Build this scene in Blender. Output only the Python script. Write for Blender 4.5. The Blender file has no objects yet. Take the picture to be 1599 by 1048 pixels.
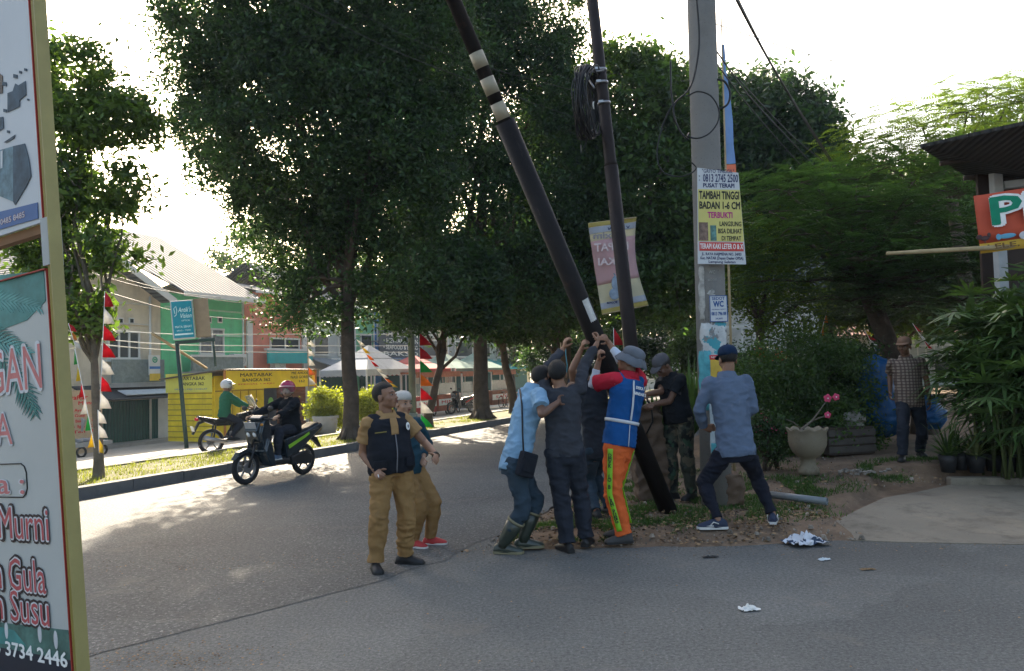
import bpy, bmesh, math, random
import numpy as np
from mathutils import Vector, Matrix, noise
random.seed(7)
R = math.radians
S = bpy.context.scene
COL = S.collection

# ------------------------------------------------------------------ camera
F = 1200.0
CAM = Vector((0, 0, 1.7))
CR = Matrix.Rotation(R(92.67), 3, 'X') @ Matrix.Rotation(R(-1.5), 3, 'Z')
cd = bpy.data.cameras.new('camera'); cam = bpy.data.objects.new('camera', cd); COL.objects.link(cam)
cam.matrix_world = Matrix.Translation(CAM) @ CR.to_4x4()
cd.sensor_width = 36; cd.lens = 36*F/1599; cd.clip_end = 3000; cd.clip_start = .05
S.camera = cam

# ------------------------------------------------------------------ world, sun, exposure
SUN_AZ, SUN_EL = -14.0, 28.5
w = bpy.data.worlds.new('World'); S.world = w; w.use_nodes = True
nt = w.node_tree; bg = nt.nodes['Background']
sky = nt.nodes.new('ShaderNodeTexSky'); sky.sky_type = 'NISHITA'; sky.sun_disc = False
sky.sun_elevation = R(SUN_EL); sky.sun_rotation = R(SUN_AZ); sky.altitude = 100
sky.air_density = 1.2; sky.dust_density = 6.0; sky.ozone_density = .4
nt.links.new(sky.outputs[0], bg.inputs[0]); bg.inputs[1].default_value = .122
ld = bpy.data.lights.new('sun', 'SUN'); ld.energy = 5.0; ld.angle = R(.6); ld.color = (1, .87, .68)
sun = bpy.data.objects.new('sun', ld); COL.objects.link(sun)
sv = Vector((math.sin(R(SUN_AZ))*math.cos(R(SUN_EL)), math.cos(R(SUN_AZ))*math.cos(R(SUN_EL)), math.sin(R(SUN_EL))))
sun.rotation_euler = sv.to_track_quat('Z', 'Y').to_euler()
S.view_settings.view_transform = 'Standard'; S.view_settings.look = 'None'
S.view_settings.exposure = 1.8; S.view_settings.gamma = 1
S.cycles.use_denoising = True; S.cycles.max_bounces = 6; S.cycles.transparent_max_bounces = 8

# ------------------------------------------------------------------ measuring: from the photograph's pixels to places on the ground
def ray(px, py):
    return (CR @ Vector(((px-799.5)/F, -(py-524)/F, -1))).normalized()
def P(px, py, d):                      # point seen at that pixel, d metres forward
    r = ray(px, py); return CAM + r*(d/r.y)
def G(px, py, z=0.0):                  # where that pixel meets the level z
    r = ray(px, py); return CAM + r*((z-CAM.z)/r.z)
K0 = Vector((-6.4, 11.2)); U = Vector((.398, .917)).normalized(); N = Vector((-U.y, U.x))
RANG = math.atan2(U.y, U.x)
def RD(s, n, z=0.0):                   # road coordinates: s along the far kerb, n away from the road
    q = K0 + U*s + N*n; return Vector((q.x, q.y, z))
def sn(p):
    q = Vector((p[0], p[1])) - K0; return q.dot(U), q.dot(N)
def FN(px, py, n):                     # pixel onto the vertical plane n = const
    r = ray(px, py); t = (n - (CAM.xy-K0).dot(N)) / (r.xy.dot(N)); return CAM + r*t
def ss(a, b, x):
    t = min(1, max(0, (x-a)/(b-a))); return t*t*(3-2*t)
def gz(x, y):
    s, n = sn((x, y))
    if n > 2.4: return -min(.8, (n-2.4)/13*.8)
    if n > 0: return .12 - .0*n
    z = 0
    if n < -6.85:
        z = .10*ss(7.2, 7.8, y) + .25*ss(8.2, 10.6, y)*ss(1.5, 4, x)
        z *= ss(-6.85, -7.6, n)
    return z
def RN(px, n, y=620):                  # foot of something seen in column px standing on line n
    p = FN(px, y, n); p.z = gz(p.x, p.y); return p

# ------------------------------------------------------------------ materials
MATS = {}
def M(name, c=(.5, .5, .5), rough=.8, var=.12, scale=6, bump=.0, metal=0, trans=0, emit=None, spec=.35, island=0, coord='Object'):
    if name in MATS: return MATS[name]
    m = bpy.data.materials.new(name); m.use_nodes = True; t = m.node_tree; b = t.nodes['Principled BSDF']
    b.inputs['Roughness'].default_value = rough; b.inputs['Metallic'].default_value = metal
    b.inputs['Specular IOR Level'].default_value = spec
    tc = t.nodes.new('ShaderNodeTexCoord')
    nz = t.nodes.new('ShaderNodeTexNoise'); nz.inputs['Scale'].default_value = scale; nz.inputs['Detail'].default_value = 6
    nz.inputs['Roughness'].default_value = .65
    t.links.new(tc.outputs[coord], nz.inputs['Vector'])
    mr = t.nodes.new('ShaderNodeMapRange'); mr.inputs['From Min'].default_value = .3; mr.inputs['From Max'].default_value = .7
    mr.inputs['To Min'].default_value = 1-var; mr.inputs['To Max'].default_value = 1+var
    t.links.new(nz.outputs['Fac'], mr.inputs['Value'])
    val = mr.outputs[0]
    if island:
        g = t.nodes.new('ShaderNodeNewGeometry'); m2 = t.nodes.new('ShaderNodeMapRange')
        m2.inputs['To Min'].default_value = 1-island; m2.inputs['To Max'].default_value = 1+island
        t.links.new(g.outputs['Random Per Island'], m2.inputs['Value'])
        mm = t.nodes.new('ShaderNodeMath'); mm.operation = 'MULTIPLY'
        t.links.new(val, mm.inputs[0]); t.links.new(m2.outputs[0], mm.inputs[1]); val = mm.outputs[0]
    vm = t.nodes.new('ShaderNodeVectorMath'); vm.operation = 'SCALE'; vm.inputs[0].default_value = c
    t.links.new(val, vm.inputs['Scale']); t.links.new(vm.outputs[0], b.inputs['Base Color'])
    if bump:
        bn = t.nodes.new('ShaderNodeBump'); bn.inputs['Strength'].default_value = bump; bn.inputs['Distance'].default_value = .02
        n2 = t.nodes.new('ShaderNodeTexNoise'); n2.inputs['Scale'].default_value = scale*6; n2.inputs['Detail'].default_value = 5
        t.links.new(tc.outputs[coord], n2.inputs['Vector']); t.links.new(n2.outputs['Fac'], bn.inputs['Height'])
        t.links.new(bn.outputs[0], b.inputs['Normal'])
    if trans:
        tr = t.nodes.new('ShaderNodeBsdfTranslucent'); mx = t.nodes.new('ShaderNodeMixShader'); mx.inputs[0].default_value = trans
        v3 = t.nodes.new('ShaderNodeVectorMath'); v3.operation = 'MULTIPLY'; v3.inputs[1].default_value = (1.5, 1.6, .6) if island else (1, 1, 1)
        t.links.new(vm.outputs[0], v3.inputs[0]); t.links.new(v3.outputs[0], tr.inputs[0])
        t.links.new(b.outputs[0], mx.inputs[1]); t.links.new(tr.outputs[0], mx.inputs[2])
        t.links.new(mx.outputs[0], t.nodes['Material Output'].inputs[0])
    if emit:
        b.inputs['Emission Color'].default_value = (*c, 1); b.inputs['Emission Strength'].default_value = emit
    MATS[name] = m
    return m
def node(m, kind): return m.node_tree.nodes.new(kind)
def base_in(m): return m.node_tree.nodes['Principled BSDF'].inputs['Base Color']
def mixcol(m, fac, a, b, blend='MIX'):
    x = node(m, 'ShaderNodeMix'); x.data_type = 'RGBA'; x.blend_type = blend
    L = m.node_tree.links
    for s, v in ((0, fac), (6, a), (7, b)):
        if hasattr(v, 'links'): L.new(v, x.inputs[s])
        else: x.inputs[s].default_value = v if s == 0 else (*v, 1)
    return x.outputs[2]
def ntex(m, scale, detail=6, rough=.6, coord='Object', lo=.4, hi=.6, stretch=None):
    L = m.node_tree.links
    tc = node(m, 'ShaderNodeTexCoord'); nz = node(m, 'ShaderNodeTexNoise')
    nz.inputs['Scale'].default_value = scale; nz.inputs['Detail'].default_value = detail; nz.inputs['Roughness'].default_value = rough
    o = tc.outputs[coord]
    if stretch:
        mp = node(m, 'ShaderNodeMapping'); mp.inputs['Scale'].default_value = stretch; L.new(o, mp.inputs[0]); o = mp.outputs[0]
    L.new(o, nz.inputs['Vector'])
    mr = node(m, 'ShaderNodeMapRange'); mr.inputs['From Min'].default_value = lo; mr.inputs['From Max'].default_value = hi
    L.new(nz.outputs['Fac'], mr.inputs['Value']); return mr.outputs[0]

def grime(m, k=.33, c=(.12, .11, .09)):
    src = base_in(m).links[0].from_socket; L = m.node_tree.links
    for st, lo, hi in (((1.2, 1.2, .16), .50, .74), ((.8, .8, .8), .52, .75)):
        f = ntex(m, 1.6, 9, .7, lo=lo, hi=hi, stretch=st); s = node(m, 'ShaderNodeMath'); s.operation = 'MULTIPLY'; s.inputs[1].default_value = k; L.new(f, s.inputs[0])
        src = mixcol(m, s.outputs[0], src, c)
    L.new(src, base_in(m)); return m
# ------------------------------------------------------------------ objects
def link(o, parent=None):
    COL.objects.link(o)
    if parent: o.parent = parent
    return o
def tag(o, label=None, cat=None, group=None, kind=None):
    if label: o['label'] = label
    if cat: o['category'] = cat
    if group: o['group'] = group
    if kind: o['kind'] = kind
    return o
def thing(name, label, cat, loc=(0, 0, 0), rz=0, group=None, mat=None):
    o = bpy.data.objects.new(name, None); o.empty_display_size = .2; COL.objects.link(o)
    if mat is not None: o.matrix_world = mat
    else: o.location = loc; o.rotation_euler = (0, 0, rz)
    return tag(o, label, cat, group)
def frame(origin, xax, up=(0, 0, 1), keepz=False):  # local x = xax, local z ~ up, local y = into the board
    x = Vector(xax).normalized(); z = Vector(up).normalized(); y = z.cross(x).normalized()
    if keepz: x = y.cross(z).normalized()
    else: z = x.cross(y).normalized()
    m = Matrix.Identity(4)
    for i, v in enumerate((x, y, z)): m.col[i][:3] = v
    m.col[3][:3] = origin
    return m
class MB:
    def __init__(s): s.v = []; s.f = []; s.mi = []; s.sm = []; s.cm = 0
    def add(s, vs, fs, smooth=False):
        o = len(s.v); s.v += [tuple(v) for v in vs]
        for f in fs: s.f.append(tuple(i+o for i in f)); s.mi.append(s.cm); s.sm.append(smooth)
        return s
    def box(s, c, sz, rot=None, taper=1.0, bev=0.0):
        c = Vector(c); h = [x/2 for x in sz]
        if bev > 0:
            bm = bmesh.new(); bmesh.ops.create_cube(bm, size=1)
            for v in bm.verts: v.co = Vector((v.co.x*sz[0], v.co.y*sz[1], v.co.z*sz[2]))
            bmesh.ops.bevel(bm, geom=bm.edges[:], offset=bev, segments=2, affect='EDGES', profile=.6)
            vs = [v.co.copy() for v in bm.verts]; bm.verts.index_update()
            fs = [[v.index for v in f.verts] for f in bm.faces]; bm.free()
        else:
            vs = [Vector((x*h[0]*(taper if z > 0 else 1), y*h[1]*(taper if z > 0 else 1), z*h[2])) for z in (-1, 1) for y in (-1, 1) for x in (-1, 1)]
            fs = [(0, 2, 3, 1), (4, 5, 7, 6), (0, 1, 5, 4), (2, 6, 7, 3), (0, 4, 6, 2), (1, 3, 7, 5)]
        if rot is not None: vs = [rot @ v for v in vs]
        return s.add([c+v for v in vs], fs)
    def loft(s, rings, caps=True, smooth=True, closed=True):
        n = len(rings[0]); vs = [p for r in rings for p in r]; fs = []
        for i in range(len(rings)-1):
            for j in range(n if closed else n-1):
                k = (j+1) % n
                fs.append((i*n+j, i*n+k, (i+1)*n+k, (i+1)*n+j))
        s.add(vs, fs, smooth)
        if caps and closed:
            o = len(s.v)-len(vs)
            s.f.append(tuple(o+j for j in reversed(range(n)))); s.mi.append(s.cm); s.sm.append(False)
            s.f.append(tuple(o+(len(rings)-1)*n+j for j in range(n))); s.mi.append(s.cm); s.sm.append(False)
        return s
    def tube(s, pts, r, n=8, caps=True):
        pts = [Vector(p) for p in pts]
        rs = r if isinstance(r, (list, tuple)) else [r]*len(pts)
        rings = []; side = None
        for i, p in enumerate(pts):
            t = (pts[min(i+1, len(pts)-1)]-pts[max(i-1, 0)])
            if t.length < 1e-9: t = Vector((0, 0, 1))
            t.normalize()
            if side is None:
                side = t.cross(Vector((0, 0, 1)));
                if side.length < .1: side = t.cross(Vector((0, 1, 0)))
            side = (side - t*side.dot(t)).normalized(); u2 = t.cross(side)
            rings.append([p + (side*math.cos(2*math.pi*k/n)+u2*math.sin(2*math.pi*k/n))*rs[i] for k in range(n)])
        return s.loft(rings, caps)
    def cyl(s, p0, p1, r0, r1=None, n=16): return s.tube([p0, p1], [r0, r0 if r1 is None else r1], n)
    def ell(s, c, r, rot=None, nu=14, nv=9):
        c = Vector(c); r = (r, r, r) if isinstance(r, (int, float)) else r; vs = []; fs = []
        for i in range(nv+1):
            a = math.pi*i/nv
            for j in range(nu):
                b = 2*math.pi*j/nu
                v = Vector((math.sin(a)*math.cos(b)*r[0], math.sin(a)*math.sin(b)*r[1], math.cos(a)*r[2]))
                vs.append(c+(rot @ v if rot is not None else v))
        for i in range(nv):
            for j in range(nu):
                k = (j+1) % nu; fs.append((i*nu+j, (i+1)*nu+j, (i+1)*nu+k, i*nu+k))
        return s.add(vs, fs, True)
    def quad(s, a, b, c, d): return s.add([a, b, c, d], [(0, 1, 2, 3)])
    def prism(s, poly, y0, y1, ax='y'):   # polygon in local XZ extruded along y (or XY along z)
        n = len(poly)
        if ax == 'y': vs = [(p[0], y0, p[1]) for p in poly]+[(p[0], y1, p[1]) for p in poly]
        elif ax == 'z': vs = [(p[0], p[1], y0) for p in poly]+[(p[0], p[1], y1) for p in poly]
        else: vs = [(y0, p[0], p[1]) for p in poly]+[(y1, p[0], p[1]) for p in poly]
        fs = [tuple(range(n)), tuple(reversed(range(n, 2*n)))]+[(i, i+n, (i+1) % n+n, (i+1) % n) for i in range(n)]
        return s.add(vs, fs)
    def torus(s, c, R0, r, ax='y', n=32, m=10, sq=1.0):
        c = Vector(c); rings = []
        for i in range(n):
            a = 2*math.pi*i/n; q = []
            for j in range(m):
                b = 2*math.pi*j/m; rr = R0+r*math.cos(b); h = r*sq*math.sin(b)
                q.append(c+(Vector((rr*math.cos(a), h, rr*math.sin(a))) if ax == 'y' else Vector((rr*math.cos(a), rr*math.sin(a), h))))
            rings.append(q)
        rings.append(rings[0]); return s.loft(rings, caps=False)
    def build(s, name, mat, parent=None, fix=True):
        me = bpy.data.meshes.new(name); me.from_pydata(s.v, [], s.f)
        for x in (mat if isinstance(mat, (list, tuple)) else [mat]): me.materials.append(x)
        me.polygons.foreach_set('material_index', s.mi); me.polygons.foreach_set('use_smooth', s.sm)
        if fix:
            bm = bmesh.new(); bm.from_mesh(me)
            bmesh.ops.recalc_face_normals(bm, faces=bm.faces[:]); bm.to_mesh(me); bm.free()
        me.update()
        return link(bpy.data.objects.new(name, me), parent)
def copy_tree(o, parent=None):
    c = o.copy(); COL.objects.link(c)
    if parent: c.parent = parent
    for ch in list(o.children): copy_tree(ch, c)
    return c
def evalmesh(o):
    dg = bpy.context.evaluated_depsgraph_get(); dg.update()
    return bpy.data.meshes.new_from_object(o.evaluated_get(dg))
def bake(o):
    me = evalmesh(o); o.modifiers.clear(); old = o.data; o.data = me; me.name = o.name; bpy.data.meshes.remove(old); return o
def remesh(o, vs, smooth=2, fold=0, fscale=6, decim=0, seed=0):
    m = o.modifiers.new('r', 'REMESH'); m.mode = 'VOXEL'; m.voxel_size = vs; m.use_smooth_shade = True
    if smooth: q = o.modifiers.new('s', 'SMOOTH'); q.factor = .5; q.iterations = smooth
    bake(o)
    if fold:
        me = o.data; n = len(me.vertices); co = np.empty(n*3, 'f'); me.vertices.foreach_get('co', co); co = co.reshape(-1, 3)
        no = np.empty(n*3, 'f'); me.vertices.foreach_get('normal', no); no = no.reshape(-1, 3)
        off = Vector((seed*3.1, seed*1.7, 0))
        d = np.array([noise.ridged_multi_fractal(Vector((c[0]*fscale, c[1]*fscale, c[2]*fscale*1.5))+off, 1.0, 2.1, 2, 1.0, 2.0) for c in co])
        if fscale > 5.5:
            wv = np.array([(1-abs(noise.noise(Vector((c[0]*7+c[2]*11, c[1]*7-c[2]*9, c[2]*15))+off))*3.2)*max(0, .25+1.6*noise.noise(Vector(c)*4.5+off)) for c in co]); d = d+.5*wv
        co += no*((d-1.3)*fold)[:, None]; me.vertices.foreach_set('co', co.ravel()); me.update()
    return o
TXT = {}
def text(parent, s, size, loc, mat, name='lettering', width=None, align='CENTER', ext=.0015, shear=0, sx=None, rot=(math.pi/2, 0, 0), bold=0):
    """lettering on a board: reads along local x, up local z, proud towards -y"""
    key = (s, align, ext, shear, bold)
    if key not in TXT:
        c = bpy.data.curves.new('lettering', 'FONT'); c.body = s; c.size = 1; c.align_x = align; c.align_y = 'CENTER'
        c.extrude = .02; c.shear = shear; c.resolution_u = 2
        o = bpy.data.objects.new('lettering', c); COL.objects.link(o); me = evalmesh(o); bpy.data.objects.remove(o); TXT[key] = me
        if bold:                                       # heavier strokes: the outline laid again a little to every side
            n0_ = len(me.vertices); co = np.empty(n0_*3, 'f'); me.vertices.foreach_get('co', co); co = co.reshape(-1, 3); pf_ = [tuple(q.vertices) for q in me.polygons]
            k_ = 4 if bold < .03 else 10; vs_ = []; fs_ = []
            for j in range(k_+1):
                a_ = 6.2832*j/k_+.4; r_b = 0 if j == k_ else bold
                c2 = co+np.array([math.cos(a_)*r_b, math.sin(a_)*r_b, 0]); c2[:, 2] *= 1+.02*j
                vs_ += [tuple(q) for q in c2]; fs_ += [tuple(i+j*n0_ for i in q) for q in pf_]
            m3 = bpy.data.meshes.new('lettering'); m3.from_pydata(vs_, [], fs_); TXT[key] = m3
    me = TXT[key].copy(); me.materials.clear(); me.materials.append(mat)
    o = link(bpy.data.objects.new(name, me), parent)
    w = max(v.co.x for v in me.vertices)-min(v.co.x for v in me.vertices)
    fx = width/w if width else size*(sx or 1)
    o.location = loc; o.rotation_euler = rot; o.scale = (fx, size, ext/.02)
    return o

# ================================================================== SETTING
def asphalt(name, c, speck, scale=90):
    m = M(name, c, .78, .1, .7, 0, spec=.32, coord='Object')
    L = m.node_tree.links; b = m.node_tree.nodes['Principled BSDF']
    src = base_in(m).links[0].from_socket
    f1 = ntex(m, scale, 2, .8, lo=.56, hi=.70); g0 = ntex(m, scale*.8, 3, .9, lo=.36, hi=.64)
    src = mixcol(m, g0, tuple(x*.62 for x in c), tuple(x*1.38 for x in c)); f9 = ntex(m, .45, 5, .6, lo=.35, hi=.65); src = mixcol(m, f9, src, (.70, .70, .71), 'MULTIPLY')
    sc = node(m, 'ShaderNodeMath'); sc.operation = 'MULTIPLY'; sc.inputs[1].default_value = speck
    L.new(f1, sc.inputs[0]); o = mixcol(m, sc.outputs[0], src, (.36, .35, .33))
    f2 = ntex(m, 1.3, 8, .75, lo=.56, hi=.75)                       # dust and wear
    s2 = node(m, 'ShaderNodeMath'); s2.operation = 'MULTIPLY'; s2.inputs[1].default_value = .75; L.new(f2, s2.inputs[0])
    o = mixcol(m, s2.outputs[0], o, (.19, .165, .135))
    f3 = ntex(m, 3.5, 9, .8, lo=.62, hi=.70)                        # oil spots
    s3 = node(m, 'ShaderNodeMath'); s3.operation = 'MULTIPLY'; s3.inputs[1].default_value = .7; L.new(f3, s3.inputs[0])
    o = mixcol(m, s3.outputs[0], o, (.045, .045, .048))
    # repaired patches with their own tone
    tc = node(m, 'ShaderNodeTexCoord'); nw = node(m, 'ShaderNodeTexNoise'); nw.inputs['Scale'].default_value = 1.1; nw.inputs['Detail'].default_value = 5; L.new(tc.outputs['Object'], nw.inputs['Vector'])
    va = node(m, 'ShaderNodeVectorMath'); va.operation = 'MULTIPLY_ADD'; va.inputs[1].default_value = (1.1, 1.1, 0); L.new(nw.outputs['Color'], va.inputs[0]); L.new(tc.outputs['Object'], va.inputs[2])
    vp = node(m, 'ShaderNodeTexVoronoi'); vp.inputs['Scale'].default_value = .42; L.new(va.outputs[0], vp.inputs['Vector']); mp = node(m, 'ShaderNodeMapRange'); mp.inputs['To Min'].default_value = .9; mp.inputs['To Max'].default_value = 1.1
    sx = node(m, 'ShaderNodeSeparateColor'); L.new(vp.outputs['Color'], sx.inputs[0]); L.new(sx.outputs[0], mp.inputs['Value']); vs_ = node(m, 'ShaderNodeVectorMath'); vs_.operation = 'SCALE'; L.new(o, vs_.inputs[0]); L.new(mp.outputs[0], vs_.inputs['Scale']); o = vs_.outputs[0]
    # cracks
    tc = node(m, 'ShaderNodeTexCoord'); wv = node(m, 'ShaderNodeTexNoise'); wv.inputs['Scale'].default_value = 2.2; wv.inputs['Detail'].default_value = 6
    L.new(tc.outputs['Object'], wv.inputs['Vector'])
    vm = node(m, 'ShaderNodeVectorMath'); vm.operation = 'MULTIPLY_ADD'; vm.inputs[1].default_value = (.9, .9, .9)
    L.new(wv.outputs['Color'], vm.inputs[0]); L.new(tc.outputs['Object'], vm.inputs[2])
    vo = node(m, 'ShaderNodeTexVoronoi'); vo.feature = 'DISTANCE_TO_EDGE'; vo.inputs['Scale'].default_value = .28
    L.new(vm.outputs[0], vo.inputs['Vector'])
    mr = node(m, 'ShaderNodeMapRange'); mr.inputs['From Min'].default_value = .0; mr.inputs['From Max'].default_value = .0045
    mr.inputs['To Min'].default_value = .75; mr.inputs['To Max'].default_value = 0; L.new(vo.outputs['Distance'], mr.inputs['Value'])
    f4 = ntex(m, .35, 2, .5, lo=.5, hi=.6); mu = node(m, 'ShaderNodeMath'); mu.operation = 'MULTIPLY'
    L.new(mr.outputs[0], mu.inputs[0]); L.new(f4, mu.inputs[1])
    o = mixcol(m, mu.outputs[0], o, (.02, .02, .02))
    L.new(o, base_in(m))
    bn = node(m, 'ShaderNodeBump'); bn.inputs['Strength'].default_value = .7; bn.inputs['Distance'].default_value = .012
    n2 = node(m, 'ShaderNodeTexNoise'); n2.inputs['Scale'].default_value = scale; n2.inputs['Detail'].default_value = 4
    L.new(tc.outputs['Object'], n2.inputs['Vector']); L.new(n2.outputs['Fac'], bn.inputs['Height']); L.new(bn.outputs[0], b.inputs['Normal'])
    return m
def dirtmat():
    m = M('dirt', (.19, .13, .085), .95, .3, 2.5, .8)
    src = base_in(m).links[0].from_socket
    o = mixcol(m, ntex(m, 1.6, 8, .7, lo=.45, hi=.62), src, (.12, .085, .058))
    o = mixcol(m, ntex(m, 26, 5, .7, lo=.60, hi=.66), o, (.24, .19, .13))
    o = mixcol(m, ntex(m, 11, 6, .8, lo=.60, hi=.70), o, (.035, .028, .022))
    m.node_tree.links.new(o, base_in(m)); return m
def concmat(name, c, stain=(.12, .11, .1), k=.6):
    m = M(name, c, .85, .12, 1.5, .35)
    src = base_in(m).links[0].from_socket
    s = node(m, 'ShaderNodeMath'); s.operation = 'MULTIPLY'; s.inputs[1].default_value = k
    m.node_tree.links.new(ntex(m, 2.1, 9, .75, lo=.5, hi=.72), s.inputs[0])
    o = mixcol(m, s.outputs[0], src, stain)
    o = mixcol(m, ntex(m, 60, 4, .6, lo=.64, hi=.7), o, tuple(x*.4 for x in c))
    m.node_tree.links.new(o, base_in(m)); return m
road_m = asphalt('asphalt_coarse', (.104, .105, .098), .6, 34)
side_m = asphalt('asphalt_fine', (.13, .132, .122), .35, 46)
dirt_m = dirtmat()
kerb_m = concmat('kerb_concrete', (.12, .12, .12), (.05, .05, .055), .8)
kerbtop_m = concmat('pale_concrete', (.3, .285, .26))
pave_m = concmat('pavement_concrete', (.36, .34, .30), (.13, .125, .115), .6)
slab_m = concmat('slab_concrete', (.225, .195, .15), (.08, .065, .05), .8)

def build_ground():
    xs = sorted(set([-900, -400, -200, -120, -80, -60, -45, -35, -28, -22, -18, -15, -12, -10, -8, -6, -4, -2.5] +
                    [-1.5+.11*i for i in range(92)]+[9+.5*i for i in range(8)]+[14, 16, 19, 23, 28, 35, 45, 60, 90, 150, 300, 900]))
    ys = sorted(set([-60, -30, -15, -5, 0, 3, 5, 6.4]+[6.9+.09*i for i in range(60)]+[12.5+.5*i for i in range(14)] +
                    [20, 22, 24, 26, 28, 30, 33, 36, 40, 45, 50, 60, 75, 95, 130, 200, 400, 900, 2000]))
    vs = []
    for y in ys:
        for x in xs:
            g = gz(x, y); z = g-.02; q = sn((x, y))[1]
            if q > -6.5: z = -.02-.3*ss(-6.5, -6.0, q)+min(0, g)-(.3 if q > 6 else 0)
            if g > .005 and y < 14 and x < 10 and sn((x, y))[1] < 0:
                z += .035*noise.noise(Vector((x*1.3, y*1.3, 0)))+.016*noise.noise(Vector((x*4.5, y*4.5, 3)))
            if 3.25 < x < 30 and 7.0 < y < 10.1 and (y-7.3)*.75+3.25 < x+.6: z = min(z, max(-.02, (y-7.3)/2.7*.13-.03))
            vs.append((x, y, z))
    w_ = len(xs); fs = [(j*w_+i, j*w_+i+1, (j+1)*w_+i+1, (j+1)*w_+i) for j in range(len(ys)-1) for i in range(w_-1)]
    b = MB(); b.add(vs, fs, True); tag(b.build('ground', dirt_m), kind='structure')
build_ground()
b = MB(); b.quad((-60, -60, 0), (60, -60, 0), (60, 8.0, 0), (-60, 8.0, 0))
tag(b.build('side_road', side_m), kind='structure')
# main road: ragged edge towards the side road
b = MB(); vs = []; ss_ = [-60+1.0*i for i in range(40)]+[-20+.25*i for i in range(140)]+[15+4*i for i in range(100)]
for s_ in ss_:
    e = -6.9 if s_ > -1.2 else -6.9+(1-ss(-5.5, -1.2, s_))*1.15
    e += .12*noise.noise(Vector((s_*1.7, 0, 0)))+.05*noise.noise(Vector((s_*6, 0, 5)))
    vs.append(RD(s_, e, .004)); vs.append(RD(s_, 0, .004))
b.add(vs, [(2*i, 2*i+1, 2*i+3, 2*i+2) for i in range(len(ss_)-1)])
tag(b.build('road', road_m), kind='structure')
# kerbs, verge, pavement (they follow the far side of the road)
def strip(name, mat, n0, n1, z0, z1, s0=-30, s1=300, step=1.0, gap=.008, drop=.2, kind='structure', jit=.006):
    b = MB(); s_ = s0
    random.seed(3)
    while s_ < s1:
        st = step if s_ < 60 else step*8
        j = random.uniform(-jit, jit); k = random.uniform(-jit, jit)
        a = [RD(s_+gap, n0+k), RD(s_+st-gap, n0+k), RD(s_+st-gap, n1+k), RD(s_+gap, n1+k)]
        zt = [z0+j, z0+j, z1+j, z1+j]
        vs = [Vector((p.x, p.y, -drop+min(0, z1))) for p in a]+[Vector((p.x, p.y, z)) for p, z in zip(a, zt)]
        b.add(vs, [(0, 3, 2, 1), (4, 5, 6, 7), (0, 1, 5, 4), (1, 2, 6, 5), (2, 3, 7, 6), (3, 0, 4, 7)]); s_ += st
    return tag(b.build(name, mat), kind=kind)
strip('kerb', kerb_m, -.02, .16, .17, .172)
strip('kerb_inner', kerb_m, 2.22, 2.4, .16, .162)
b = MB(); b.quad(RD(-30, .14, .13), RD(300, .14, .13), RD(300, 2.24, .13), RD(-30, 2.24, .13))
verge_m = M('verge_soil', (.11, .105, .04), .95, .3, 3, .5); tag(b.build('verge', verge_m), kind='structure')
b = MB()
for i in range(110):
    s0 = -30+3*i
    for (a, c) in ((2.38, 5.2), (5.2, 8.4), (8.4, 12), (12, 15.42)):
        za, zc = -(a-2.4)/13*.8+.004, -(c-2.4)/13*.8+.004
        b.quad(RD(s0, a, za), RD(s0+2.985, a, za), RD(s0+2.985, c-.015, zc), RD(s0, c-.015, zc))
tag(b.build('pavement', pave_m), kind='structure')
# concrete slab at the right
sl = [G(1345, 795, .1), G(1380, 779, .1), G(1430, 770, .1), G(1492, 757, .13), G(1700, 757, .13), G(2300, 760, .13), G(2300, 860, -.004), G(1599, 852, -.004), G(1400, 848, -.004), G(1330, 845, -.004), G(1295, 835, .02), G(1305, 815, .06)]
b = MB()
vs = [Vector((p.x, p.y, p.z+.012)) for p in sl]+[Vector((p.x, p.y, -.08)) for p in sl]; n_ = len(sl)
b.add(vs, [tuple(range(n_))]+[(i, i+n_, (i+1) % n_+n_, (i+1) % n_) for i in range(n_)])
tag(b.build('concrete_slab', slab_m), kind='structure')

# ------------------------------------------------------------------ pebbles on the dirt corner
def pebbles():
    vs = []; fs = []
    random.seed(14)
    for i in range(1700):
        x = random.uniform(-.8, 5.2); y = 7.4+abs(random.gauss(0, 1.3))
        if sn((x, y))[1] > -6.9 or (x > 3.3 and y < 9.3): continue
        s_ = random.uniform(.004, .012)*(2.6 if i % 17 == 0 else 1); z = gz(x, y)-.012; a = random.uniform(0, 6.28); o = len(vs)
        for k in range(5): r = s_*random.uniform(.7, 1.3); vs.append((x+r*math.cos(a+k*1.257), y+r*math.sin(a+k*1.257), z))
        for k in range(5): r = s_*random.uniform(.5, .9); vs.append((x+r*math.cos(a+k*1.257), y+r*math.sin(a+k*1.257), z+s_*random.uniform(.6, 1.1)+.006))
        fs += [(o+k, o+(k+1) % 5, o+5+(k+1) % 5, o+5+k) for k in range(5)]+[tuple(o+5+k for k in range(5))]
    b = MB(); b.add(vs, fs); tag(b.build('pebbles', M('pebble_stone', (.22, .19, .155), .9, .2, 8, island=.5)), 'small stones and grit strewn over the dirt corner', 'pebbles', kind='stuff')
pebbles()
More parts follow.
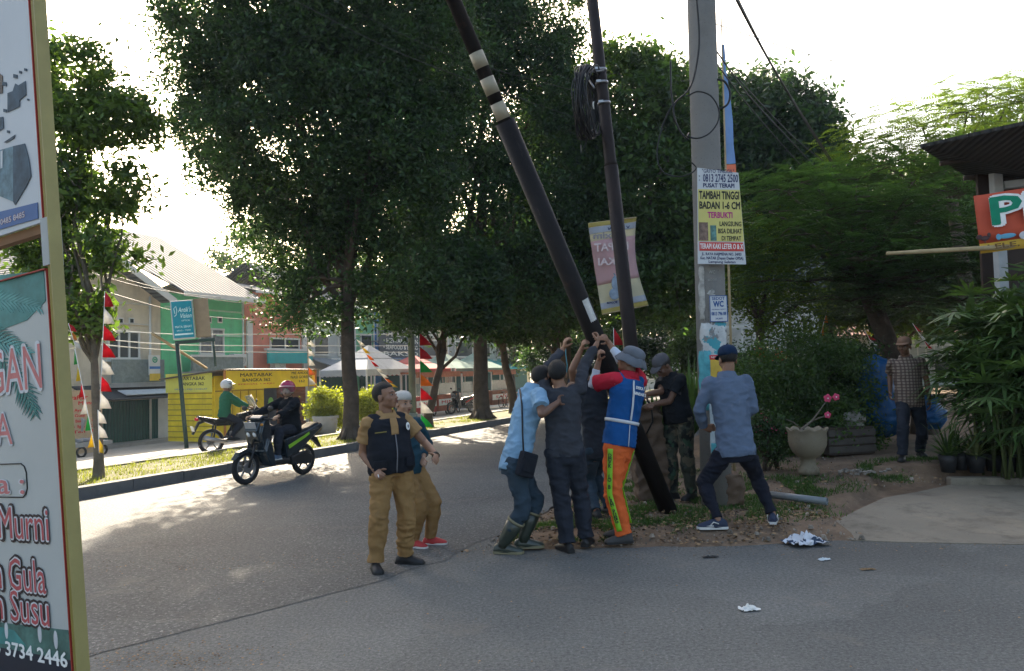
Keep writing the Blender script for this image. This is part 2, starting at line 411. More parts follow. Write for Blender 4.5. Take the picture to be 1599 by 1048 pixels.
# ------------------------------------------------------------------ grass
def mesh_np(name, co, faces_n, nv, mat, smooth=False, parent=None):
    """co: (k*nv,3), every nv vertices make one face"""
    me = bpy.data.meshes.new(name); k = len(co)//nv
    me.vertices.add(len(co)); me.vertices.foreach_set('co', np.asarray(co, 'f').ravel())
    me.loops.add(len(co)); me.loops.foreach_set('vertex_index', np.arange(len(co), dtype='i'))
    me.polygons.add(k); me.polygons.foreach_set('loop_start', np.arange(k, dtype='i')*nv)
    me.update(calc_edges=True); me.materials.append(mat)
    if smooth: me.polygons.foreach_set('use_smooth', [True]*k)
    return link(bpy.data.objects.new(name, me), parent)
RS = np.random.RandomState(11)
def blades(name, pts, h, wd, mat, lean=.6):
    pts = np.array(pts); n = len(pts); a = RS.uniform(0, 2*np.pi, n); hh = h*RS.uniform(.5, 1.3, n)
    dx = np.cos(a)*wd; dy = np.sin(a)*wd; la = RS.uniform(0, 2*np.pi, n); ll = hh*lean*RS.uniform(0, 1, n)
    v = np.zeros((n, 3, 3)); v[:, 0] = pts+np.stack([dx, dy, 0*dx], 1); v[:, 1] = pts-np.stack([dx, dy, 0*dx], 1)
    v[:, 2] = pts+np.stack([np.cos(la)*ll, np.sin(la)*ll, hh], 1)
    return mesh_np(name, v.reshape(-1, 3), None, 3, mat)
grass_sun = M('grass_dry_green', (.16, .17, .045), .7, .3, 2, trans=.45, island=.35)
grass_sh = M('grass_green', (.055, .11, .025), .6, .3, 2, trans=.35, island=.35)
pts = []
for i in range(48000):
    s_ = -8+70*random.random()**1.4; n_ = random.uniform(.18, 2.2); p = RD(s_, n_, .12)
    if noise.noise(Vector((p.x*.7, p.y*.7, 0)))+.35*noise.noise(Vector((p.x*3, p.y*3, 0))) > (-.22 if s_ < 9 else .05): pts.append(p)
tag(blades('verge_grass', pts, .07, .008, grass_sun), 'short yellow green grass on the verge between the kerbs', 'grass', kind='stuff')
def patch(cx, cy, rx, ry, n):
    out = []
    for _ in range(n*6):
        if len(out) >= n: break
        a = random.gauss(0, .5); c = random.gauss(0, .5)
        if a*a+c*c > 1.4: continue
        x, y = cx+a*rx, cy+c*ry
        if sn((x, y))[1] > -7.15 or y < 7.5: continue
        if noise.noise(Vector((x*2.4, y*2.4, 9))) > -.12: out.append((x, y, gz(x, y)-.015))
    return out
gp = patch(.45, 7.75, .55, .5, 1500)+patch(1.35, 8.3, .8, .6, 3200)+patch(1.9, 9.0, .9, .6, 2200)+patch(2.7, 8.5, .8, .5, 1800)+patch(3.2, 9.4, .9, .6, 2600)+patch(-.1, 8.1, .5, .4, 600)
gp += patch(.8, 10.5, 1.0, 1.2, 2500)+patch(4.7, 9.9, .25, .45, 900)+patch(5.6, 10.6, .8, .3, 900)+patch(2.3, 10.6, 1.6, .9, 2500)
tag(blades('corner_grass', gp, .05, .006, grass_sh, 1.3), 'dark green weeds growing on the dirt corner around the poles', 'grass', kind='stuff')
# fallen leaves and grit on the dirt (nobody could count them)
lit = []
for i in range(5200):
    x = random.uniform(-.9, 5.2); y = 7.35+abs(random.gauss(0, 1.2))
    if sn((x, y))[1] > -6.9 or (x > 3.3 and y < 9.3) or noise.noise(Vector((x*1.5, y*1.5, 4))) < -.25: continue
    lit.append(Vector((x, y, gz(x, y)+.004+random.uniform(0, .012))))
co = []
for p in lit:
    a = random.uniform(0, 6.28); l = random.uniform(.008, .032); w_ = l*random.uniform(.3, .7); tx = random.uniform(-.012, .012)
    d1 = Vector((math.cos(a), math.sin(a), 0)); d2 = Vector((-d1.y, d1.x, 0))
    co += [p-d1*l, p+d2*w_+Vector((0, 0, tx)), p+d1*l, p-d2*w_+Vector((0, 0, -tx))]
lm = M('leaf_litter', (.2, .13, .07), .9, .2, 5, island=.75)
tag(mesh_np('leaf_litter', co, None, 4, lm), 'dry brown leaf litter scattered over the dirt corner', 'leaf litter', kind='stuff')
lit = []
for i in range(1500):
    x = random.uniform(-4, 5); y = random.uniform(4, 7.4) if random.random() < .3 else random.uniform(6.9, 7.5)
    if i % 3 == 0: x, y = random.gauss(-2.2, .35), random.gauss(4.75, .16)
    lit.append(Vector((x, y, .008)))
co = []
for p in lit:
    a = random.uniform(0, 6.28); l = random.uniform(.004, .012); w_ = l*.6
    d1 = Vector((math.cos(a), math.sin(a), 0)); d2 = Vector((-d1.y, d1.x, 0))
    co += [p-d1*l, p+d2*w_+Vector((0, 0, .004)), p+d1*l, p-d2*w_]
tag(mesh_np('road_grit', co, None, 4, lm), 'small bits of grit and leaf lying on the grey side road', 'grit', kind='stuff')

# ================================================================== HOUSES AND STALLS ALONG THE SERVICE ROAD
NF = 15.4; ZG = -.8
def FL(px, py, n=NF):                  # pixel -> (s, z) on the facade plane
    p = FN(px, py, n); return sn(p)[0], p.z
stallred = M('stall_red', (.34, .075, .05), .7, .25, 3)
white_m = M('white_paint', (.72, .71, .67), .6, .08, 3)
glass_m = M('dark_glass', (.05, .06, .07), .12, .2, 1, spec=.6)
curtain_m = M('curtain', (.18, .19, .2), .5, .5, 5)
tile_m = M('grey_green_tile', (.22, .26, .25), .5, .25, 7)
dark_m = M('dark_void', (.02, .022, .024), .9, .2)
steel_dk = M('dark_green_steel', (.02, .05, .045), .5, .2, 3)
def hframe(s0, n=NF, z=ZG): return frame(RD(s0, n, z), (U.x, U.y, 0))
def window(root, px0, py0, px1, py1, s0, panes=2, n=NF, frame_m=None, fill=None):
    a, zt = FL(px0, py0, n); c, zb = FL(px1, py1, n); a -= s0; c -= s0; zt -= ZG; zb -= ZG; fm = frame_m or white_m
    b = MB(); t = .08
    b.box(((a+c)/2, -.03, zt), (c-a+t, .12, t)); b.box(((a+c)/2, -.03, zb), (c-a+t, .12, t))
    for k in range(panes+1): b.box((a+(c-a)*k/panes, -.025, (zt+zb)/2), (t*.8, .1, zt-zb-t))
    w_ = b.build('window', fm, root)
    for k in range(panes):
        x0 = a+(c-a)*k/panes; x1 = a+(c-a)*(k+1)/panes
        b = MB(); b.box(((x0+x1)/2, -.012, (zt+zb)/2), (x1-x0-t*.8, .02, zt-zb-t)); b.build('pane', fill or glass_m, w_)
    b = MB(); b.box(((a+c)/2, -.1, zb-.09), (c-a+.3, .2, .07)); b.build('sill', fm, w_)
    return w_
def wallbox(root, x0, x1, z0, z1, mat, name='wall', y0=0, y1=6.0, bump=True):
    b = MB(); b.box(((x0+x1)/2, (y0+y1)/2, (z0+z1)/2), (x1-x0, y1-y0, z1-z0)); return b.build(name, mat, root)
def slopes(root, x0, x1, zE, zR, depth, mat, over=.7, name='roof', th=.05):
    """roof sloping up away from the street then down"""
    b = MB(); y0 = -over; ym = depth/2; y1 = depth+over
    b.prism([(y0, zE), (ym, zR), (y1, zE), (y1, zE-th), (ym, zR-th), (y0, zE-th)], x0, x1, 'x')
    return b.build(name, mat, root)
def ribs(name, c, along='x', sc=20, rough=.45, metal=.0, dark=.55):
    m = M(name, c, rough, .12, 2, metal=metal)
    L = m.node_tree.links; tc = node(m, 'ShaderNodeTexCoord'); wv = node(m, 'ShaderNodeTexWave'); wv.wave_type = 'BANDS'
    wv.bands_direction = along.upper(); wv.inputs['Scale'].default_value = sc; L.new(tc.outputs['Object'], wv.inputs[0])
    bn = node(m, 'ShaderNodeBump'); bn.inputs['Strength'].default_value = .8; bn.inputs['Distance'].default_value = .05
    L.new(wv.outputs['Fac'], bn.inputs['Height']); L.new(bn.outputs[0], m.node_tree.nodes['Principled BSDF'].inputs['Normal'])
    src = base_in(m).links[0].from_socket
    mr = node(m, 'ShaderNodeMapRange'); mr.inputs['From Min'].default_value = 0; mr.inputs['From Max'].default_value = .45
    mr.inputs['To Min'].default_value = dark+.2; mr.inputs['To Max'].default_value = 0; L.new(wv.outputs['Fac'], mr.inputs['Value'])
    L.new(mixcol(m, mr.outputs[0], src, tuple(x*.3 for x in c)), base_in(m)); return m
roof_grey = ribs('corrugated_roof', (.17, .175, .18), 'x', 1.3, .9, 0, .8)
roof_tile = ribs('red_tile_roof', (.20, .075, .05), 'x', 1.6, .8)
shut_m = ribs('green_shutter', (.012, .10, .09), 'x', 2.4, .7, dark=.3)
cream_m = grime(M('cream_render', (.72, .62, .47), .85, .1, 2, .1))
green_m = grime(M('green_render', (.16, .66, .32), .8, .1, 2, .1), .25)
green2_m = M('pale_green_render', (.22, .55, .32), .8, .1, 2)
orange_m = grime(M('salmon_render', (.72, .25, .17), .8, .1, 2, .1), .25)
turq_m = grime(M('turquoise_paint', (.05, .42, .42), .7, .1, 3), .35)
blue_m = M('blue_render', (.05, .2, .48), .8, .1, 2)
grey_r = grime(M('grey_render', (.35, .35, .34), .85, .12, 2))
awn_m = M('dark_awning', (.05, .055, .06), .7, .2, 3)
# --- cream house
sa, _ = FL(95, 600); sb, _ = FL(238, 600); sc_, zE = FL(250, 470); sd, _ = FL(381, 470)
hs = thing('cream_house', 'cream two storey house with a dark green roller shutter and grey tiled balcony', 'house', mat=hframe(sa-9))
x0, x1 = 9-9, sb-sa+9
def lx(px, py): s_, z_ = FL(px, py); return s_-(sa-9), z_-ZG
wallbox(hs, 6.5, x1, 0, 6.0, cream_m)
b = MB(); b.prism([(6.5, 6.0), (x1, 6.0), ((6.5+x1)/2, 7.6)], -.0, .2); b.build('gable', cream_m, hs)
b = MB()                                                     # roof slopes with white bargeboard
xm = (6.5+x1)/2
for sg in (-1, 1):
    hw = (x1-6.5)/2+.5
    b.add([(xm, -.8, 7.75), (xm+sg*hw, -.8, 5.75), (xm+sg*hw, 7, 5.75), (xm, 7, 7.75), (xm, -.8, 7.68), (xm+sg*hw, -.8, 5.68), (xm+sg*hw, 7, 5.68), (xm, 7, 7.68)],
          [(0, 1, 2, 3), (7, 6, 5, 4), (0, 4, 5, 1), (1, 5, 6, 2), (2, 6, 7, 3), (3, 7, 4, 0)])
rf = b.build('roof', roof_grey, hs)
b = MB()
for sg in (-1, 1):
    hw = (x1-6.5)/2+.5
    b.add([(xm, -.84, 7.8), (xm+sg*hw, -.84, 5.8), (xm+sg*hw, -.84, 5.5), (xm, -.84, 7.5), (xm, -.8, 7.8), (xm+sg*hw, -.8, 5.8), (xm+sg*hw, -.8, 5.5), (xm, -.8, 7.5)],
          [(0, 1, 2, 3), (7, 6, 5, 4), (0, 4, 5, 1), (1, 5, 6, 2), (2, 6, 7, 3), (3, 7, 4, 0)])
b.build('bargeboard', white_m, rf)
b = MB()
for z_ in (5.55, 4.75): b.box(((6.5+x1)/2, -.03, z_), (x1-6.5-.1, .06, .06))
b.build('ledge', M('pale_cream', (.62, .58, .5), .8), hs)
window(hs, 168, 517, 216, 560, sa-9, 3)
for q in (188, 205):
    a, z_ = lx(q, 501); b = MB(); b.box((a, -.01, z_), (.24, .04, .24)); v = b.build('vent', white_m, hs)
    b = MB(); b.box((a, -.034, z_), (.15, .01, .15)); b.build('vent_opening', dark_m, v)
a, zt = lx(165, 562); c, zb = lx(232, 597)
b = MB(); b.box(((a+c)/2, -.6, (zt+zb)/2), (c-a+.4, .1, zt-zb)); bal = b.build('balcony', tile_m, hs)
b = MB(); b.box(((a+c)/2, -.35, zb-.09), (c-a+.8, .7, .16)); b.build('balcony_slab', grey_r, bal)
a, zt = lx(150, 628); c, zb = lx(252, 692)
b = MB(); b.box(((a+c)/2, -.03, (zt+.02)/2), (c-a, .06, zt-.02)); b.build('roller_shutter', shut_m, hs)
a2, _ = lx(112, 615); c2, _ = lx(262, 615)
b = MB(); b.prism([(-1.3, zt+.12), (0, zt+.62), (0, zt+.56), (-1.3, zt+.06)], a2, c2, 'x'); aw = b.build('awning', awn_m, hs)
b = MB(); b.box((a+1.6, -1.0, zt+.32), (2.6, .5, .03), Matrix.Rotation(.35, 3, 'X')); b.build('loose_sheet', M('pale_sheet', (.55, .6, .62), .4), aw)
b = MB(); b.box((c2-.3, -.02, 1.3), (.5, .1, 2.5)); b.build('pilaster', white_m, hs)
b = MB(); b.box(((a+c)/2+.2, -.5, .09), (c-a+1, 1.0, .18)); b.build('threshold', pave_m, hs)
# small hanging health-insurance board
q = FN(241, 575, NF-.9)
sg = thing('hanging_signboard', 'small white and yellow board with a round green emblem beside the balcony', 'sign', mat=frame(q, (U.x, U.y, 0)))
b = MB(); b.box((0, 0, .12), (.5, .06, .78)); b.build('board', white_m, sg)
b = MB(); b.box((0, -.033, -.35+.0), (.5, .01, .28)); b.build('yellow_band', M('sign_yellow', (.75, .5, .05), .6), sg)
b = MB(); b.box((0, -.033, .02), (.5, .01, .1)); b.build('blue_band', M('sign_blue', (.05, .2, .5), .6), sg)
b = MB(); b.torus((0, -.035, .33), .1, .022, n=20, m=6); b.box((0, -.035, .33), (.1, .02, .03)); b.box((0, -.035, .33), (.03, .021, .1)); b.build('emblem', M('emblem_green', (.02, .35, .2), .6), sg)
b = MB(); b.tube([(0, .9, .1), (0, .03, .1)], .02); b.build('bracket', grey_r, sg)
# --- turquoise house at far left, behind the sapling
hs = thing('turquoise_house', 'turquoise painted house with a red tiled roof behind the left signboard', 'house', mat=hframe(sa-9))
wallbox(hs, -6, 6.3, 0, 5.2, turq_m, y0=.3, y1=6.5)
slopes(hs, -6.8, 6.45, 5.2, 7.9, 7.0, roof_tile, over=.6)
b = MB(); b.box((3.2, .25, 3.6), (1.8, .1, 1.2)); w_ = b.build('window', white_m, hs); b = MB(); b.box((3.2, .19, 3.6), (1.6, .04, 1.0)); b.build('pane', glass_m, w_)
b = MB(); b.box((3.0, .25, 1.15), (3.4, .1, 2.3)); b.build('roller_shutter', shut_m, hs)
b = MB(); b.prism([(-1.5, 2.75), (.3, 3.2), (.3, 3.14), (-1.5, 2.69)], -2, 6.2, 'x'); b.build('awning', awn_m, hs)
# --- green house
s0g = sb; hs = thing('green_house', 'bright green two storey house under a long grey corrugated roof', 'house', mat=hframe(s0g))
Lg = sd-sb; def_ = None
def lg(px, py, n=NF): s_, z_ = FL(px, py, n); return s_-s0g, z_-ZG
xg0, _ = lg(252, 500)
wallbox(hs, .02, xg0, 0, 6.0, cream_m, name='side_bay', y0=.05)
wallbox(hs, xg0+.01, Lg, 0, 6.15, green_m)
b = MB(); zE = 6.1; zR = 9.6
vs = [(.9, -1.0, zE), (Lg+.3, -1.0, zE), (Lg-.2, 5.2, zR), (-.9, 5.2, zR)]
vs += [(v[0], v[1]+.0, v[2]-.07) for v in vs]
b.add(vs, [(0, 1, 2, 3), (7, 6, 5, 4), (0, 4, 5, 1), (1, 5, 6, 2), (2, 6, 7, 3), (3, 7, 4, 0)])
b.add([(-.9, 5.2, zR), (Lg-.2, 5.2, zR), (Lg+.3, 11, zE), (.9, 11, zE)], [(0, 1, 2, 3)])
rf = b.build('roof', roof_grey, hs)
b = MB(); b.box((Lg/2+.5, -1.02, zE-.06), (Lg-.4, .06, .2)); b.build('fascia', white_m, rf)
b = MB(); b.box((Lg/2+xg0/2, -.03, 5.55), (Lg-xg0-.3, .06, .07)); b.box((Lg/2+1.6, -.03, 4.45), (Lg-3.6, .07, .08)); b.build('ledge', M('mint', (.5, .75, .55), .8), hs)
window(hs, 311, 513, 348, 553, s0g, 2, fill=curtain_m)
for q in (310, 326, 343):
    a, z_ = lg(q, 499.5); b = MB(); b.box((a, -.01, z_), (.3, .04, .3)); v = b.build('vent', white_m, hs)
    b = MB(); b.box((a, -.034, z_), (.18, .01, .18)); b.build('vent_opening', dark_m, v)
a, zt = lg(284, 560); c, zb = lg(364, 578)
b = MB(); b.box(((a+c)/2, -.55, zt-.25), (c-a, .1, .62)); bal = b.build('balcony', tile_m, hs)
b = MB(); b.box(((a+c)/2, -.5, zt+.1), (c-a+.3, .3, .09)); b.build('balcony_rail', white_m, bal)
b = MB(); b.box(((a+c)/2, -.3, zt-.62), (c-a+.3, .6, .12)); b.build('balcony_slab', grey_r, bal)
b = MB(); b.box((Lg/2+.8, -.03, 1.2), (Lg-2.4, .06, 2.4)); b.build('roller_shutter', shut_m, hs)
# --- salmon house
s1, _ = FL(479, 550); L2 = s1-sd
hs = thing('salmon_house', 'salmon pink house with a turquoise balcony front behind the yellow stall', 'house', mat=hframe(sd+.01))
wallbox(hs, 0, L2, 0, 6.6, orange_m)
slopes(hs, .5, L2+.2, 6.6, 7.6, 8, roof_grey, over=.6)
def l2(px, py): s_, z_ = FL(px, py); return s_-sd, z_-ZG
window(hs, 421, 528, 466, 546, sd, 2)
a, zt = l2(406, 548); c, zb = l2(476, 568)
b = MB(); b.box(((a+c)/2, -.45, (zt+zb)/2), (c-a, .1, zt-zb)); b.build('balcony', turq_m, hs)
b = MB(); b.box(((a+c)/2, -.42, zt+.06), (c-a+.2, .2, .1)); b.build('balcony_rail', white_m, hs)
for x_ in (.25, L2-.25): b = MB(); b.box((x_, -.06, 2.6), (.35, .12, 5.2)); b.build('pilaster', white_m, hs)
# --- pale house, blue shop, far blocks along the row
def plain_house(name, label, p0, p1, H, mat, roofm, wins, awn=None, sf=None):
    s_, _ = FL(p0, 550); e_, _ = FL(p1, 550); s_ += .02
    r_ = thing(name, label, 'house' if 'shop' not in name else 'shop', mat=hframe(s_))
    wallbox(r_, 0, e_-s_, 0, H, mat)
    slopes(r_, -.2, e_-s_+.2, H, H+2.4, 8, roofm, over=.6)
    for (u0, u1, z0, z1) in wins:
        b = MB(); Lh = e_-s_; b.box(((u0+u1)/2*Lh, -.02, (z0+z1)/2), ((u1-u0)*Lh, .1, z1-z0)); q = b.build('window', white_m, r_)
        b = MB(); b.box(((u0+u1)/2*Lh, -.08, (z0+z1)/2), ((u1-u0)*Lh-.2, .03, z1-z0-.2)); b.build('pane', glass_m, q)
    b = MB(); b.box(((e_-s_)/2, -.03, 1.25), ((e_-s_)*.7, .06, 2.5)); b.build('roller_shutter', sf or shut_m, r_)
    if awn:
        b = MB(); b.prism([(-2.4, 2.75), (0, 3.5), (0, 3.44), (-2.4, 2.69)], .1, e_-s_-.1, 'x'); b.build('awning', awn, r_)
    return r_, e_-s_
plain_house('pale_house', 'white rendered house with a long grey awning behind the yellow bushes', 480, 556, 6.4, M('offwhite_render', (.5, .52, .5), .8), roof_grey, [(.1, .4, 3.6, 4.8), (.6, .9, 3.6, 4.8)], M('grey_awning', (.25, .27, .28), .6))
plain_house('mint_house', 'narrow mint green house just left of the blue shop', 556, 585, 6.6, green2_m, roof_tile, [(.2, .8, 3.6, 4.9)], awn_m)
r_, L3 = plain_house('blue_shop', 'blue fronted shop with a dark list board high on its wall', 585, 645, 7.4, blue_m, roof_grey, [(.05, .3, 4.4, 5.6)], M('blue_awning', (.1, .22, .4), .6))
bd = thing('list_signboard', 'dark signboard listing dishes in white capitals on the blue shop front', 'sign', mat=frame(FN(627, 533, NF-1.2), (U.x, U.y, 0)))
b = MB(); b.box((0, 0, 0), (4.9, .08, 2.0)); b.build('board', M('slate_board', (.06, .07, .09), .6), bd)
for i, t_ in enumerate(('BEBEK & AYAM', 'MASAKAN', 'HEWANI, IKAN', 'SEAFOOD & BAKSO', 'BAKSO')):
    text(bd, '• '+t_ if i < 4 else t_, .36, (-.1, -.045, .75-i*.38), white_m, width=3.9, bold=.01)
b = MB(); b.tube([(-1.5, .04, 0), (-1.5, 1.2, 0)], .04); b.tube([(1.5, .04, 0), (1.5, 1.2, 0)], .04); b.build('bracket', grey_r, bd)
plain_house('cream_shop', 'cream shop with a salmon awning behind the white marquee', 645, 700, 6.2, cream_m, roof_tile, [(.2, .8, 3.6, 4.8)], orange_m)
plain_house('brown_house', 'brown roofed house behind the red and green stalls', 700, 745, 6.0, grey_r, roof_tile, [(.2, .8, 3.6, 4.8)], awn_m)
r_, _ = plain_house('white_shop', 'white shop house at the far end of the stall row', 745, 790, 6.4, M('offwhite_render'), roof_grey, [(.1, .4, 3.6, 4.8), (.6, .9, 3.6, 4.8)], turq_m)
plain_house('yellow_house', 'pale yellow house farthest along the service road', 790, 826, 6.2, cream_m, roof_tile, [(.2, .8, 3.6, 4.8)])

# --- air conditioners, gutters and downpipes on the row
def ac_unit(root, x, z):
    b = MB(); b.box((x, -.22, z), (.8, .3, .55), bev=.02); o = b.build('air_conditioner', white_m, root); b = MB(); b.torus((x+.12, -.375, z), .19, .012, n=22, m=5); b.torus((x+.12, -.375, z), .1, .01, n=18, m=5); b.cyl((x+.12, -.372, z), (x+.12, -.38, z), .03, n=10); b.build('fan_grille', grey_r, o)
    b = MB(); b.box((x, -.12, z-.31), (.7, .3, .04)); b.tube([(x-.3, -.1, z), (x-.5, -.05, z-.3), (x-.5, -.04, z-1.6)], .015, 5); b.build('bracket', grey_r, o)
for o_ in [q for q in COL.objects if q.get('category') in ('house', 'shop')]:
    wl = [c for c in o_.children if c.name.startswith('wall')]
    if not wl: continue
    xs_ = [v.co.x for v in wl[0].data.vertices]; zs_ = [v.co.z for v in wl[0].data.vertices]
    b = MB(); b.tube([(max(xs_)-.18, -.09, .1), (max(xs_)-.18, -.09, max(zs_)-.1)], .045, 8)
    b.build('downpipe', white_m, o_); b = MB(); b.box(((min(xs_)+max(xs_))/2, -.6 if 'cream' in o_.name else -.72, max(zs_)-.08), (max(xs_)-min(xs_)-.1, .12, .1)); 
    if 'green' not in o_.name and 'cream_house' not in o_.name: b.build('gutter', white_m, o_)
    ac_unit(o_, min(xs_)+(max(xs_)-min(xs_))*(.86 if 'green' in o_.name else .45), 3.35 if 'green' in o_.name else 3.2 if 'cream' not in o_.name else 5.15)
# --- yellow food stall
yel_m = grime(M('yellow_paint', (.8, .6, .03), .6, .15, 2), .35, (.2, .12, .04)); ban_y = M('yellow_banner', (.85, .64, .03), .5, .1, 2, trans=.0); ban_w = M('lemon_banner', (.72, .66, .12), .5, .08, 2)
blk = M('black_lettering', (.02, .02, .02), .6); redl = M('red_lettering', (.6, .03, .04), .6); whl = M('white_lettering', (.8, .8, .78), .6)
n0 = 9.6; pA = FN(336, 640, n0); sA = sn(pA)[0]; sB = sn(FN(479, 640, n0))[0]; zS = gz(pA.x, pA.y); Ls = sB-sA
dep = 1
while sn(FN(265, 640, n0+dep))[0] < sA and dep < 6: dep += .05
st = thing('food_stall', 'yellow wooden martabak stall with printed banners and a rusty sheet roof', 'stall', mat=frame(RD(sA, n0, zS), (U.x, U.y, 0)))
def ls(px, py): p = FN(px, py, n0); return sn(p)[0]-sA, p.z-zS
hT = ls(336, 578)[1]; hT2 = ls(479, 578)[1]; hT = min(2.6, hT)
door_x = ls(412, 620)[0]
b = MB(); b.box((door_x/2, .04, (hT-.2)/2), (door_x, .08, hT-.2)); b.build('front_wall', yel_m, st)
b = MB()
for i in range(1, 6): b.box((door_x*i/6, -.008, 1.0), (.03, .02, 1.7))
b.box((door_x/2, -.01, 1.72), (door_x-.02, .025, .05)); b.build('batten', M('dark_yellow_paint', (.4, .28, .03), .7), st)  # battens in a darker yellow than the wall
slat = ribs('brown_slats', (.2, .08, .05), 'z', 5.5, .8); 
b = MB(); b.box(((door_x+Ls)/2+.35, .06, (hT-.2)/2), (Ls-door_x-.75, .06, hT-.2)); b.build('slat_panel', slat, st)
b = MB(); b.box((door_x+.36, .02, 1.0), (.68, .05, 1.95)); b.build('poster_panel', M('navy_board', (.03, .04, .07), .5), st)
b = MB(); b.ell((door_x+.36, -.01, 1.25), (.14, .012, .16)); b.ell((door_x+.28, -.01, 1.12), (.12, .012, .1)); b.build('emblem', M('leaf_green_paint', (.2, .5, .12), .6), st)
b = MB(); b.box((-.04, dep/2, (hT-.3)/2), (.08, dep-.1, hT-.3)); b.build('side_wall', yel_m, st)
b = MB()
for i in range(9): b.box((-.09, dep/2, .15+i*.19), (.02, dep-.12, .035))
b.build('side_slat', M('dark_yellow_paint'), st)
b = MB(); b.box((Ls/2, dep, 1.1), (Ls, .08, 2.2)); b.build('back_wall', yel_m, st)
b = MB(); vs = [(-.25, -.55, hT+.02), (Ls+.1, -.55, hT-.02), (Ls+.1, dep+.2, hT+.45), (-.25, dep+.2, hT-.3+.0)]
vs[3] = (-.25, dep+.2, hT-.25); vs[2] = (Ls+.1, dep+.2, hT+.1); vs += [(v[0], v[1], v[2]-.04) for v in vs]
b.add(vs, [(0, 1, 2, 3), (7, 6, 5, 4), (0, 4, 5, 1), (1, 5, 6, 2), (2, 6, 7, 3), (3, 7, 4, 0)])
b.build('roof', ribs('rusty_sheet', (.22, .17, .13), 'x', 2.4, .7), st)
b = MB(); b.box((Ls/2, -.42, hT-.36), (Ls-.05, .015, .66)); fb = b.build('front_banner', ban_y, st)
text(fb, 'MARTABAK', .17, (Ls*.32, -.431, hT-.2), blk, width=Ls*.34, bold=.012, sx=1)
text(fb, 'BANGKA 362', .16, (Ls*.32, -.431, hT-.38), blk, width=Ls*.29, bold=.012)
text(fb, 'SPECIAL • KEJU', .07, (Ls*.32, -.431, hT-.52), redl, width=Ls*.38)
text(fb, 'MIE AHODDY', .15, (Ls*.83, -.431, hT-.16), blk, width=Ls*.24, bold=.012)
text(fb, 'NASI GORENG', .15, (Ls*.83, -.431, hT-.32), blk, width=Ls*.26, bold=.012)
text(fb, '162', .13, (Ls*.83, -.431, hT-.48), blk, width=Ls*.07, bold=.012)
b = MB(); b.box((-.13, dep/2, hT-.42), (.015, dep, .66)); sbn = b.build('side_banner', ban_w, st)
rz = (math.pi/2, 0, -math.pi/2)
text(sbn, 'MARTABAK', .17, (-.142, dep*.42, hT-.27), blk, width=dep*.55, rot=rz, bold=.012)
text(sbn, 'BANGKA 362', .16, (-.142, dep*.42, hT-.46), blk, width=dep*.5, rot=rz, bold=.012)
text(sbn, 'SPECIAL | KEJU | COKLAT', .07, (-.142, dep*.45, hT-.64), M('blue_lettering', (.05, .1, .4), .6), width=dep*.7, rot=rz)
b = MB()
for x_ in (-.05, Ls-.03): b.box((x_, -.48, hT/2), (.06, .06, hT))
b.build('post', M('orange_post', (.5, .2, .05), .7), st)

# --- marquee tents
def tent(px0, px1, n, label, cm, dpt=3.0, eave=2.15, peak=3.1, val=.3, grp='canopy tents along the service road'):
    p = FN(px0, 620, n); s_ = sn(p)[0]; e_ = sn(FN(px1, 620, n))[0]; L_ = e_-s_; z_ = gz(p.x, p.y)
    t_ = thing('canopy_tent', label, 'tent', mat=frame(RD(s_, n, z_), (U.x, U.y, 0)), group=grp)
    c = (L_/2, dpt/2, peak); b = MB(); k = [(0, 0, eave), (L_, 0, eave), (L_, dpt, eave), (0, dpt, eave)]
    mids = []
    for i in range(4):
        a_, b_ = Vector(k[i]), Vector(k[(i+1) % 4]); v1 = a_.lerp(Vector(c), .5)-Vector((0, 0, .06)); v2 = b_.lerp(Vector(c), .5)-Vector((0, 0, .06))
        b.add([a_, b_, v2, v1], [(0, 1, 2, 3)]); b.add([v1, v2, c], [(0, 1, 2)])
    cn = b.build('canopy', cm, t_); so = cn.modifiers.new('so', 'SOLIDIFY'); so.thickness = .02
    b = MB()
    for i in range(4):
        a_, b_ = Vector(k[i]), Vector(k[(i+1) % 4]); n_ = 10
        for j in range(n_):
            q0 = a_.lerp(b_, j/n_); q1 = a_.lerp(b_, (j+1)/n_); qm = (q0+q1)/2
            b.add([q0, q1, q1-Vector((0, 0, val*.8)), qm-Vector((0, 0, val)), q0-Vector((0, 0, val*.8))], [(0, 1, 2, 3, 4)])
    v = b.build('valance', cm, cn); so = v.modifiers.new('so', 'SOLIDIFY'); so.thickness = .012
    for q in k:
        b = MB(); b.box((q[0], q[1], eave/2), (.06, .06, eave)); b.build('pole', white_m, t_)
    return t_, L_, RD(s_, n, z_)
tw = grime(M('white_canvas', (.48, .49, .5), .8, .08, 2), .3); trd = M('red_canvas', (.4, .08, .07), .8, .15, 2); tg = M('green_white_canvas', (.17, .27, .22), .8, .3, 1)
tent(573, 648, 8.2, 'white peaked marquee over a stall behind the two trees', tw, eave=2.3, peak=3.4, dpt=2.4)
tent(668, 705, 8.2, 'red canopy tent next to the white marquee', trd, eave=2.3, peak=3.0)
tent(712, 752, 8.4, 'green and white canopy tent left of the second tree trunk', tg, eave=2.3, peak=3.2)
tent(760, 792, 8.4, 'green canopy tent right of the second tree trunk', tg, eave=2.3, peak=3.2)
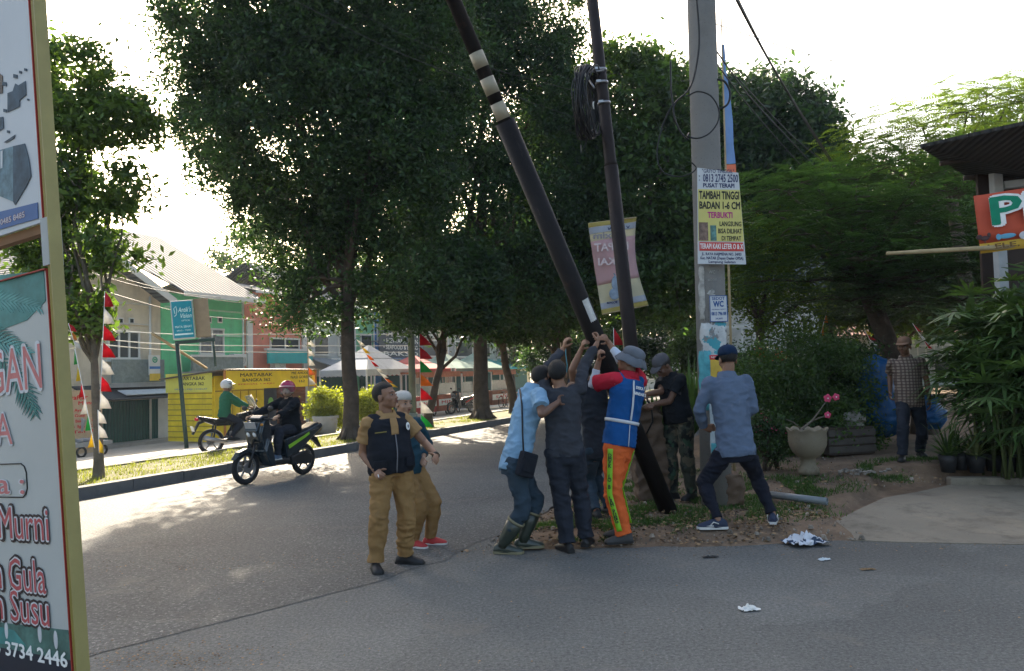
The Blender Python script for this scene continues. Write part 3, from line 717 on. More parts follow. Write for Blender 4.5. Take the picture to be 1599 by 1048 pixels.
# --- red food carts under the tents
def cart(px, n, label, c1, words, L_=1.9, wm=None, hgt=2.0):
    p = RN(px, n); t_ = thing('food_cart', label, 'food cart', mat=frame(p, (U.x, U.y, 0)), group='food carts under the canopies')
    b = MB(); b.box((0, 0, .62), (L_, .8, .78), bev=.02); bd_ = b.build('body', c1, t_)
    b = MB(); b.box((0, .02, hgt+.08), (L_+.3, 1.1, .08)); b.prism([(-L_/2-.15, hgt-.14), (L_/2+.15, hgt-.14), (L_/2+.15, hgt+.04), (-L_/2-.15, hgt+.04)], -.56, -.53); rf_ = b.build('roof', wm or M('orange_paint', (.36, .12, .06), .6, .3, 3), t_)
    for x_ in (-L_/2+.05, L_/2-.05):
        for y_ in (-.36, .36):
            b = MB(); b.box((x_, y_, 1.5), (.05, .05, hgt-1.0)); b.build('post', white_m, t_)
    b = MB(); b.box((0, -.36, 1.3), (L_-.12, .015, .55)); b.build('glass_case', M('shop_glass', (.25, .28, .28), .1, spec=.8), t_)
    b = MB(); 
    for x_ in (-L_/2+.3, L_/2-.3): b.torus((x_, 0, .2), .16, .035, n=18, m=6)
    b.build('wheel', blk, t_)
    b = MB(); b.box((0, -.412, .65), (L_-.1, .02, .3)); b.build('panel', whl, bd_)
    text(bd_, words, .2, (0, -.425, .65), redl, width=L_*.7, bold=.01)
    return t_
red_m = M('red_paint', (.4, .035, .035), .5, .2, 3)
cart(654, 7.9, 'red food cart standing behind the colourful pennants', red_m, 'RINDU')
cart(688, 7.9, 'orange striped cart beside the parked scooter', M('orange_red', (.38, .11, .06), .6, .3, 3), 'MINI')
cart(724, 8.2, 'white and red cart behind the parked scooter', white_m, 'SUSU')
cart(775, 7.6, 'brown and orange stall counter to the right of the second trunk', M('brown_orange', (.25, .09, .05), .6, .3, 3), 'SATE', 2.8)
# --- menu board leaning by the cream house
q = RN(127, 12.0)
bd = thing('menu_board', 'tall beige menu board printed in red leaning at the shop front', 'sign', mat=frame(q, (U.x, U.y, 0)))
b = MB(); b.box((0, 0, 1.05), (1.45, .05, 2.0)); b.build('board', M('beige_board', (.52, .38, .25), .7), bd)
text(bd, 'Daftar', .2, (-.15, -.027, 1.82), redl, width=.7, bold=.02); text(bd, 'Menu', .16, (.15, -.027, 1.64), redl, width=.55, bold=.02)
for i in range(5):
    text(bd, ('Soto Ayam', 'Nasi Gulai', 'Ayam Bakar', 'Sop Iga', 'Es Teh')[i], .13, (-.25, -.027, 1.42-i*.17), redl, width=.72, bold=.02)
    text(bd, ('15', '18', '16', '20', '5')[i], .12, (.45, -.027, 1.42-i*.17), redl, width=.25, bold=.02)
b = MB(); b.box((0, .3, .6), (.06, .5, 1.3), Matrix.Rotation(.4, 3, 'X')); b.build('prop', grey_r, bd)
q = RN(133, 10.6); ct = thing('hand_cart', 'low grey rubble cart with small wheels below the menu board', 'cart', mat=frame(q, (U.x, U.y, 0)))
b = MB(); b.box((0, 0, .38), (1.3, .7, .12)); b.build('tray', grey_r, ct)
b = MB()
for i in range(14): b.ell((random.uniform(-.5, .5), random.uniform(-.25, .25), .48), (random.uniform(.08, .14), .1, .07), nu=7, nv=5)
b.build('load', M('ash_grey', (.2, .2, .2), .9), ct)
for x_ in (-.35, .35): b = MB(); b.torus((x_, -.3, .17), .14, .035, n=18, m=6); b.build('wheel', blk, ct)
# --- blue optician sign on a post, brown box behind
q = RN(291, 7.6); H_ = FN(288, 532, 7.6).z-q.z; 
bs = thing('shop_signpost', 'turquoise light box sign with white script on a thin dark post', 'sign', mat=frame(q, (.93, .36, 0), (-.085, 0, 1), True))
b = MB(); b.tube([(0, 0, 0), (0, 0, H_)], .06, 10); b.build('post', steel_dk, bs)
b = MB(); b.box((.5, 0, H_-.04), (1.1, .1, .1)); b.tube([(1.0, 0, H_), (1.0, 0, H_-.85)], .035, 8); b.build('frame', steel_dk, bs)
hb = 1.15; wb = .62
b = MB(); b.box((.22, -.1, H_+.04+hb/2), (wb, .14, hb), bev=.02); bb = b.build('light_box', M('silver_trim', (.45, .5, .52), .4), bs)
b = MB(); b.box((.22, -.178, H_+.04+hb/2), (wb-.07, .01, hb-.07)); b.build('face', M('sign_teal', (.0, .26, .38), .5), bb)
b = MB(); b.box((.75, .12, H_+.08+hb/2), (.42, .3, hb)); b.build('rear_box', M('brown_box', (.3, .24, .17), .8), bs)
cyl_ = M('pale_cyan_lettering', (.6, .85, .88), .5)
text(bb, 'Antik\'s', .2, (.28, -.186, H_+.9), cyl_, width=.36, shear=.35, bold=.01); text(bb, 'Vision', .19, (.3, -.186, H_+.72), cyl_, width=.3, shear=.35, bold=.01)
text(bb, 'OPTICAL', .07, (.3, -.186, H_+.58), cyl_, width=.24)
text(bb, 'MATA SEHAT', .09, (.22, -.186, H_+.4), cyl_, width=.46, bold=.01); text(bb, '0812 - 7200', .06, (.22, -.186, H_+.29), cyl_, width=.38)
b = MB(); b.box((.22, -.186, H_+.18), (.5, .01, .045)); b.tube([(.02, -.186, H_+.8), (-.0, -.186, H_+.95), (.06, -.186, H_+1.02), (.08, -.186, H_+.9), (.05, -.186, H_+.76), (0, -.186, H_+.72)], .012, 6); b.build('flourish', cyl_, bb)
# --- far background buildings at the right end of the road
def far_block(px, d, w_, dp, h_, label, mat, roofm, rot=0.2, z=-.2, cat='building'):
    p = P(px, 560, d); p.z = z
    r_ = thing('building', label, cat, loc=p, rz=rot)
    wallbox(r_, -w_/2, w_/2, 0, h_, mat, y0=0, y1=dp); slopes(r_, -w_/2-.3, w_/2+.3, h_, h_+1.6, dp, roofm, over=.5)
    nw = max(2, int(w_/2.2))
    for f in range(max(1, int(h_/3))):
        for i in range(nw):
            x_ = -w_/2+(i+.5)*w_/nw; b = MB(); b.box((x_, -.03, 1.6+f*2.9), (1.2, .1, 1.3)); q = b.build('window', white_m, r_)
            b = MB(); b.box((x_, -.09, 1.6+f*2.9), (1.05, .03, 1.15)); b.build('pane', glass_m, q)
    b = MB(); b.box((0, -.35, h_/2+.2), (w_, .5, .12)); 
    for i in range(int(w_/.4)): b.box((-w_/2+.2+i*.4, -.55, h_/2+.6), (.05, .05, .75))
    b.box((0, -.55, h_/2+1.0), (w_, .08, .08)); b.build('railing', white_m, r_)
    return r_
far_block(1196, 26, 3.4, 5, 4.4, 'white two storey house with a railed balcony behind the forked tree', M('white_render', (.62, .6, .56), .8), roof_grey, -.36)
far_block(1085, 62, 9, 8, 3.0, 'pale far building glimpsed between the trees behind the concrete pole', M('offwhite_render'), roof_grey, .15)
far_block(1320, 48, 13, 8, 3.2, 'low far shop seen over the bushes', grey_r, roof_grey, -.2)
far_block(1440, 42, 9, 8, 3.4, 'low pale house farthest right behind the standing man', M('offwhite_render'), roof_tile, -.3)

# ================================================================== TREES AND PLANTS
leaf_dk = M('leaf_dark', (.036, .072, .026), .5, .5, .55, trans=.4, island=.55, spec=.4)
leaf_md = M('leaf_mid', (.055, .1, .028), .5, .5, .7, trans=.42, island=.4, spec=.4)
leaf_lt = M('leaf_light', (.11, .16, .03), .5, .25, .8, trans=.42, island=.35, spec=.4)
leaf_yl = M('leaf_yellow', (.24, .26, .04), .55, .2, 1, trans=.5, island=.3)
bark_m = M('bark', (.085, .065, .05), .95, .35, 5, 1.0)
bark_lt = M('bark_pale', (.13, .11, .085), .95, .35, 5, 1.0)
def unit(v): return v/np.maximum(1e-9, np.linalg.norm(v, axis=1, keepdims=True))
def leaf_quads(cen, L, ar=.42, up=.5, droop=.25, rs=RS):
    n = len(cen); nrm = unit(rs.normal(size=(n, 3))+np.array([0, 0, up*2])); t = unit(np.cross(nrm, rs.normal(size=(n, 3))))
    t[:, 2] -= droop; t = unit(t); bt = unit(np.cross(nrm, t)); l = (L*rs.uniform(.6, 1.25, n))[:, None]; w_ = l*ar
    v = np.empty((n, 4, 3)); v[:, 0] = cen-t*l*.5; v[:, 1] = cen+bt*w_*.5-t*l*.05; v[:, 2] = cen+t*l*.5-nrm*l*.06; v[:, 3] = cen-bt*w_*.5-t*l*.05
    return v.reshape(-1, 3)
def sample_ell(els, n, shell=.55):
    wts = np.array([e[3]*e[4]*e[5]*(e[6] if len(e) > 6 else 1) for e in els]); idx = RS.choice(len(els), n, p=wts/wts.sum())
    u = unit(RS.normal(size=(n, 3))); r = RS.uniform(0, 1, n)**(1/3.)*(1-shell)+shell*RS.uniform(.75, 1.0, n)
    E = np.array([e[:6] for e in els])[idx]
    return E[:, :3]+u*r[:, None]*E[:, 3:6]
def limb(b, p0, p1, r0, r1, wob=.12, n=6):
    p0, p1 = Vector(p0), Vector(p1); L = (p1-p0).length; pts = []; rs = []
    for i in range(n+1):
        t = i/n; q = p0.lerp(p1, t)
        if 0 < i < n: q += Vector((random.gauss(0, 1), random.gauss(0, 1), random.gauss(0, .4)))*wob*L*.25
        q.z += math.sin(t*math.pi)*L*.05; pts.append(q); rs.append(r0+(r1-r0)*t)
    b.tube(pts, rs, 7); return pts
def tree(name, label, base, tr, th, els, clumps, per, L, cr, mat, bark=None, group=None, flat=.8, up=.5, ar=.42, shell=.55, lean=(0, 0), limbs=10, roots=False, cat='tree', sparse=1.0):
    base = Vector(base); root = thing(name, label, cat, loc=base, group=group)
    b = MB(); top = Vector((lean[0], lean[1], th)); pts = [Vector((0, 0, -.15)), Vector((0, 0, .05)), Vector((0, 0, .35))]
    rs = [tr*1.5, tr*1.25, tr*1.02]
    for i in range(1, 7):
        t = i/6; pts.append(Vector((top.x*t+random.gauss(0, tr*.09), top.y*t+random.gauss(0, tr*.09), .35+(th-.35)*t))); rs.append(tr*(1-.35*t))
    b.tube(pts, rs, 14)
    if roots:
        for k in range(5):
            a = k*1.256+.4; b.tube([(math.cos(a)*tr*.5, math.sin(a)*tr*.5, .35), (math.cos(a)*tr*1.3, math.sin(a)*tr*1.3, .08), (math.cos(a)*tr*2.2, math.sin(a)*tr*2.2, -.05)], [tr*.5, tr*.32, tr*.1], 6)
    E = [(e[0]-base.x, e[1]-base.y, e[2]-base.z)+tuple(e[3:]) for e in els]
    C = sample_ell(E, clumps, shell)
    zmax = max(e[2]+e[5] for e in E)
    for k in range(limbs):
        c = C[RS.randint(len(C))]; f = random.uniform(.72, 1.0)
        sp = pts[3+int(f*5.0) if f < 1 else 8]
        q = limb(b, sp, Vector(c)*.95, tr*.42, tr*.07)
        for j in range(3):
            c2 = C[np.argsort(((C-np.array(q[3+j]))**2).sum(1))[RS.randint(12)]]; limb(b, q[3+j], Vector(c2), tr*.2, tr*.04, n=3)
    c = Vector((0, 0, 0))
    for e in E[:1]: limb(b, top, (e[0], e[1], e[2]+e[5]*.6), tr*.62, tr*.1, .06)
    b.build('trunk', bark or bark_m, root)
    k = len(C)*per; ci = np.repeat(np.arange(len(C)), per); sz = cr*RS.uniform(.55, 1.35, len(C))
    off = RS.normal(size=(k, 3))*.5; off *= sz[ci][:, None]; off[:, 2] *= flat
    cen = C[ci]+off
    mesh_np('crown', leaf_quads(cen, L, ar, up), None, 4, mat, parent=root)
    return root
def E_(px, py, d, rx, ry, rz, wt=1):    # a lobe of a crown: seen at that pixel, d metres away; radii in metres
    p = P(px, py, d); return (p.x, p.y, p.z, rx, ry, rz, wt)
G1 = 'tall street trees on the verge'
t1 = RN(547, .95); d1 = t1.y
tree('street_tree', 'largest dense tree with its dark trunk on the verge right behind the scooter', t1, .2, 4.6,
     [E_(480, 190, d1, 3.2, 3.0, 3.0), E_(400, 60, d1, 2.3, 2.4, 2.4), E_(520, 10, d1-.5, 3.0, 2.6, 2.2), E_(600, 250, d1, 2.2, 2.3, 2.6), E_(460, 345, d1+.3, 1.7, 1.0, 1.5, 1.6), E_(580, 415, d1, 2.0, 1.6, 1.0),
      E_(440, 450, d1+.2, 1.1, .8, .7, 1.8), E_(500, 490, d1+.1, 1.1, .9, .4, 2.0), E_(640, 460, d1+.5, 1.4, 1.2, .9, 1.5), E_(480, -130, d1, 2.8, 2.6, 2), E_(275, 150, d1, .75, .8, .5, 1.6), E_(620, 100, d1+.5, 2.2, 2.3, 2.4), E_(345, 215, d1+.2, .8, .8, 1.3)],
     1550, 160, .145, .50, leaf_dk, group=G1, roots=True, limbs=12)
t2 = RN(752, 1.0); d2 = t2.y
tree('street_tree', 'tall tree with flared root base, second along the verge', t2, .27, 5, 
     [E_(760, 150, d2, 3.2, 3, 3.2), E_(700, 60, d2, 3, 3, 3), E_(800, 30, d2, 2.6, 2.6, 2.6), E_(760, 330, d2, 3.2, 3, 2.4), E_(690, 430, d2, 2.4, 2.2, 1.4), E_(830, 440, d2, 1.8, 2, 1.6), E_(770, -110, d2, 2.8, 2.8, 2.2), E_(850, 230, d2+1, 1.5, 2, 2.6), E_(640, 260, d2+1, 2, 2, 3)],
     1050, 150, .175, .66, leaf_dk, group=G1, roots=True, limbs=10)
for (px, n_, lab, els) in (
    (668, 1.2, 'small slim tree with a forked stem between the lamp post and the second big tree', [(700, 440, 0, 1.8, 1.6, 1.3), (650, 470, 0, 1.1, 1.1, .8), (735, 490, 0, .9, .9, .6)]),):
    t_ = RN(px, n_); dd = t_.y
    tree('small_tree', lab, t_, .13, 2.3, [E_(a, c, dd, *e) for a, c, _, *e in els], 330, 90, .2, .5, leaf_dk, group='smaller trees under the big crowns', lean=(.5, .2), limbs=5)
for (px, n_, d_off, lab) in ((802, 1.2, 0, 'bent small tree in front of the bicycles'), (852, 1.2, 0, 'crooked small tree left of the raised pole workers')):
    t_ = RN(px, n_); dd = t_.y
    tree('small_tree', lab, t_, .17, 3.2, [E_(px-10, 480, dd, 2.0, 1.8, 1.5), E_(px+5, 400, dd, 2.2, 2, 2)], 380, 90, .24, .6, leaf_dk, group='smaller trees under the big crowns', lean=(-.5 if px < 820 else .7, .2), limbs=8)
G2 = 'trees along the far stretch of the road'
def far_tree(px, d, lab, els, clumps=260, per=80, L=.26, cr=.8, mat=None, tr=.28, th=5, lean=(0, 0), base_px=None, gr=G2, **k):
    p = P(px, 600, d); p.z = max(-.4, gz(p.x, p.y)) if p.x < 12 else .2
    return tree('broad_tree', lab, p, tr, th, [E_(a, c, d+o, *e) for a, c, o, *e in els], int(clumps*1.7), per, L*1.2, cr, mat or leaf_md, group=gr, lean=lean, **k)
far_tree(985, 27, 'leafy tree rising behind the thin pole and the cable coil', [(970, 180, 0, 2.4, 2.4, 2.6), (1010, 300, 0, 2.8, 2.6, 2.6), (940, 380, 1, 2.4, 2.4, 2.2), (1030, 440, 0, 2.6, 2.4, 1.3), (1050, 190, 1, 1.9, 2, 2.2)], 420, 90, .22, .6)
far_tree(1180, 31, 'dark dome shaped tree right of the concrete pole', [(1190, 260, 0, 3.6, 3.4, 3.6), (1110, 300, 0, 3, 3, 4), (1240, 290, 1, 2.2, 2.4, 2.6), (1090, 190, 1, 2.2, 2.2, 2.2), (1190, 180, 0, 2.4, 2.4, 1.6), (1130, 420, 0, 2.6, 2.4, 2)], 460, 90, .26, .75, mat=leaf_dk)
far_tree(885, 34, 'tree filling the gap left of the thin pole', [(880, 330, 0, 2.4, 2.4, 4), (900, 450, 0, 2.6, 2.4, 1.8), (880, 200, 0, 2.0, 2.2, 2.6)], 260, 80)
far_tree(950, 46, 'distant tree behind the banner', [(950, 470, 0, 4, 3, 2.2), (1000, 400, 0, 4, 3, 3)], 240, 80, .34, 1.0)
far_tree(1070, 44, 'distant tree behind the concrete pole foot', [(1070, 480, 0, 3, 3, 1.6), (1050, 400, 0, 4, 3, 3)], 200, 80, .34, 1.0)
far_tree(1300, 36, 'far tree with a dark trunk over the right bushes', [(1300, 420, 0, 4, 3, 2.4), (1350, 350, 0, 4, 3, 2.8), (1260, 470, 0, 2.4, 2.4, 1.4)], 330, 80, .3, .9, tr=.25, th=3.5)
far_tree(1372, 34, 'far tree just left of the standing man', [(1380, 440, 0, 3.4, 3, 2.0), (1430, 380, 0, 4, 3, 2.6)], 280, 80, .3, .9, tr=.25, th=3.2)
far_tree(1398, 38, 'slender far tree behind the head of the standing man', [(1450, 440, 0, 4, 3, 2.4)], 200, 80, .3, .9, tr=.2, th=3.2)
far_tree(1530, 30, 'far tree behind the palm clump', [(1530, 380, 0, 5, 3, 3.4), (1600, 300, 0, 5, 3, 3)], 320, 80, .3, .9, th=4)
# forked tree behind the bush, sunlit leaves
p = P(1184, 600, 17); p.z = .1
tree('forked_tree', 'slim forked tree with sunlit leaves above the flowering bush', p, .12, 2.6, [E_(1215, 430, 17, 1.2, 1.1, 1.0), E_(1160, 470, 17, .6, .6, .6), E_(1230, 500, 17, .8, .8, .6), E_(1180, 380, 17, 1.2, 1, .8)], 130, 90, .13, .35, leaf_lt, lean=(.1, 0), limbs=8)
# left sapling with big leaves
t_ = RN(154, 1.0); dd = t_.y
tree('verge_sapling', 'slender young tree with large glossy leaves next to the left signboard', t_, .075, 2.6,
     [E_(110, 130, dd, .75, .9, .75), E_(165, 185, dd, .85, .8, .5, 1.3), E_(205, 175, dd, .5, .5, .25, 1.2), E_(150, 290, dd, .75, .8, .55), E_(80, 250, dd, .6, .8, 1.3), E_(120, 385, dd, .8, .7, .45), E_(190, 400, dd, .4, .5, .22, 1.2), E_(125, 460, dd, .7, .6, .45), E_(95, 500, dd, .45, .5, .3), E_(165, 505, dd, .4, .4, .28, 1.2), E_(80, 430, dd, .5, .5, .5), E_(60, 350, dd, .5, .7, .8), E_(195, 290, dd, .35, .4, .35)],
     330, 54, .16, .28, M('leaf_sapling', (.075, .125, .03), .45, .4, .8, trans=.5, island=.45, spec=.45), ar=.4, bark=bark_lt, lean=(-.1, 0), limbs=14, up=.3)
t_ = RN(200, 2.0, 600)
# trees behind the houses
def back_tree(px, py, d, rx, rz, lab, mat, zb=-.8, cl=160, L=.3):
    p = P(px, 560, d); p.z = zb
    q = P(px, py, d); return tree('garden_tree', lab, p, .22, max(2, q.z-zb-rz*.5), [(q.x, q.y, q.z, rx, rx, rz)], cl, 80, L, .8, mat, group='trees among and behind the houses')
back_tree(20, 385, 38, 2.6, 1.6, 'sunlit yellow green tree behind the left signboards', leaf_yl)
back_tree(85, 400, 44, 3.4, 2.4, 'tree between the signboard and the corrugated roof', leaf_lt)
back_tree(440, 410, 50, 4.5, 3.4, 'tree behind the salmon house', leaf_md)
back_tree(610, 460, 62, 5, 5, 'tree behind the blue shop', leaf_md, L=.4)
back_tree(800, 500, 64, 7, 5, 'tree at the far end of the stall row', leaf_md, L=.4)
# feathery canopy tree at the right (layered pinnate leaves)
def feathery(name, label, base, tr, th, layers, n_frond, fl, mat, lean=(0, 0), group=None):
    base = Vector(base); root = thing(name, label, 'tree', loc=base, group=group); b = MB()
    pts = [Vector((0, 0, -.2)), Vector((0, 0, .4)), Vector((lean[0]*.5, lean[1]*.5, th*.5)), Vector((lean[0], lean[1], th))]
    b.tube(pts, [tr*1.3, tr, tr*.85, tr*.7], 12)
    co = []
    for (x, y, z, rx, ry, rz, wt) in layers:
        c = Vector((x, y, z))-base; q = limb(b, pts[-1], c, tr*.3, tr*.08, .1)
        for k in range(5):
            a = random.uniform(0, 6.28); e = c+Vector((math.cos(a)*rx*.8, math.sin(a)*ry*.8, 0)); limb(b, c, e, tr*.07, tr*.02, n=4)
        n = int(n_frond*wt*rx*ry)
        th_ = RS.uniform(0, 2*np.pi, n); r = np.sqrt(RS.uniform(0, 1, n)); cx = c.x+np.cos(th_)*r*rx; cy = c.y+np.sin(th_)*r*ry
        cz = c.z+rz*(1-r*r)*.8+RS.normal(size=n)*(rz*.35+.05)
        az = th_+RS.normal(size=n)*.7; fl_ = fl*RS.uniform(.6, 1.2, n); dr = RS.uniform(-.2, .65, n)
        m = 9
        for j in range(m):
            t = (j+.5)/m; px = cx+np.cos(az)*fl_*t; py = cy+np.sin(az)*fl_*t; pz = cz-dr*fl_*t*t
            for sgn in (-1, 1):
                ll = fl_*.26*math.sin(math.pi*(.15+.8*t)); ex = -np.sin(az)*sgn; ey = np.cos(az)*sgn
                A = np.stack([px, py, pz], 1); D = np.stack([ex*ll+np.cos(az)*ll*.3, ey*ll+np.sin(az)*ll*.3, -ll*.25+0*ll], 1)
                W = np.stack([np.cos(az)*fl_/m*.42, np.sin(az)*fl_/m*.42, 0*ll], 1)
                co.append(np.stack([A, A+D*.5+W, A+D, A+D*.5-W], 1).reshape(-1, 3))
    b.build('trunk', bark_m, root)
    mesh_np('crown', np.concatenate(co), None, 4, mat, parent=root); return root
leaf_f = M('leaf_feather', (.052, .100, .036), .5, .4, .8, trans=.4, island=.35, spec=.4)
lay = []
random.seed(21)
for (px, py, d, rx, ry, rz, wt) in ((1230, 300, 15, 1.2, 1.3, .25, 1), (1290, 330, 14, 1.4, 1.5, .3, 1), (1220, 370, 13.5, 1.1, 1.3, .25, 1), (1340, 280, 15.5, 1.5, 1.5, .3, 1), (1400, 330, 14, 1.5, 1.5, .3, 1),
    (1300, 400, 13.5, 1.4, 1.4, .3, 1), (1380, 410, 13, 1.4, 1.4, .3, 1), (1250, 440, 14.5, 1.3, 1.4, .3, .9), (1460, 370, 13.5, 1.4, 1.5, .3, 1), (1480, 300, 15, 1.5, 1.5, .3, 1), (1440, 440, 13, 1.3, 1.3, .3, 1), (1330, 470, 14, 1.5, 1.4, .3, .9),
    (1540, 420, 13, 1.4, 1.4, .4, 1), (1200, 330, 15.5, .7, .9, .2, 1), (1330, 350, 15, 1.5, 1.5, .3, 1), (1430, 280, 16, 1.6, 1.5, .3, 1), (1400, 480, 14.5, 1.5, 1.4, .3, .9), (1500, 470, 13.5, 1.4, 1.4, .3, 1), (1270, 290, 16, 1.2, 1.2, .3, 1)):
    lay.append(E_(px, py, d, rx, ry, rz, wt))
p = P(1440, 600, 14.5); p.z = .3
feathery('flame_tree', 'wide tree with feathery layered foliage spreading over the right bushes', p, .22, 2.9, lay, 95, .5, leaf_f, lean=(-1.0, 0))
lay = []
for (px, py, d, rx, ry, rz, wt) in ((1370, 215, 19, 1.3, 1.4, .3, .8), (1440, 195, 19, 1.4, 1.4, .4, 1), (1510, 175, 18.5, 1.4, 1.4, .4, 1), (1570, 165, 19, 1.4, 1.4, .4, 1), (1480, 235, 18, 1.5, 1.4, .4, 1), (1400, 250, 18.5, 1.4, 1.4, .4, 1), (1590, 215, 18, 1.3, 1.3, .4, 1), (1660, 170, 18.5, 1.4, 1.4, .5, 1), (1345, 250, 19, .8, 1, .2, .6), (1540, 150, 20, 1, 1, .3, .7)):
    lay.append(E_(px, py, d, rx, ry, rz, wt))
p = P(1540, 600, 19); p.z = .4
feathery('light_tree', 'pale yellow green tree lit from behind above the dark shed roof', p, .2, 5.2, lay, 85, .5, M('leaf_feather_light', (.12, .17, .04), .5, .2, .8, trans=.5, island=.3), lean=(-.6, 0))
# ------------------------------------------------------------------ shrubs
def shrub(name, label, base, els, clumps, per, L, cr, mat, cat='bush', ar=.45, stems=6, flowers=None, group=None, up=.4):
    base = Vector(base); root = thing(name, label, cat, loc=base, group=group)
    E = [(e[0]-base.x, e[1]-base.y, e[2]-base.z)+tuple(e[3:]) for e in els]; C = sample_ell(E, clumps, .6)
    C = C[C[:, 2] > .02]; ci = np.repeat(np.arange(len(C)), per); off = RS.normal(size=(len(ci), 3))*.5*cr*RS.uniform(.6, 1.3, len(C))[ci][:, None]
    b = MB()
    for k in range(stems): limb(b, (random.gauss(0, .06), random.gauss(0, .06), -.03), Vector(C[RS.randint(len(C))]), .022, .006)
    b.build('stem', bark_m, root)
    mesh_np('foliage', leaf_quads(C[ci]+off, L, ar, up), None, 4, mat, parent=root)
    if flowers:
        mt, k, sz, zmin = flowers; S_ = C[C[:, 2] > zmin*C[:, 2].max()]; cc = S_[RS.randint(len(S_), size=k)]; ci = np.repeat(cc, 14, 0)+RS.normal(size=(k*14, 3))*sz*1.4
        mesh_np('blossom', leaf_quads(ci, sz, .8), None, 4, mt, parent=root)
    return root
def Gd(px, d): p = P(px, 600, d); p.z = gz(p.x, p.y); return p
pinkm = M('pink_petal', (.75, .1, .22), .6, .15, 4, trans=.35); oram = M('coral_petal', (.7, .16, .07), .6, .15, 4, trans=.35)
q = Gd(1250, 12.2)
shrub('flowering_bush', 'big green bush with a few coral blossoms behind the stone flower pot', q,
      [E_(1200, 620, 12, .85, .8, .8), E_(1285, 600, 12.2, .85, .8, .75), E_(1240, 660, 11.8, 1.0, .7, .5), E_(1230, 560, 12.4, .6, .6, .4), E_(1320, 660, 12.3, .6, .6, .6)], 400, 95, .062, .24, leaf_md, flowers=(oram, 5, .035, .8))
q = Gd(1315, 13)
shrub('dark_bush', 'dark rounded bush touching the blue tarpaulin', q, [E_(1318, 590, 13, .6, .7, .6), E_(1312, 650, 12.8, .6, .7, .6)], 200, 90, .07, .26, leaf_dk)
q = Gd(1170, 14)
shrub('dark_bush', 'low bush at the left behind the man in the blue jacket', q, [E_(1175, 640, 13.5, .8, .7, .5), E_(1160, 590, 15, .8, .7, .6)], 160, 90, .07, .26, leaf_dk)
for px, d, lab in ((860, 40, 'dark roadside shrubs behind the raised hands, left'), (925, 42, 'dark roadside shrubs below the pink banner'), (1000, 40, 'dark roadside shrubs below the thin pole'), (1075, 38, 'dark roadside shrubs left of the concrete pole')):
    q = Gd(px, d); shrub('roadside_shrub', lab, q, [E_(px, 560, d, 1.5, 1, .9), E_(px+12, 535, d, 1.2, 1, .8)], 110, 60, .2, .5, leaf_md if px % 2 else leaf_dk, group='shrubs along the far road')
q = Gd(1196, 10.4)
shrub('desert_rose', 'dark potted shrub with pink flowers at the elbow of the blue jacket man', q, [E_(1205, 690, 10.3, .26, .25, .26), E_(1190, 660, 10.4, .2, .2, .15)], 55, 60, .05, .13, leaf_dk, cat='plant', flowers=(pinkm, 6, .026, .55))
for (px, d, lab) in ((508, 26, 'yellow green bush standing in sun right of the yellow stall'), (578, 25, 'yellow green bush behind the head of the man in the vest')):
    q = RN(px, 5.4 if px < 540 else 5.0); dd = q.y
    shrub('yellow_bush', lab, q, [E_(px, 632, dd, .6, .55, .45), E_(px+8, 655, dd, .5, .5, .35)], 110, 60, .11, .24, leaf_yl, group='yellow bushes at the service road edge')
q = RN(508, 5.1); b = MB(); r_ = thing('planter_tub', 'grey concrete planter tub under the yellow bush', 'planter', loc=q)
b.loft([[Vector((math.cos(a)*rr, math.sin(a)*rr, z)) for a in [6.283*k/18 for k in range(18)]] for rr, z in ((.3, 0), (.36, .3), (.42, .55), (.42, .6), (.37, .6), (.35, .5))]); b.build('tub', grey_r, r_)
def blade_plant(name, label, base, n, L, wd, mat, cat='plant', arch=.5, tilt=(.3, 1.2), group=None, seg=5, zb=0, parent=None):
    """rosette of strap leaves"""
    root = parent or thing(name, label, cat, loc=base, group=group); co = []
    for i in range(n):
        a = random.uniform(0, 6.28); e = random.uniform(*tilt); l = L*random.uniform(.6, 1.1); p = Vector((0, 0, zb)); d_ = Vector((math.cos(a)*math.cos(e), math.sin(a)*math.cos(e), math.sin(e)))
        sd = Vector((-math.sin(a), math.cos(a), 0)); prev = None
        for j in range(seg+1):
            t = j/seg; w_ = wd*math.sin(math.pi*min(1, .18+.82*t))*(1 if t < 1 else 0)+.001; cur = (p-sd*w_, p+sd*w_)
            if prev: co += [prev[0], prev[1], cur[1], cur[0]]
            prev = cur; p = p+d_*l/seg; d_ = (d_-Vector((0, 0, arch/seg))).normalized()
    mesh_np('foliage', co, None, 4, mat, parent=root); return root
q = Gd(1078, 11.5)
blade_plant('spiky_agave', 'tall spiky plant with sword leaves left of the concrete pole', q, 46, 1.25, .035, leaf_md, arch=.12, tilt=(.8, 1.5), zb=.45)
for px, lab in ((1030, 'spiky plant low behind the man in camouflage trousers'), (1105, 'spiky plant just behind the concrete pole')):
    q = Gd(px, 12.6); blade_plant('spiky_agave', lab, q, 34, 1.0, .035, leaf_md, arch=.15, tilt=(.5, 1.5), zb=.3)
q = RN(492, 5.2); blade_plant('dry_agave', 'pale dry agave at the foot of the yellow stall', q, 30, .5, .03, M('dry_leaf', (.3, .24, .12), .8, .3, 4, island=.3), tilt=(.1, 1.3), arch=.4)
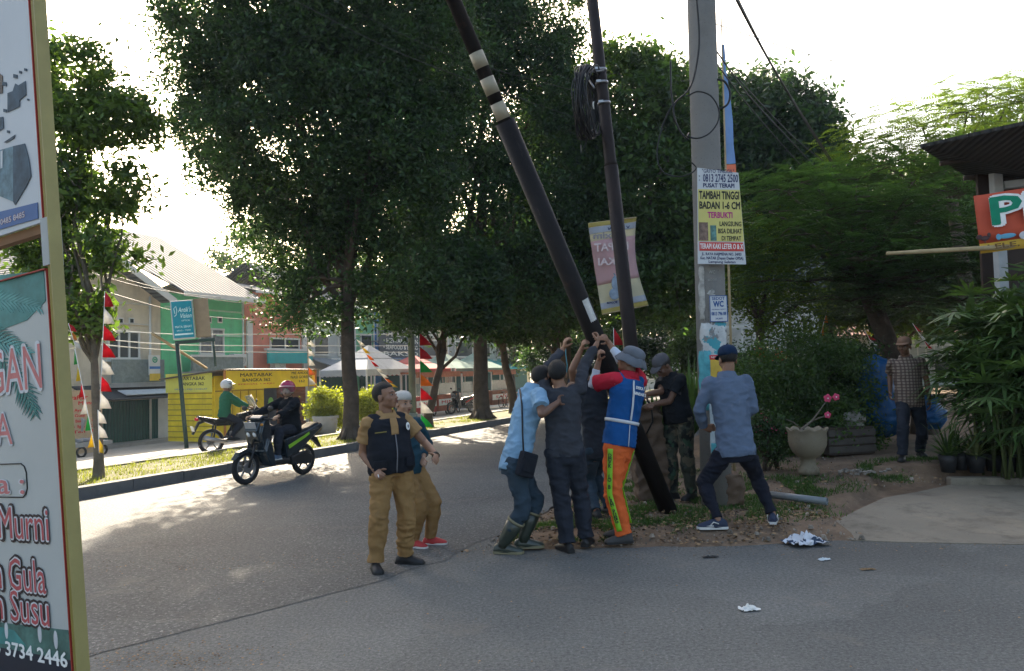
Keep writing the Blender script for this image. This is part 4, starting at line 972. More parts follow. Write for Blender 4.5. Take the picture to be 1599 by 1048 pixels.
# rhapis palm clump on the right
def palm_clump(label, base, canes, Hs, rad, mat, spread=.5, nl=10, bl=.42, name='fan_palm'):
    root = thing(name, label, 'palm', loc=base); b = MB(); co = []
    for c in range(canes):
        a = random.uniform(0, 6.28); r = rad*math.sqrt(random.random()); x, y = r*math.cos(a), r*math.sin(a); h = random.uniform(*Hs)
        tx, ty = x+random.gauss(0, .15)*h*spread, y+random.gauss(0, .15)*h*spread
        b.tube([(x, y, -.05), ((x+tx)/2, (y+ty)/2, h*.5), (tx, ty, h)], [.018, .015, .012], 6)
        for f in range(nl):
            az = random.uniform(0, 6.28); el = random.uniform(-.2, 1.1); z0 = h*random.uniform(.55, 1.0); pl = random.uniform(.25, .5)
            p0 = Vector((x+(tx-x)*z0/h, y+(ty-y)*z0/h, z0)); d_ = Vector((math.cos(az)*math.cos(el), math.sin(az)*math.cos(el), math.sin(el))); p1 = p0+d_*pl
            b.tube([p0, p1], .004, 4); sd = Vector((-math.sin(az), math.cos(az), 0)); up_ = d_.cross(sd)
            for k in range(8):
                t = (k-3.5)/3.5*1.25; dd_ = (d_*math.cos(t)+sd*math.sin(t)).normalized(); l = bl*random.uniform(.75, 1.1); w_ = (sd*math.cos(t)-d_*math.sin(t))*.023
                q0 = p1; q1 = p1+dd_*l*.5-Vector((0, 0, .03)); q2 = p1+dd_*l-Vector((0, 0, .18*random.uniform(.2, 1.1)))
                co += [q0-w_*.4, q0+w_*.4, q1+w_, q1-w_, q1-w_, q1+w_, q2+w_*.15, q2-w_*.15]
    b.build('cane', M('cane_green', (.07, .09, .03), .7), root); mesh_np('frond', co, None, 4, mat, parent=root); return root
palm_m = M('palm_leaf', (.07, .13, .04), .42, .2, 2, trans=.28, island=.35, spec=.5)
random.seed(5)
q = Gd(1578, 9.7); palm_clump('dense fan palm clump with long glossy fingers beside the standing man', q, 30, (.9, 2.35), .38, palm_m)
q = Gd(1655, 9.3); palm_clump('fan palm clump at the right edge under the food banner', q, 24, (.9, 2.3), .5, palm_m)
q = Gd(1535, 10.2); palm_clump('smaller fan palm right behind the elbow of the standing man', q, 10, (.9, 2.0), .2, palm_m)
# broad leaf plant top right
q = Gd(1520, 10.0); r_ = blade_plant('broad_leaf_plant', 'plant with broad arching leaves reaching over the palm clump', q, 26, .75, .045, M('glossy_leaf', (.08, .14, .05), .3, .2, 3, trans=.25, island=.3, spec=.7), tilt=(.2, 1.3), arch=1.2, zb=1.75)
b = MB(); b.tube([(0, 0, 0), (.02, 0, 1.8)], .02, 6); b.build('stem', bark_m, r_)
# potted plants and low border on the right
pot_m = M('black_plastic_pot', (.02, .02, .022), .55)
def potted(px, d, lab, L=.34, n=26, mat=None, wd=.012, arch=.8):
    q = Gd(px, d); r_ = thing('potted_plant', lab, 'potted plant', loc=q, group='small potted plants below the palms')
    b = MB(); b.loft([[Vector((math.cos(a)*rr, math.sin(a)*rr, z)) for a in [6.283*k/14 for k in range(14)]] for rr, z in ((.08, -.03), (.1, .1), (.115, .19), (.1, .19), (.09, .15))]); b.build('pot', pot_m, r_)
    blade_plant('', '', None, n, L, wd, mat or leaf_md, arch=arch, tilt=(.3, 1.45), zb=.15, parent=r_)
lab = ['leftmost potted plant with upright green straps near the path', 'potted plant second from the path, straggly', 'potted plant with arching stripes in the middle of the row', 'potted plant right of the striped one', 'potted plant with yellowish tips near the kerb end', 'low potted plant in the back row, left', 'low potted plant in the back row, centre', 'low potted plant in the back row, right', 'rightmost potted plant at the picture edge']
variegated = M('variegated_leaf', (.17, .2, .08), .5, .3, 8, trans=.3, island=.4)
for i, (px, d) in enumerate(((1474, 9.9), (1492, 10.0), (1518, 9.85), (1545, 9.9), (1572, 9.85), (1482, 10.3), (1530, 10.3), (1562, 10.3), (1600, 9.9))):
    potted(px, d, lab[i], L=random.uniform(.38, .55), n=42, mat=variegated if i in (2, 4, 8) else leaf_md, wd=.014)
q = Gd(1350, 11.0)

# ================================================================== PEOPLE
def yawv(deg): a = R(deg); return Vector((math.sin(a), -math.cos(a), 0))      # 0 looks at the camera, 90 to picture right
UPV = Vector((0, 0, 1))
def skinm(name, c): return M(name, c, .5, .1, 12, .05, spec=.4)
skin_a = skinm('skin_tan', (.24, .125, .075)); skin_b = skinm('skin_light', (.38, .22, .14)); skin_c = skinm('skin_dark', (.15, .075, .045))
hair_m = M('black_hair', (.012, .011, .01), .6, .3, 30, .6); lip_m = M('lip_skin', (.19, .07, .05), .5); eye_w = M('eye_white', (.26, .24, .22), .4); eye_d = M('eye_dark', (.01, .008, .006), .2)
def cloth(name, c=(.1, .1, .1), fs=3, var=.14): 
    if name in MATS: return MATS[name]
    m = M(name, c, .88, var, fs, 0, spec=.15); L = m.node_tree.links; tc = node(m, 'ShaderNodeTexCoord')
    mp = node(m, 'ShaderNodeMapping'); mp.inputs['Scale'].default_value = (1, 1, .55); mp.inputs['Rotation'].default_value = (.3, .4, .2); L.new(tc.outputs['Object'], mp.inputs[0])
    n1 = node(m, 'ShaderNodeTexNoise'); n1.noise_type = 'RIDGED_MULTIFRACTAL' if hasattr(n1, 'noise_type') else n1.noise_type; n1.inputs['Scale'].default_value = 7; n1.inputs['Detail'].default_value = 2.5; n1.inputs['Distortion'].default_value = .6
    L.new(mp.outputs[0], n1.inputs['Vector']); bn = node(m, 'ShaderNodeBump'); bn.inputs['Strength'].default_value = .9; bn.inputs['Distance'].default_value = .035; L.new(n1.outputs['Fac'], bn.inputs['Height'])
    n2 = node(m, 'ShaderNodeTexNoise'); n2.inputs['Scale'].default_value = 260; L.new(tc.outputs['Object'], n2.inputs['Vector']); b2 = node(m, 'ShaderNodeBump'); b2.inputs['Strength'].default_value = .3; b2.inputs['Distance'].default_value = .002
    L.new(n2.outputs['Fac'], b2.inputs['Height']); L.new(bn.outputs[0], b2.inputs['Normal']); L.new(b2.outputs[0], m.node_tree.nodes['Principled BSDF'].inputs['Normal']); return m
def solve(par, L, px, py, sg):
    r = ray(px, py); q = par-CAM; t0 = q.dot(r); h2 = L*L-(q-r*t0).length_squared
    if h2 < 0:
        c = CAM+r*t0; return par+(c-par).normalized()*L
    return CAM+r*(t0+sg*math.sqrt(h2))
def ik(a, c, l1, l2, hint):
    """middle joint between a and c, bent towards hint"""
    d_ = c-a; L = d_.length
    if L > (l1+l2)*.998: k = L/(l1+l2)*1.002; l1 *= k; l2 *= k
    x = (l1*l1-l2*l2+L*L)/(2*L); h = math.sqrt(max(0, l1*l1-x*x)); u_ = d_.normalized(); v_ = (hint-u_*hint.dot(u_))
    v_ = v_.normalized() if v_.length > 1e-6 else Vector((0, 1, 0)); return a+u_*x+v_*h
def groundpt(px, py, h):
    z = 0
    for _ in range(12):
        p = G(px, py, z+h); z = .5*z+.5*gz(p.x, p.y)
    return p
def pose(H, yaw, pel, neck, head, LA, RA, LL, RL, hipyaw=None, face=None, dd=0.0, nod=0, shr=(0, 0), nsg=0, hs=1.0):
    """LL/RL: (ankle px, ankle py, toe yaw, knee hint yaw); LA/RA: (elbow px,py,sign),(wrist px,py,sign)"""
    J = {}; f = yawv(yaw); J['f'] = f; J['hf'] = yawv(yaw if hipyaw is None else hipyaw); J['H'] = H
    for k, S_ in (('l', LL), ('r', RL)): J['an_'+k] = groundpt(S_[0], S_[1], .05*H); J['toe_'+k] = yawv(S_[2])
    d = (J['an_l'].y+J['an_r'].y)/2+dd; J['pel'] = P(*pel, d)
    r = solve(J['pel'], .31*H, neck[0], neck[1], nsg) if nsg else P(neck[0], neck[1], d+(neck[2] if len(neck) > 2 else 0)); J['neck'] = r
    J['head'] = P(head[0], head[1], r.y+(head[2] if len(head) > 2 else 0))
    v = J['head']-J['neck']; v = v.normalized()*min(max(v.length, .08*H), .102*H); J['head'] = J['neck']+v
    hl = UPV.cross(J['hf']); sl = UPV.cross(f)
    sp = (J['neck']-J['pel']).normalized(); sl = (sl-sp*sl.dot(sp)*.8).normalized()
    for k, sg, A, Lg, s_ in (('l', 1, LA, LL, shr[0]), ('r', -1, RA, RL, shr[1])):
        J['hip_'+k] = J['pel']+hl*sg*.052*H
        J['sh_'+k] = J['neck']+sl*sg*(.108*H-abs(s_)*.02)-sp*(.034*H-s_)
        J['kn_'+k] = ik(J['hip_'+k], J['an_'+k], .245*H, .235*H, yawv(Lg[3] if len(Lg) > 3 else (hipyaw if hipyaw is not None else yaw)))
        J['el_'+k] = solve(J['sh_'+k], .172*H, *A[0]); J['wr_'+k] = solve(J['el_'+k], .15*H, *A[1])
        J['hd_'+k] = (P(*A[2])-J['wr_'+k]).normalized() if len(A) > 2 and A[2] else (J['wr_'+k]-J['el_'+k]).normalized()
        J['curl_'+k] = A[3] if len(A) > 3 else .35
        J['pn_'+k] = Vector(A[4]) if len(A) > 4 else None
    J['face'] = face or f
    J['hs'] = 1.04
    return J
class Fig:
    def __init__(s, J, girth=1.0, belly=0.0):
        s.J = dict(J); s.k = J['H']/1.7; s.g = girth; s.belly = belly
        base = Vector((J['pel'].x, J['pel'].y, min(J['an_l'].z, J['an_r'].z)-.05*J['H'])); s.base = base
        for q in list(s.J):
            if q[:3] in ('an_', 'kn_', 'hip', 'sh_', 'el_', 'wr_') or q in ('pel', 'neck', 'head'): s.J[q] = s.J[q]-base
    def ringf(s, t):
        J = s.J; p = J['pel'].lerp(J['neck'], t) if 0 <= t <= 1 else J['pel']+(J['neck']-J['pel'])*t
        up = (J['neck']-J['pel']).normalized(); tt = min(1, max(0, t))
        lat = (J['hip_l']-J['hip_r']).normalized().lerp((J['sh_l']-J['sh_r']).normalized(), tt); lat = (lat-up*lat.dot(up)).normalized()
        return p, lat, lat.cross(up).normalized(), up
    PROF = [(-.2, .10, .085), (-.12, .150, .108), (-.02, .168, .116), (.12, .160, .112), (.34, .143, .102), (.58, .158, .114), (.78, .168, .114), (.90, .150, .095), (.97, .10, .078), (1.03, .066, .062)]
    def ab(s, t):
        Q = s.PROF
        for i in range(len(Q)-1):
            if t <= Q[i+1][0]:
                w_ = max(0, (t-Q[i][0])/(Q[i+1][0]-Q[i][0])); a, b = (Q[i][1]+(Q[i+1][1]-Q[i][1])*w_), (Q[i][2]+(Q[i+1][2]-Q[i][2])*w_); break
        else: a, b = Q[-1][1:]
        bl = s.belly*math.exp(-((t-.3)/.25)**2)
        return (a*s.g+bl*.35)*s.k, (b*s.g)*s.k, bl*s.k
    def surf(s, t, ang, inf=.02):        # ang 0 = front, 90 = left side, 180 = back
        p, lat, fw, up = s.ringf(t); a, b, bl = s.ab(t); a += inf; b += inf; c = math.cos(R(ang)); q = math.sin(R(ang))
        bb = b+(bl if c > 0 else 0)*1
        pt = p+lat*q*a+fw*c*bb; n_ = (lat*q/a+fw*c/bb).normalized(); return pt, n_, up
    def torso(s, mb, t0, t1, inf, n=28, taper=0):
        ts = [t0+(t1-t0)*i/14 for i in range(15)]
        rings = []
        for t in ts:
            rings.append([s.surf(t, 360*k/n, inf)[0] for k in range(n)])
        mb.loft(rings)
    def cap(s, mb, p, q, r0, r1, m=None):
        mid = [p, q] if m is None else [p, p.lerp(q, .35), q]; rr = [r0, r1] if m is None else [r0, m, r1]
        mb.tube(mid, rr, 14); mb.ell(p, r0*.995, nu=12, nv=8); mb.ell(q, r1*.995, nu=12, nv=8)
    def hand(s, mb, k):
        J = s.J; w_ = J['wr_'+k]; h = J['hd_'+k]; sg = 1 if k == 'l' else -1; K = s.k*.98*J.get('hs', 1)
        pn = J.get('pn_'+k)
        if pn is None: pn = (J['pel']-w_)
        pn = (pn-h*pn.dot(h)); pn = pn.normalized() if pn.length > 1e-4 else h.orthogonal().normalized()
        sd = h.cross(pn)*(-sg)              # thumb side
        if J.get('flip_'+k): sd = -sd
        c = J['curl_'+k]; rot = Matrix((sd, pn, h)).transposed()
        mb.ell(w_+h*.048*K, (.041*K, .017*K, .053*K), rot, 12, 8); mb.ell(w_+h*.012*K, (.028*K, .02*K, .032*K), rot, 10, 7)
        for i, (o, L) in enumerate(((.030, .072), (.010, .080), (-.010, .075), (-.029, .060))):
            p = w_+h*(.090-.004*abs(i-1))*K+sd*o*K; a = 0; cc = c*(1+.12*i)
            spread = sd*(o*.9)
            for j, f_ in enumerate((.45, .32, .23)):
                a += cc*(.75, 1.1, .8)[j]; d_ = (h*math.cos(a)+pn*math.sin(a)+spread*(1-min(1, c))).normalized(); q = p+d_*L*f_*K*1.05
                mb.tube([p, q], [(.0098-.0009*j)*K, (.0090-.0009*j)*K], 8); mb.ell(q, (.0089-.0009*j)*K, nu=8, nv=6); mb.ell(p, (.0098-.0009*j)*K, nu=8, nv=6); p = q
        p = w_+h*.03*K+sd*.030*K+pn*.004*K; d_ = (h*.62+sd*(.78-.45*min(1, c))+pn*(.15+.6*min(1, c))).normalized()
        for j, L in enumerate((.042, .032)):
            q = p+d_*L*K; mb.tube([p, q], [(.0125-.0015*j)*K, (.0108-.0015*j)*K], 8); mb.ell(q, (.0108-.0015*j)*K, nu=8, nv=6); mb.ell(p, .0125*K, nu=8, nv=6); p = q; d_ = (d_*.8+h*.45+pn*.35*c).normalized()
    def headf(s):
        f = s.J['face'].normalized(); lat = UPV.cross(f)
        if 'headlat' in s.J: lat = s.J['headlat']
        lat = lat.normalized(); up = f.cross(lat).normalized(); c = s.J['head']; k = s.k*1.10
        T = lambda x, y, z: c+(lat*x+f*y+up*z)*k
        return T, Matrix((lat, f, up)).transposed(), k
    def body(s, skin, root):
        J = s.J; k = s.k; b = MB()
        s.torso(b, -.16, .98, -.008)
        T, rot, hk = s.headf()
        s.cap(b, J['neck']-(J['neck']-J['pel']).normalized()*.03, T(0, -.02, -.055), .066*k, .057*k)
        E = lambda c, r: b.ell(T(*c), tuple(q*hk for q in r), rot, 16, 12)
        E((0, -.012, .028), (.074, .093, .087)); E((0, .026, -.032), (.060, .064, .078)); E((0, .046, -.085), (.032, .034, .028)); E((0, .008, -.062), (.059, .062, .045))
        E((0, .090, -.022), (.0125, .017, .026)); E((0, .101, -.037), (.0135, .014, .011)); E((-.012, .093, -.041), (.009, .010, .008)); E((.012, .093, -.041), (.009, .010, .008))
        E((0, .074, .016), (.046, .018, .012)); E((-.036, .058, -.035), (.024, .026, .026)); E((.036, .058, -.035), (.024, .026, .026)); E((0, .082, -.064), (.024, .014, .017))
        for sg in (-1, 1): E((sg*.076, -.008, -.015), (.010, .021, .033))
        for q in 'lr':
            s.cap(b, J['sh_'+q], J['el_'+q], .050*k, .038*k, .047*k); s.cap(b, J['el_'+q], J['wr_'+q], .038*k, .0255*k, .039*k)
            b.ell(J['sh_'+q], .056*k); s.hand(b, q)
            s.cap(b, J['hip_'+q], J['kn_'+q], .085*k, .055*k, .08*k); s.cap(b, J['kn_'+q], J['an_'+q], .054*k, .036*k, .055*k)
            a_ = J['an_'+q]; t_ = J['toe_'+q]; b.tube([a_-t_*.04*k-UPV*.03*k, a_+t_*.07*k-UPV*.045*k, a_+t_*.15*k-UPV*.058*k], [.034*k, .035*k, .022*k], 10)
        o = b.build('body', skin, root); remesh(o, .0062, 3)
        for sg in (-1, 1):
            e = MB(); e.ell(T(sg*.031, .080, -.006), (.0125*hk, .0075*hk, .0065*hk), rot, 10, 8); e = e.build('eye', eye_w, root)
            i_ = MB(); i_.ell(T(sg*.031, .0865, -.006), (.0058*hk, .005*hk, .0062*hk), rot, 8, 6); i_.build('iris', eye_d, e)
            e = MB(); e.ell(T(sg*.031, .0905, .0165), (.020*hk, .006*hk, .0035*hk), rot, 10, 6); e.build('eyebrow', hair_m, root)
        e = MB(); e.ell(T(0, .0965, -.0595), (.021*hk, .006*hk, .004*hk), rot, 10, 6); e.ell(T(0, .0955, -.0675), (.018*hk, .006*hk, .005*hk), rot, 10, 6); e.build('lips', lip_m, root)
        return o
    def hair(s, root, full=1.0):
        T, rot, k = s.headf(); b = MB(); vs = []; nu, nv = 30, 18; fs = []
        for i in range(nv+1):
            a = math.pi*i/nv
            for j in range(nu):
                q = 2*math.pi*j/nu; x, y, z = math.sin(a)*math.cos(q)*.082, math.sin(a)*math.sin(q)*.100, math.cos(a)*.092
                y -= .016; z += .034
                fr = y > .015 and z < .062
                if fr: sc = .80; x *= sc; y = min(y, .055)
                if z < -.035: x *= .8; y = max(-.085, y*.9)
                d_ = 1+.02*noise.noise(Vector((x*60, y*60, z*60))); vs.append(T(x*d_, y*d_, z*d_))
        for i in range(nv):
            for j in range(nu): kk = (j+1) % nu; fs.append((i*nu+j, (i+1)*nu+j, (i+1)*nu+kk, i*nu+kk))
        b.add(vs, fs, True); return b.build('hair', hair_m, root)
    def dome(s, b, rx, ry, rz, cz, z0, cy=-.012, n=28, m=8, top=1.0):
        T, rot, k = s.headf(); rings = []
        for i in range(m+1):
            a = (math.pi/2)*(1-i/m)*.999; rings.append([T(rx*math.sin(math.pi/2-a+0) if 0 else rx*math.cos(math.pi/2*(1-i/m)*1.0)*1, 0, 0)]*0)
        rings = []
        for i in range(m+1):
            a = math.pi/2*i/m; zz = cz+rz*math.cos(a)*top; rr = math.sin(a)**.8 if i else .02
            rings.append([T(rx*rr*math.cos(2*math.pi*j/n), cy+ry*rr*math.sin(2*math.pi*j/n), zz) for j in range(n)])
        rings.append([T(rx*math.cos(2*math.pi*j/n), cy+ry*math.sin(2*math.pi*j/n), z0) for j in range(n)])
        b.loft(rings)
    def caphat(s, root, mat, back=False, name='cap'):
        T, rot, k = s.headf(); b = MB(); s.dome(b, .086, .104, .075, .058, .03); o = b.build(name, mat, root)
        v = MB(); P0 = []; P1 = []
        for i in range(11):
            a = math.pi*(i/10); x = .078*math.cos(a); y = .075+.085*math.sin(a)**.7; P0.append(T(x, y, .034-.02*math.sin(a)+.012*math.sin(a)*0)); P1.append(T(x*.98, .06+.03*math.sin(a), .045))
        vs = P0+P1+[p-rot.col[2]*.005 for p in P0+P1]; f_ = []
        for i in range(10): f_ += [(i, i+1, 12+i, 11+i), (22+i, 33+i, 34+i, 23+i), (i, 22+i, 23+i, i+1)]
        v.add(vs, f_, True); v.build('visor', mat, o)
        v = MB(); v.ell(T(0, -.012, .135), .008*k, nu=8, nv=6); v.build('button', mat, o); return o
    def bucket(s, root, mat, m2):
        T, rot, k = s.headf(); b = MB(); s.dome(b, .088, .106, .06, .075, .035); o = b.build('bucket_hat', mat, root)
        v = MB(); n = 30; ri = [[T(rx*math.cos(2*math.pi*j/n), -.012+ry*math.sin(2*math.pi*j/n), z+.008*math.sin(j*1.3)) for j in range(n)] for rx, ry, z in ((.087, .105, .052), (.108, .13, .02), (.132, .158, -.02), (.129, .155, -.024), (.105, .127, .016), (.085, .103, .04))]
        v.loft(ri+[ri[0]], caps=False); v.build('brim', mat, o)
        v = MB(); v.loft([[T(.0895*math.cos(2*math.pi*j/n), -.012+.1075*math.sin(2*math.pi*j/n), z) for j in range(n)] for z in (.045, .062)], caps=False); v.build('hat_band', m2, o)
        return o
    def skullcap(s, root, mat):
        T, rot, k = s.headf(); b = MB(); s.dome(b, .084, .103, .068, .062, .032, top=.95); return b.build('skullcap', mat, root)
    def helmet(s, root, mat, m2):
        T, rot, k = s.headf(); b = MB(); n = 28; rings = []
        for i in range(12):
            a = math.pi*.5*i/7 if i <= 7 else math.pi*.5+(i-7)*.17; rr = max(.02, math.sin(a))
            rings.append([T(.122*rr*math.cos(2*math.pi*j/n), -.012+(.138*rr*math.sin(2*math.pi*j/n) if not (math.sin(2*math.pi*j/n) > 0 and i > 6) else min(.138*rr*math.sin(2*math.pi*j/n), .138-.022*(i-6))), .032+.12*math.cos(a)) for j in range(n)])
        b.loft(rings); o = b.build('helmet', mat, root)
        v = MB(); P0 = [T(.118*math.cos(a), .0+.132*math.sin(a), .06) for a in [math.pi*i/12 for i in range(13)]]; P1 = [T(.124*math.cos(a), .02+.165*math.sin(a), .045) for a in [math.pi*i/12 for i in range(13)]]
        v.add(P0+P1, [(i, i+1, 14+i, 13+i) for i in range(12)], True); q = v.build('helmet_peak', m2, o); so = q.modifiers.new('s', 'SOLIDIFY'); so.thickness = .006
        v = MB(); P0 = [T(.119*math.cos(a), .0+.136*math.sin(a), .055) for a in [math.pi*i/12 for i in range(13)]]; P1 = [T(.112*math.cos(a), .01+.14*math.sin(a), -.07) for a in [math.pi*i/12 for i in range(13)]]
        vg = M('visor_glass', (.35, .33, .3), .08, .1, 2, spec=.8); vg.node_tree.nodes['Principled BSDF'].inputs['Alpha'].default_value = .22; v.add(P0+P1, [(i, i+1, 14+i, 13+i) for i in range(12)], True); v.build('visor', vg, o)
        v = MB(); v.tube([T(.1, .01, -.04), T(.06, .03, -.1), T(0, .045, -.118), T(-.06, .03, -.1), T(-.1, .01, -.04)], .006, 6); v.build('chin_strap', blk, o); return o
    def shirt(s, root, mat, t0=-.12, t1=.985, sleeve=.55, inf=.02, name='shirt', sm=None, fold=.010, sl_r=.016, collar=True, seed=0, arms='lr', cuff=None):
        J = s.J; k = s.k; b = MB(); s.torso(b, t0, t1, inf)
        o = b
        for q in 'lr':
            sh, el, wr = J['sh_'+q], J['el_'+q], J['wr_'+q]; r = sl_r*k
            o.ell(sh, .052*k+r)
            n_ = s.ringf(.85)[0]; s.cap(o, n_, sh, .075*k, .046*k+r)
            if sleeve <= 1:
                e = sh.lerp(el, sleeve); o.tube([sh, sh.lerp(e, .5), e], [.056*k+r, .054*k+r*1.3, .052*k+r*1.7], 16)
            else:
                o.tube([sh, sh.lerp(el, .6), el], [.054*k+r, .050*k+r, .044*k+r], 16); o.ell(el, .044*k+r)
                e = el.lerp(wr, min(1, sleeve-1)); o.tube([el, el.lerp(e, .5), e], [.044*k+r, .041*k+r, .033*k+r], 16)
        ob = b.build(name, mat, root); remesh(ob, .009, 2, fold, 7, seed=seed)
        if collar:
            n = 20; rings = []
            for z, rr, oo in ((-.01, .088, 0), (.035, .078, 0), (.062, .075, 0), (.052, .086, 0), (.0, .104, 0)):
                p, lat, fw, up = s.ringf(1.0); rings.append([p+up*(z-.015)*k+lat*math.cos(6.283*j/n)*rr*k+fw*(math.sin(6.283*j/n)*rr*.98+.004)*k-up*(.03*k if math.sin(6.283*j/n) > .8 else 0) for j in range(n)])
            c = MB(); c.loft(rings, caps=False); c.build('collar', sm or mat, ob)
        return ob
    def trousers(s, root, mat, t1=.06, inf=.008, rth=.016, rsh=.022, hem=1.02, fold=.010, flare=.062, seed=3, name='trousers', to=None):
        J = s.J; k = s.k; b = MB(); s.torso(b, -.17, t1, inf)
        for q in 'lr':
            h, kn, an = J['hip_'+q], J['kn_'+q], J['an_'+q]; e = kn.lerp(an, hem)
            b.tube([h, h.lerp(kn, .3), h.lerp(kn, .7), kn], [.088*k+rth, .083*k+rth, .068*k+rth, .060*k+rth], 16); b.ell(h, .088*k+rth); b.ell(kn, .060*k+rth)
            b.tube([kn, kn.lerp(e, .35), kn.lerp(e, .8), e], [.058*k+rsh, .057*k+rsh, (flare-.004)*k, flare*k], 16)
        ob = b.build(name, mat, root); return remesh(ob, .009, 2, fold*1.1, 6, seed=seed)
    def shoe(s, root, q, mat, sole, boot=0, name='shoe', L=1.0, socks=None):
        J = s.J; k = s.k*L; a = J['an_'+q]; t = J['toe_'+q].normalized(); g = UPV; zf = a-g*.05*s.J['H']; lat = g.cross(t)
        rings = []; 
        for y, w_, h in ((-.085, .026, .055), (-.075, .034, .075), (-.03, .041, .105), (.03, .044, .1), (.09, .049, .076), (.14, .050, .06), (.175, .040, .046), (.19, .02, .028)):
            rings.append([zf+t*y*k+lat*w_*k*math.cos(x)+g*(.016+max(0, math.sin(x))*(h-.016)+min(0, math.sin(x))*.006)*k for x in [6.283*j/16 for j in range(16)]])
        b = MB(); b.loft(rings)
        o = b.build(name, mat, root)
        v = MB(); out = [(-.088, .028), (-.075, .037), (-.03, .041), (.03, .043), (.09, .049), (.14, .050), (.178, .039), (.194, .014)]
        pl = [zf+t*y*k+lat*w_*k for y, w_ in out]+[zf+t*y*k-lat*w_*k for y, w_ in reversed(out)]; n = len(pl)
        v.add([p+g*.001 for p in pl]+[p+g*.024*k for p in pl], [tuple(reversed(range(n))), tuple(range(n, 2*n))]+[(i, (i+1) % n, (i+1) % n+n, i+n) for i in range(n)]); v.build('sole', sole, o)
        if boot:
            kn = J['kn_'+q]; e = a.lerp(kn, boot); v = MB(); v.tube([a-g*.03, a+(e-a)*.15, a+(e-a)*.6, e], [.048*k, .055*k, .072*k, .082*k], 18); sh_ = v.build('boot_shaft', mat, o)
            v = MB(); u_ = (e-a).normalized(); v.tube([e-u_*.015, e+u_*.006], .086*k, 18); v.build('boot_rim', sole, sh_)
        return o
def on(root, F_, t, ang, inf, s, size, mat, width=None, name='lettering', bold=.012, tilt=0):
    """print letters on a garment"""
    pt, n_, up = F_.surf(t, ang, inf); x = up.cross(n_).normalized(); z = n_.cross(x).normalized()
    o = text(root, s, size, (0, 0, 0), mat, name=name, width=width, bold=bold, ext=.002)
    sc = o.scale.copy(); m = Matrix((x, z, n_)).transposed().to_4x4(); m = m @ Matrix.Diagonal((sc[0], sc[1], sc[2], 1)); m.translation = pt
    o.matrix_parent_inverse = Matrix.Identity(4); o.matrix_basis = m; return o
def patch_on(root, F_, t0, t1, a0, a1, inf, mat, name, n=8, m=8, th=.004, off=0):
    """a panel of cloth following the torso"""
    b = MB(); g = [[F_.surf(t0+(t1-t0)*i/n, a0+(a1-a0)*j/m, inf)[0] for j in range(m+1)] for i in range(n+1)]
    vs = [p for r in g for p in r]; fs = [(i*(m+1)+j, i*(m+1)+j+1, (i+1)*(m+1)+j+1, (i+1)*(m+1)+j) for i in range(n) for j in range(m)]
    b.add(vs, fs, True); o = b.build(name, mat, root); so = o.modifiers.new('s', 'SOLIDIFY'); so.thickness = th; so.offset = 0; return o
def person(label, F_, group=None):
    return thing('person', label, 'person', loc=F_.base, group=group)

beige = cloth('khaki_cloth', (.31, .19, .085)); beige2 = cloth('khaki_trouser_cloth', (.27, .16, .065)); vestm = cloth('black_vest_cloth', (.016, .018, .024)); rub = M('black_rubber', (.015, .015, .016), .5)
sole_w = M('white_sole', (.6, .6, .58), .6); sole_d = M('dark_sole', (.02, .02, .02), .7)
GW = 'men raising the pole together'
# 1 --- man in the black vest, looking up
J = pose(1.66, 36, (611, 731), (602, 648, .02), (602, 611, -.02), [(668, 697, -1), (681, 712, -1), (684, 745, 6.15), .25, (-.4, .3, -.2)], [(566, 708, 1), (588, 737, -1), (602, 756, 6.2), .5, (.4, .2, -.3)],
         (632, 866, 75, 50), (586, 876, 20, 20), hipyaw=25, face=(yawv(66)+UPV*.24), dd=.0)
F_ = Fig(J, 1.10, .055); r_ = person('stout man in khaki uniform and black vest, looking up with one hand out', F_)
F_.body(skin_a, r_); F_.hair(r_)
sh = F_.shirt(r_, beige, t0=-.05, sleeve=.62, inf=.016, seed=1)
F_.trousers(r_, beige2, rth=.027, rsh=.033, flare=.080, seed=2, fold=.014)
b = MB(); F_.torso(b, -.10, .93, .034)
for q in 'lr':
    s_ = F_.J['sh_'+q]; F_.cap(b, F_.ringf(.86)[0], F_.ringf(.9)[0].lerp(s_, .75)+Vector((0, 0, .012)), .085, .068)
v = b.build('vest', vestm, r_); remesh(v, .011, 3, .008, 6, seed=5)
patch_on(v, F_, .62, .93, -9, 9, .042, beige, 'shirt_front')
patch_on(v, F_, -.08, .62, -1.2, 1.2, .043, M('zip_metal', (.15, .15, .16), .4), 'zip')
patch_on(v, F_, .0, .18, 22, 55, .045, vestm, 'pocket'); patch_on(v, F_, .0, .18, -55, -22, .045, vestm, 'pocket')
pt, n_, up = F_.surf(.74, 38, .05); b = MB(); rr = n_.to_track_quat('Z', 'Y').to_matrix(); b.ell(pt, (.03, .036, .004), rr, 16, 8); bd = b.build('badge', whl, v)
b = MB(); b.ell(pt+n_*.003, (.014, .017, .004), rr, 10, 6); b.build('badge_emblem', M('badge_grey', (.15, .17, .2), .5), bd)
patch_on(v, F_, .68, .70, -48, -20, .047, M('name_tape', (.25, .2, .05), .7), 'name_tape', 2, 6)
w_ = F_.J['wr_l']; h_ = (F_.J['wr_l']-F_.J['el_l']).normalized(); b = MB(); b.tube([w_-h_*.022, w_+h_*.004], .034, 16); wt = b.build('wristwatch', blk, r_)
b = MB(); b.ell(w_-h_*.009+h_.orthogonal().normalized()*.034, .016, nu=10, nv=6); b.build('watch_face', steel_dk, wt)
b = MB(); p0 = F_.J['wr_r']+F_.J['hd_r']*.09; b.tube([p0, p0+F_.J['hd_r']*.05-UPV*.02], .004, 6); b.build('cigarette', whl, r_)
for q in 'lr': F_.shoe(r_, q, rub, sole_d)
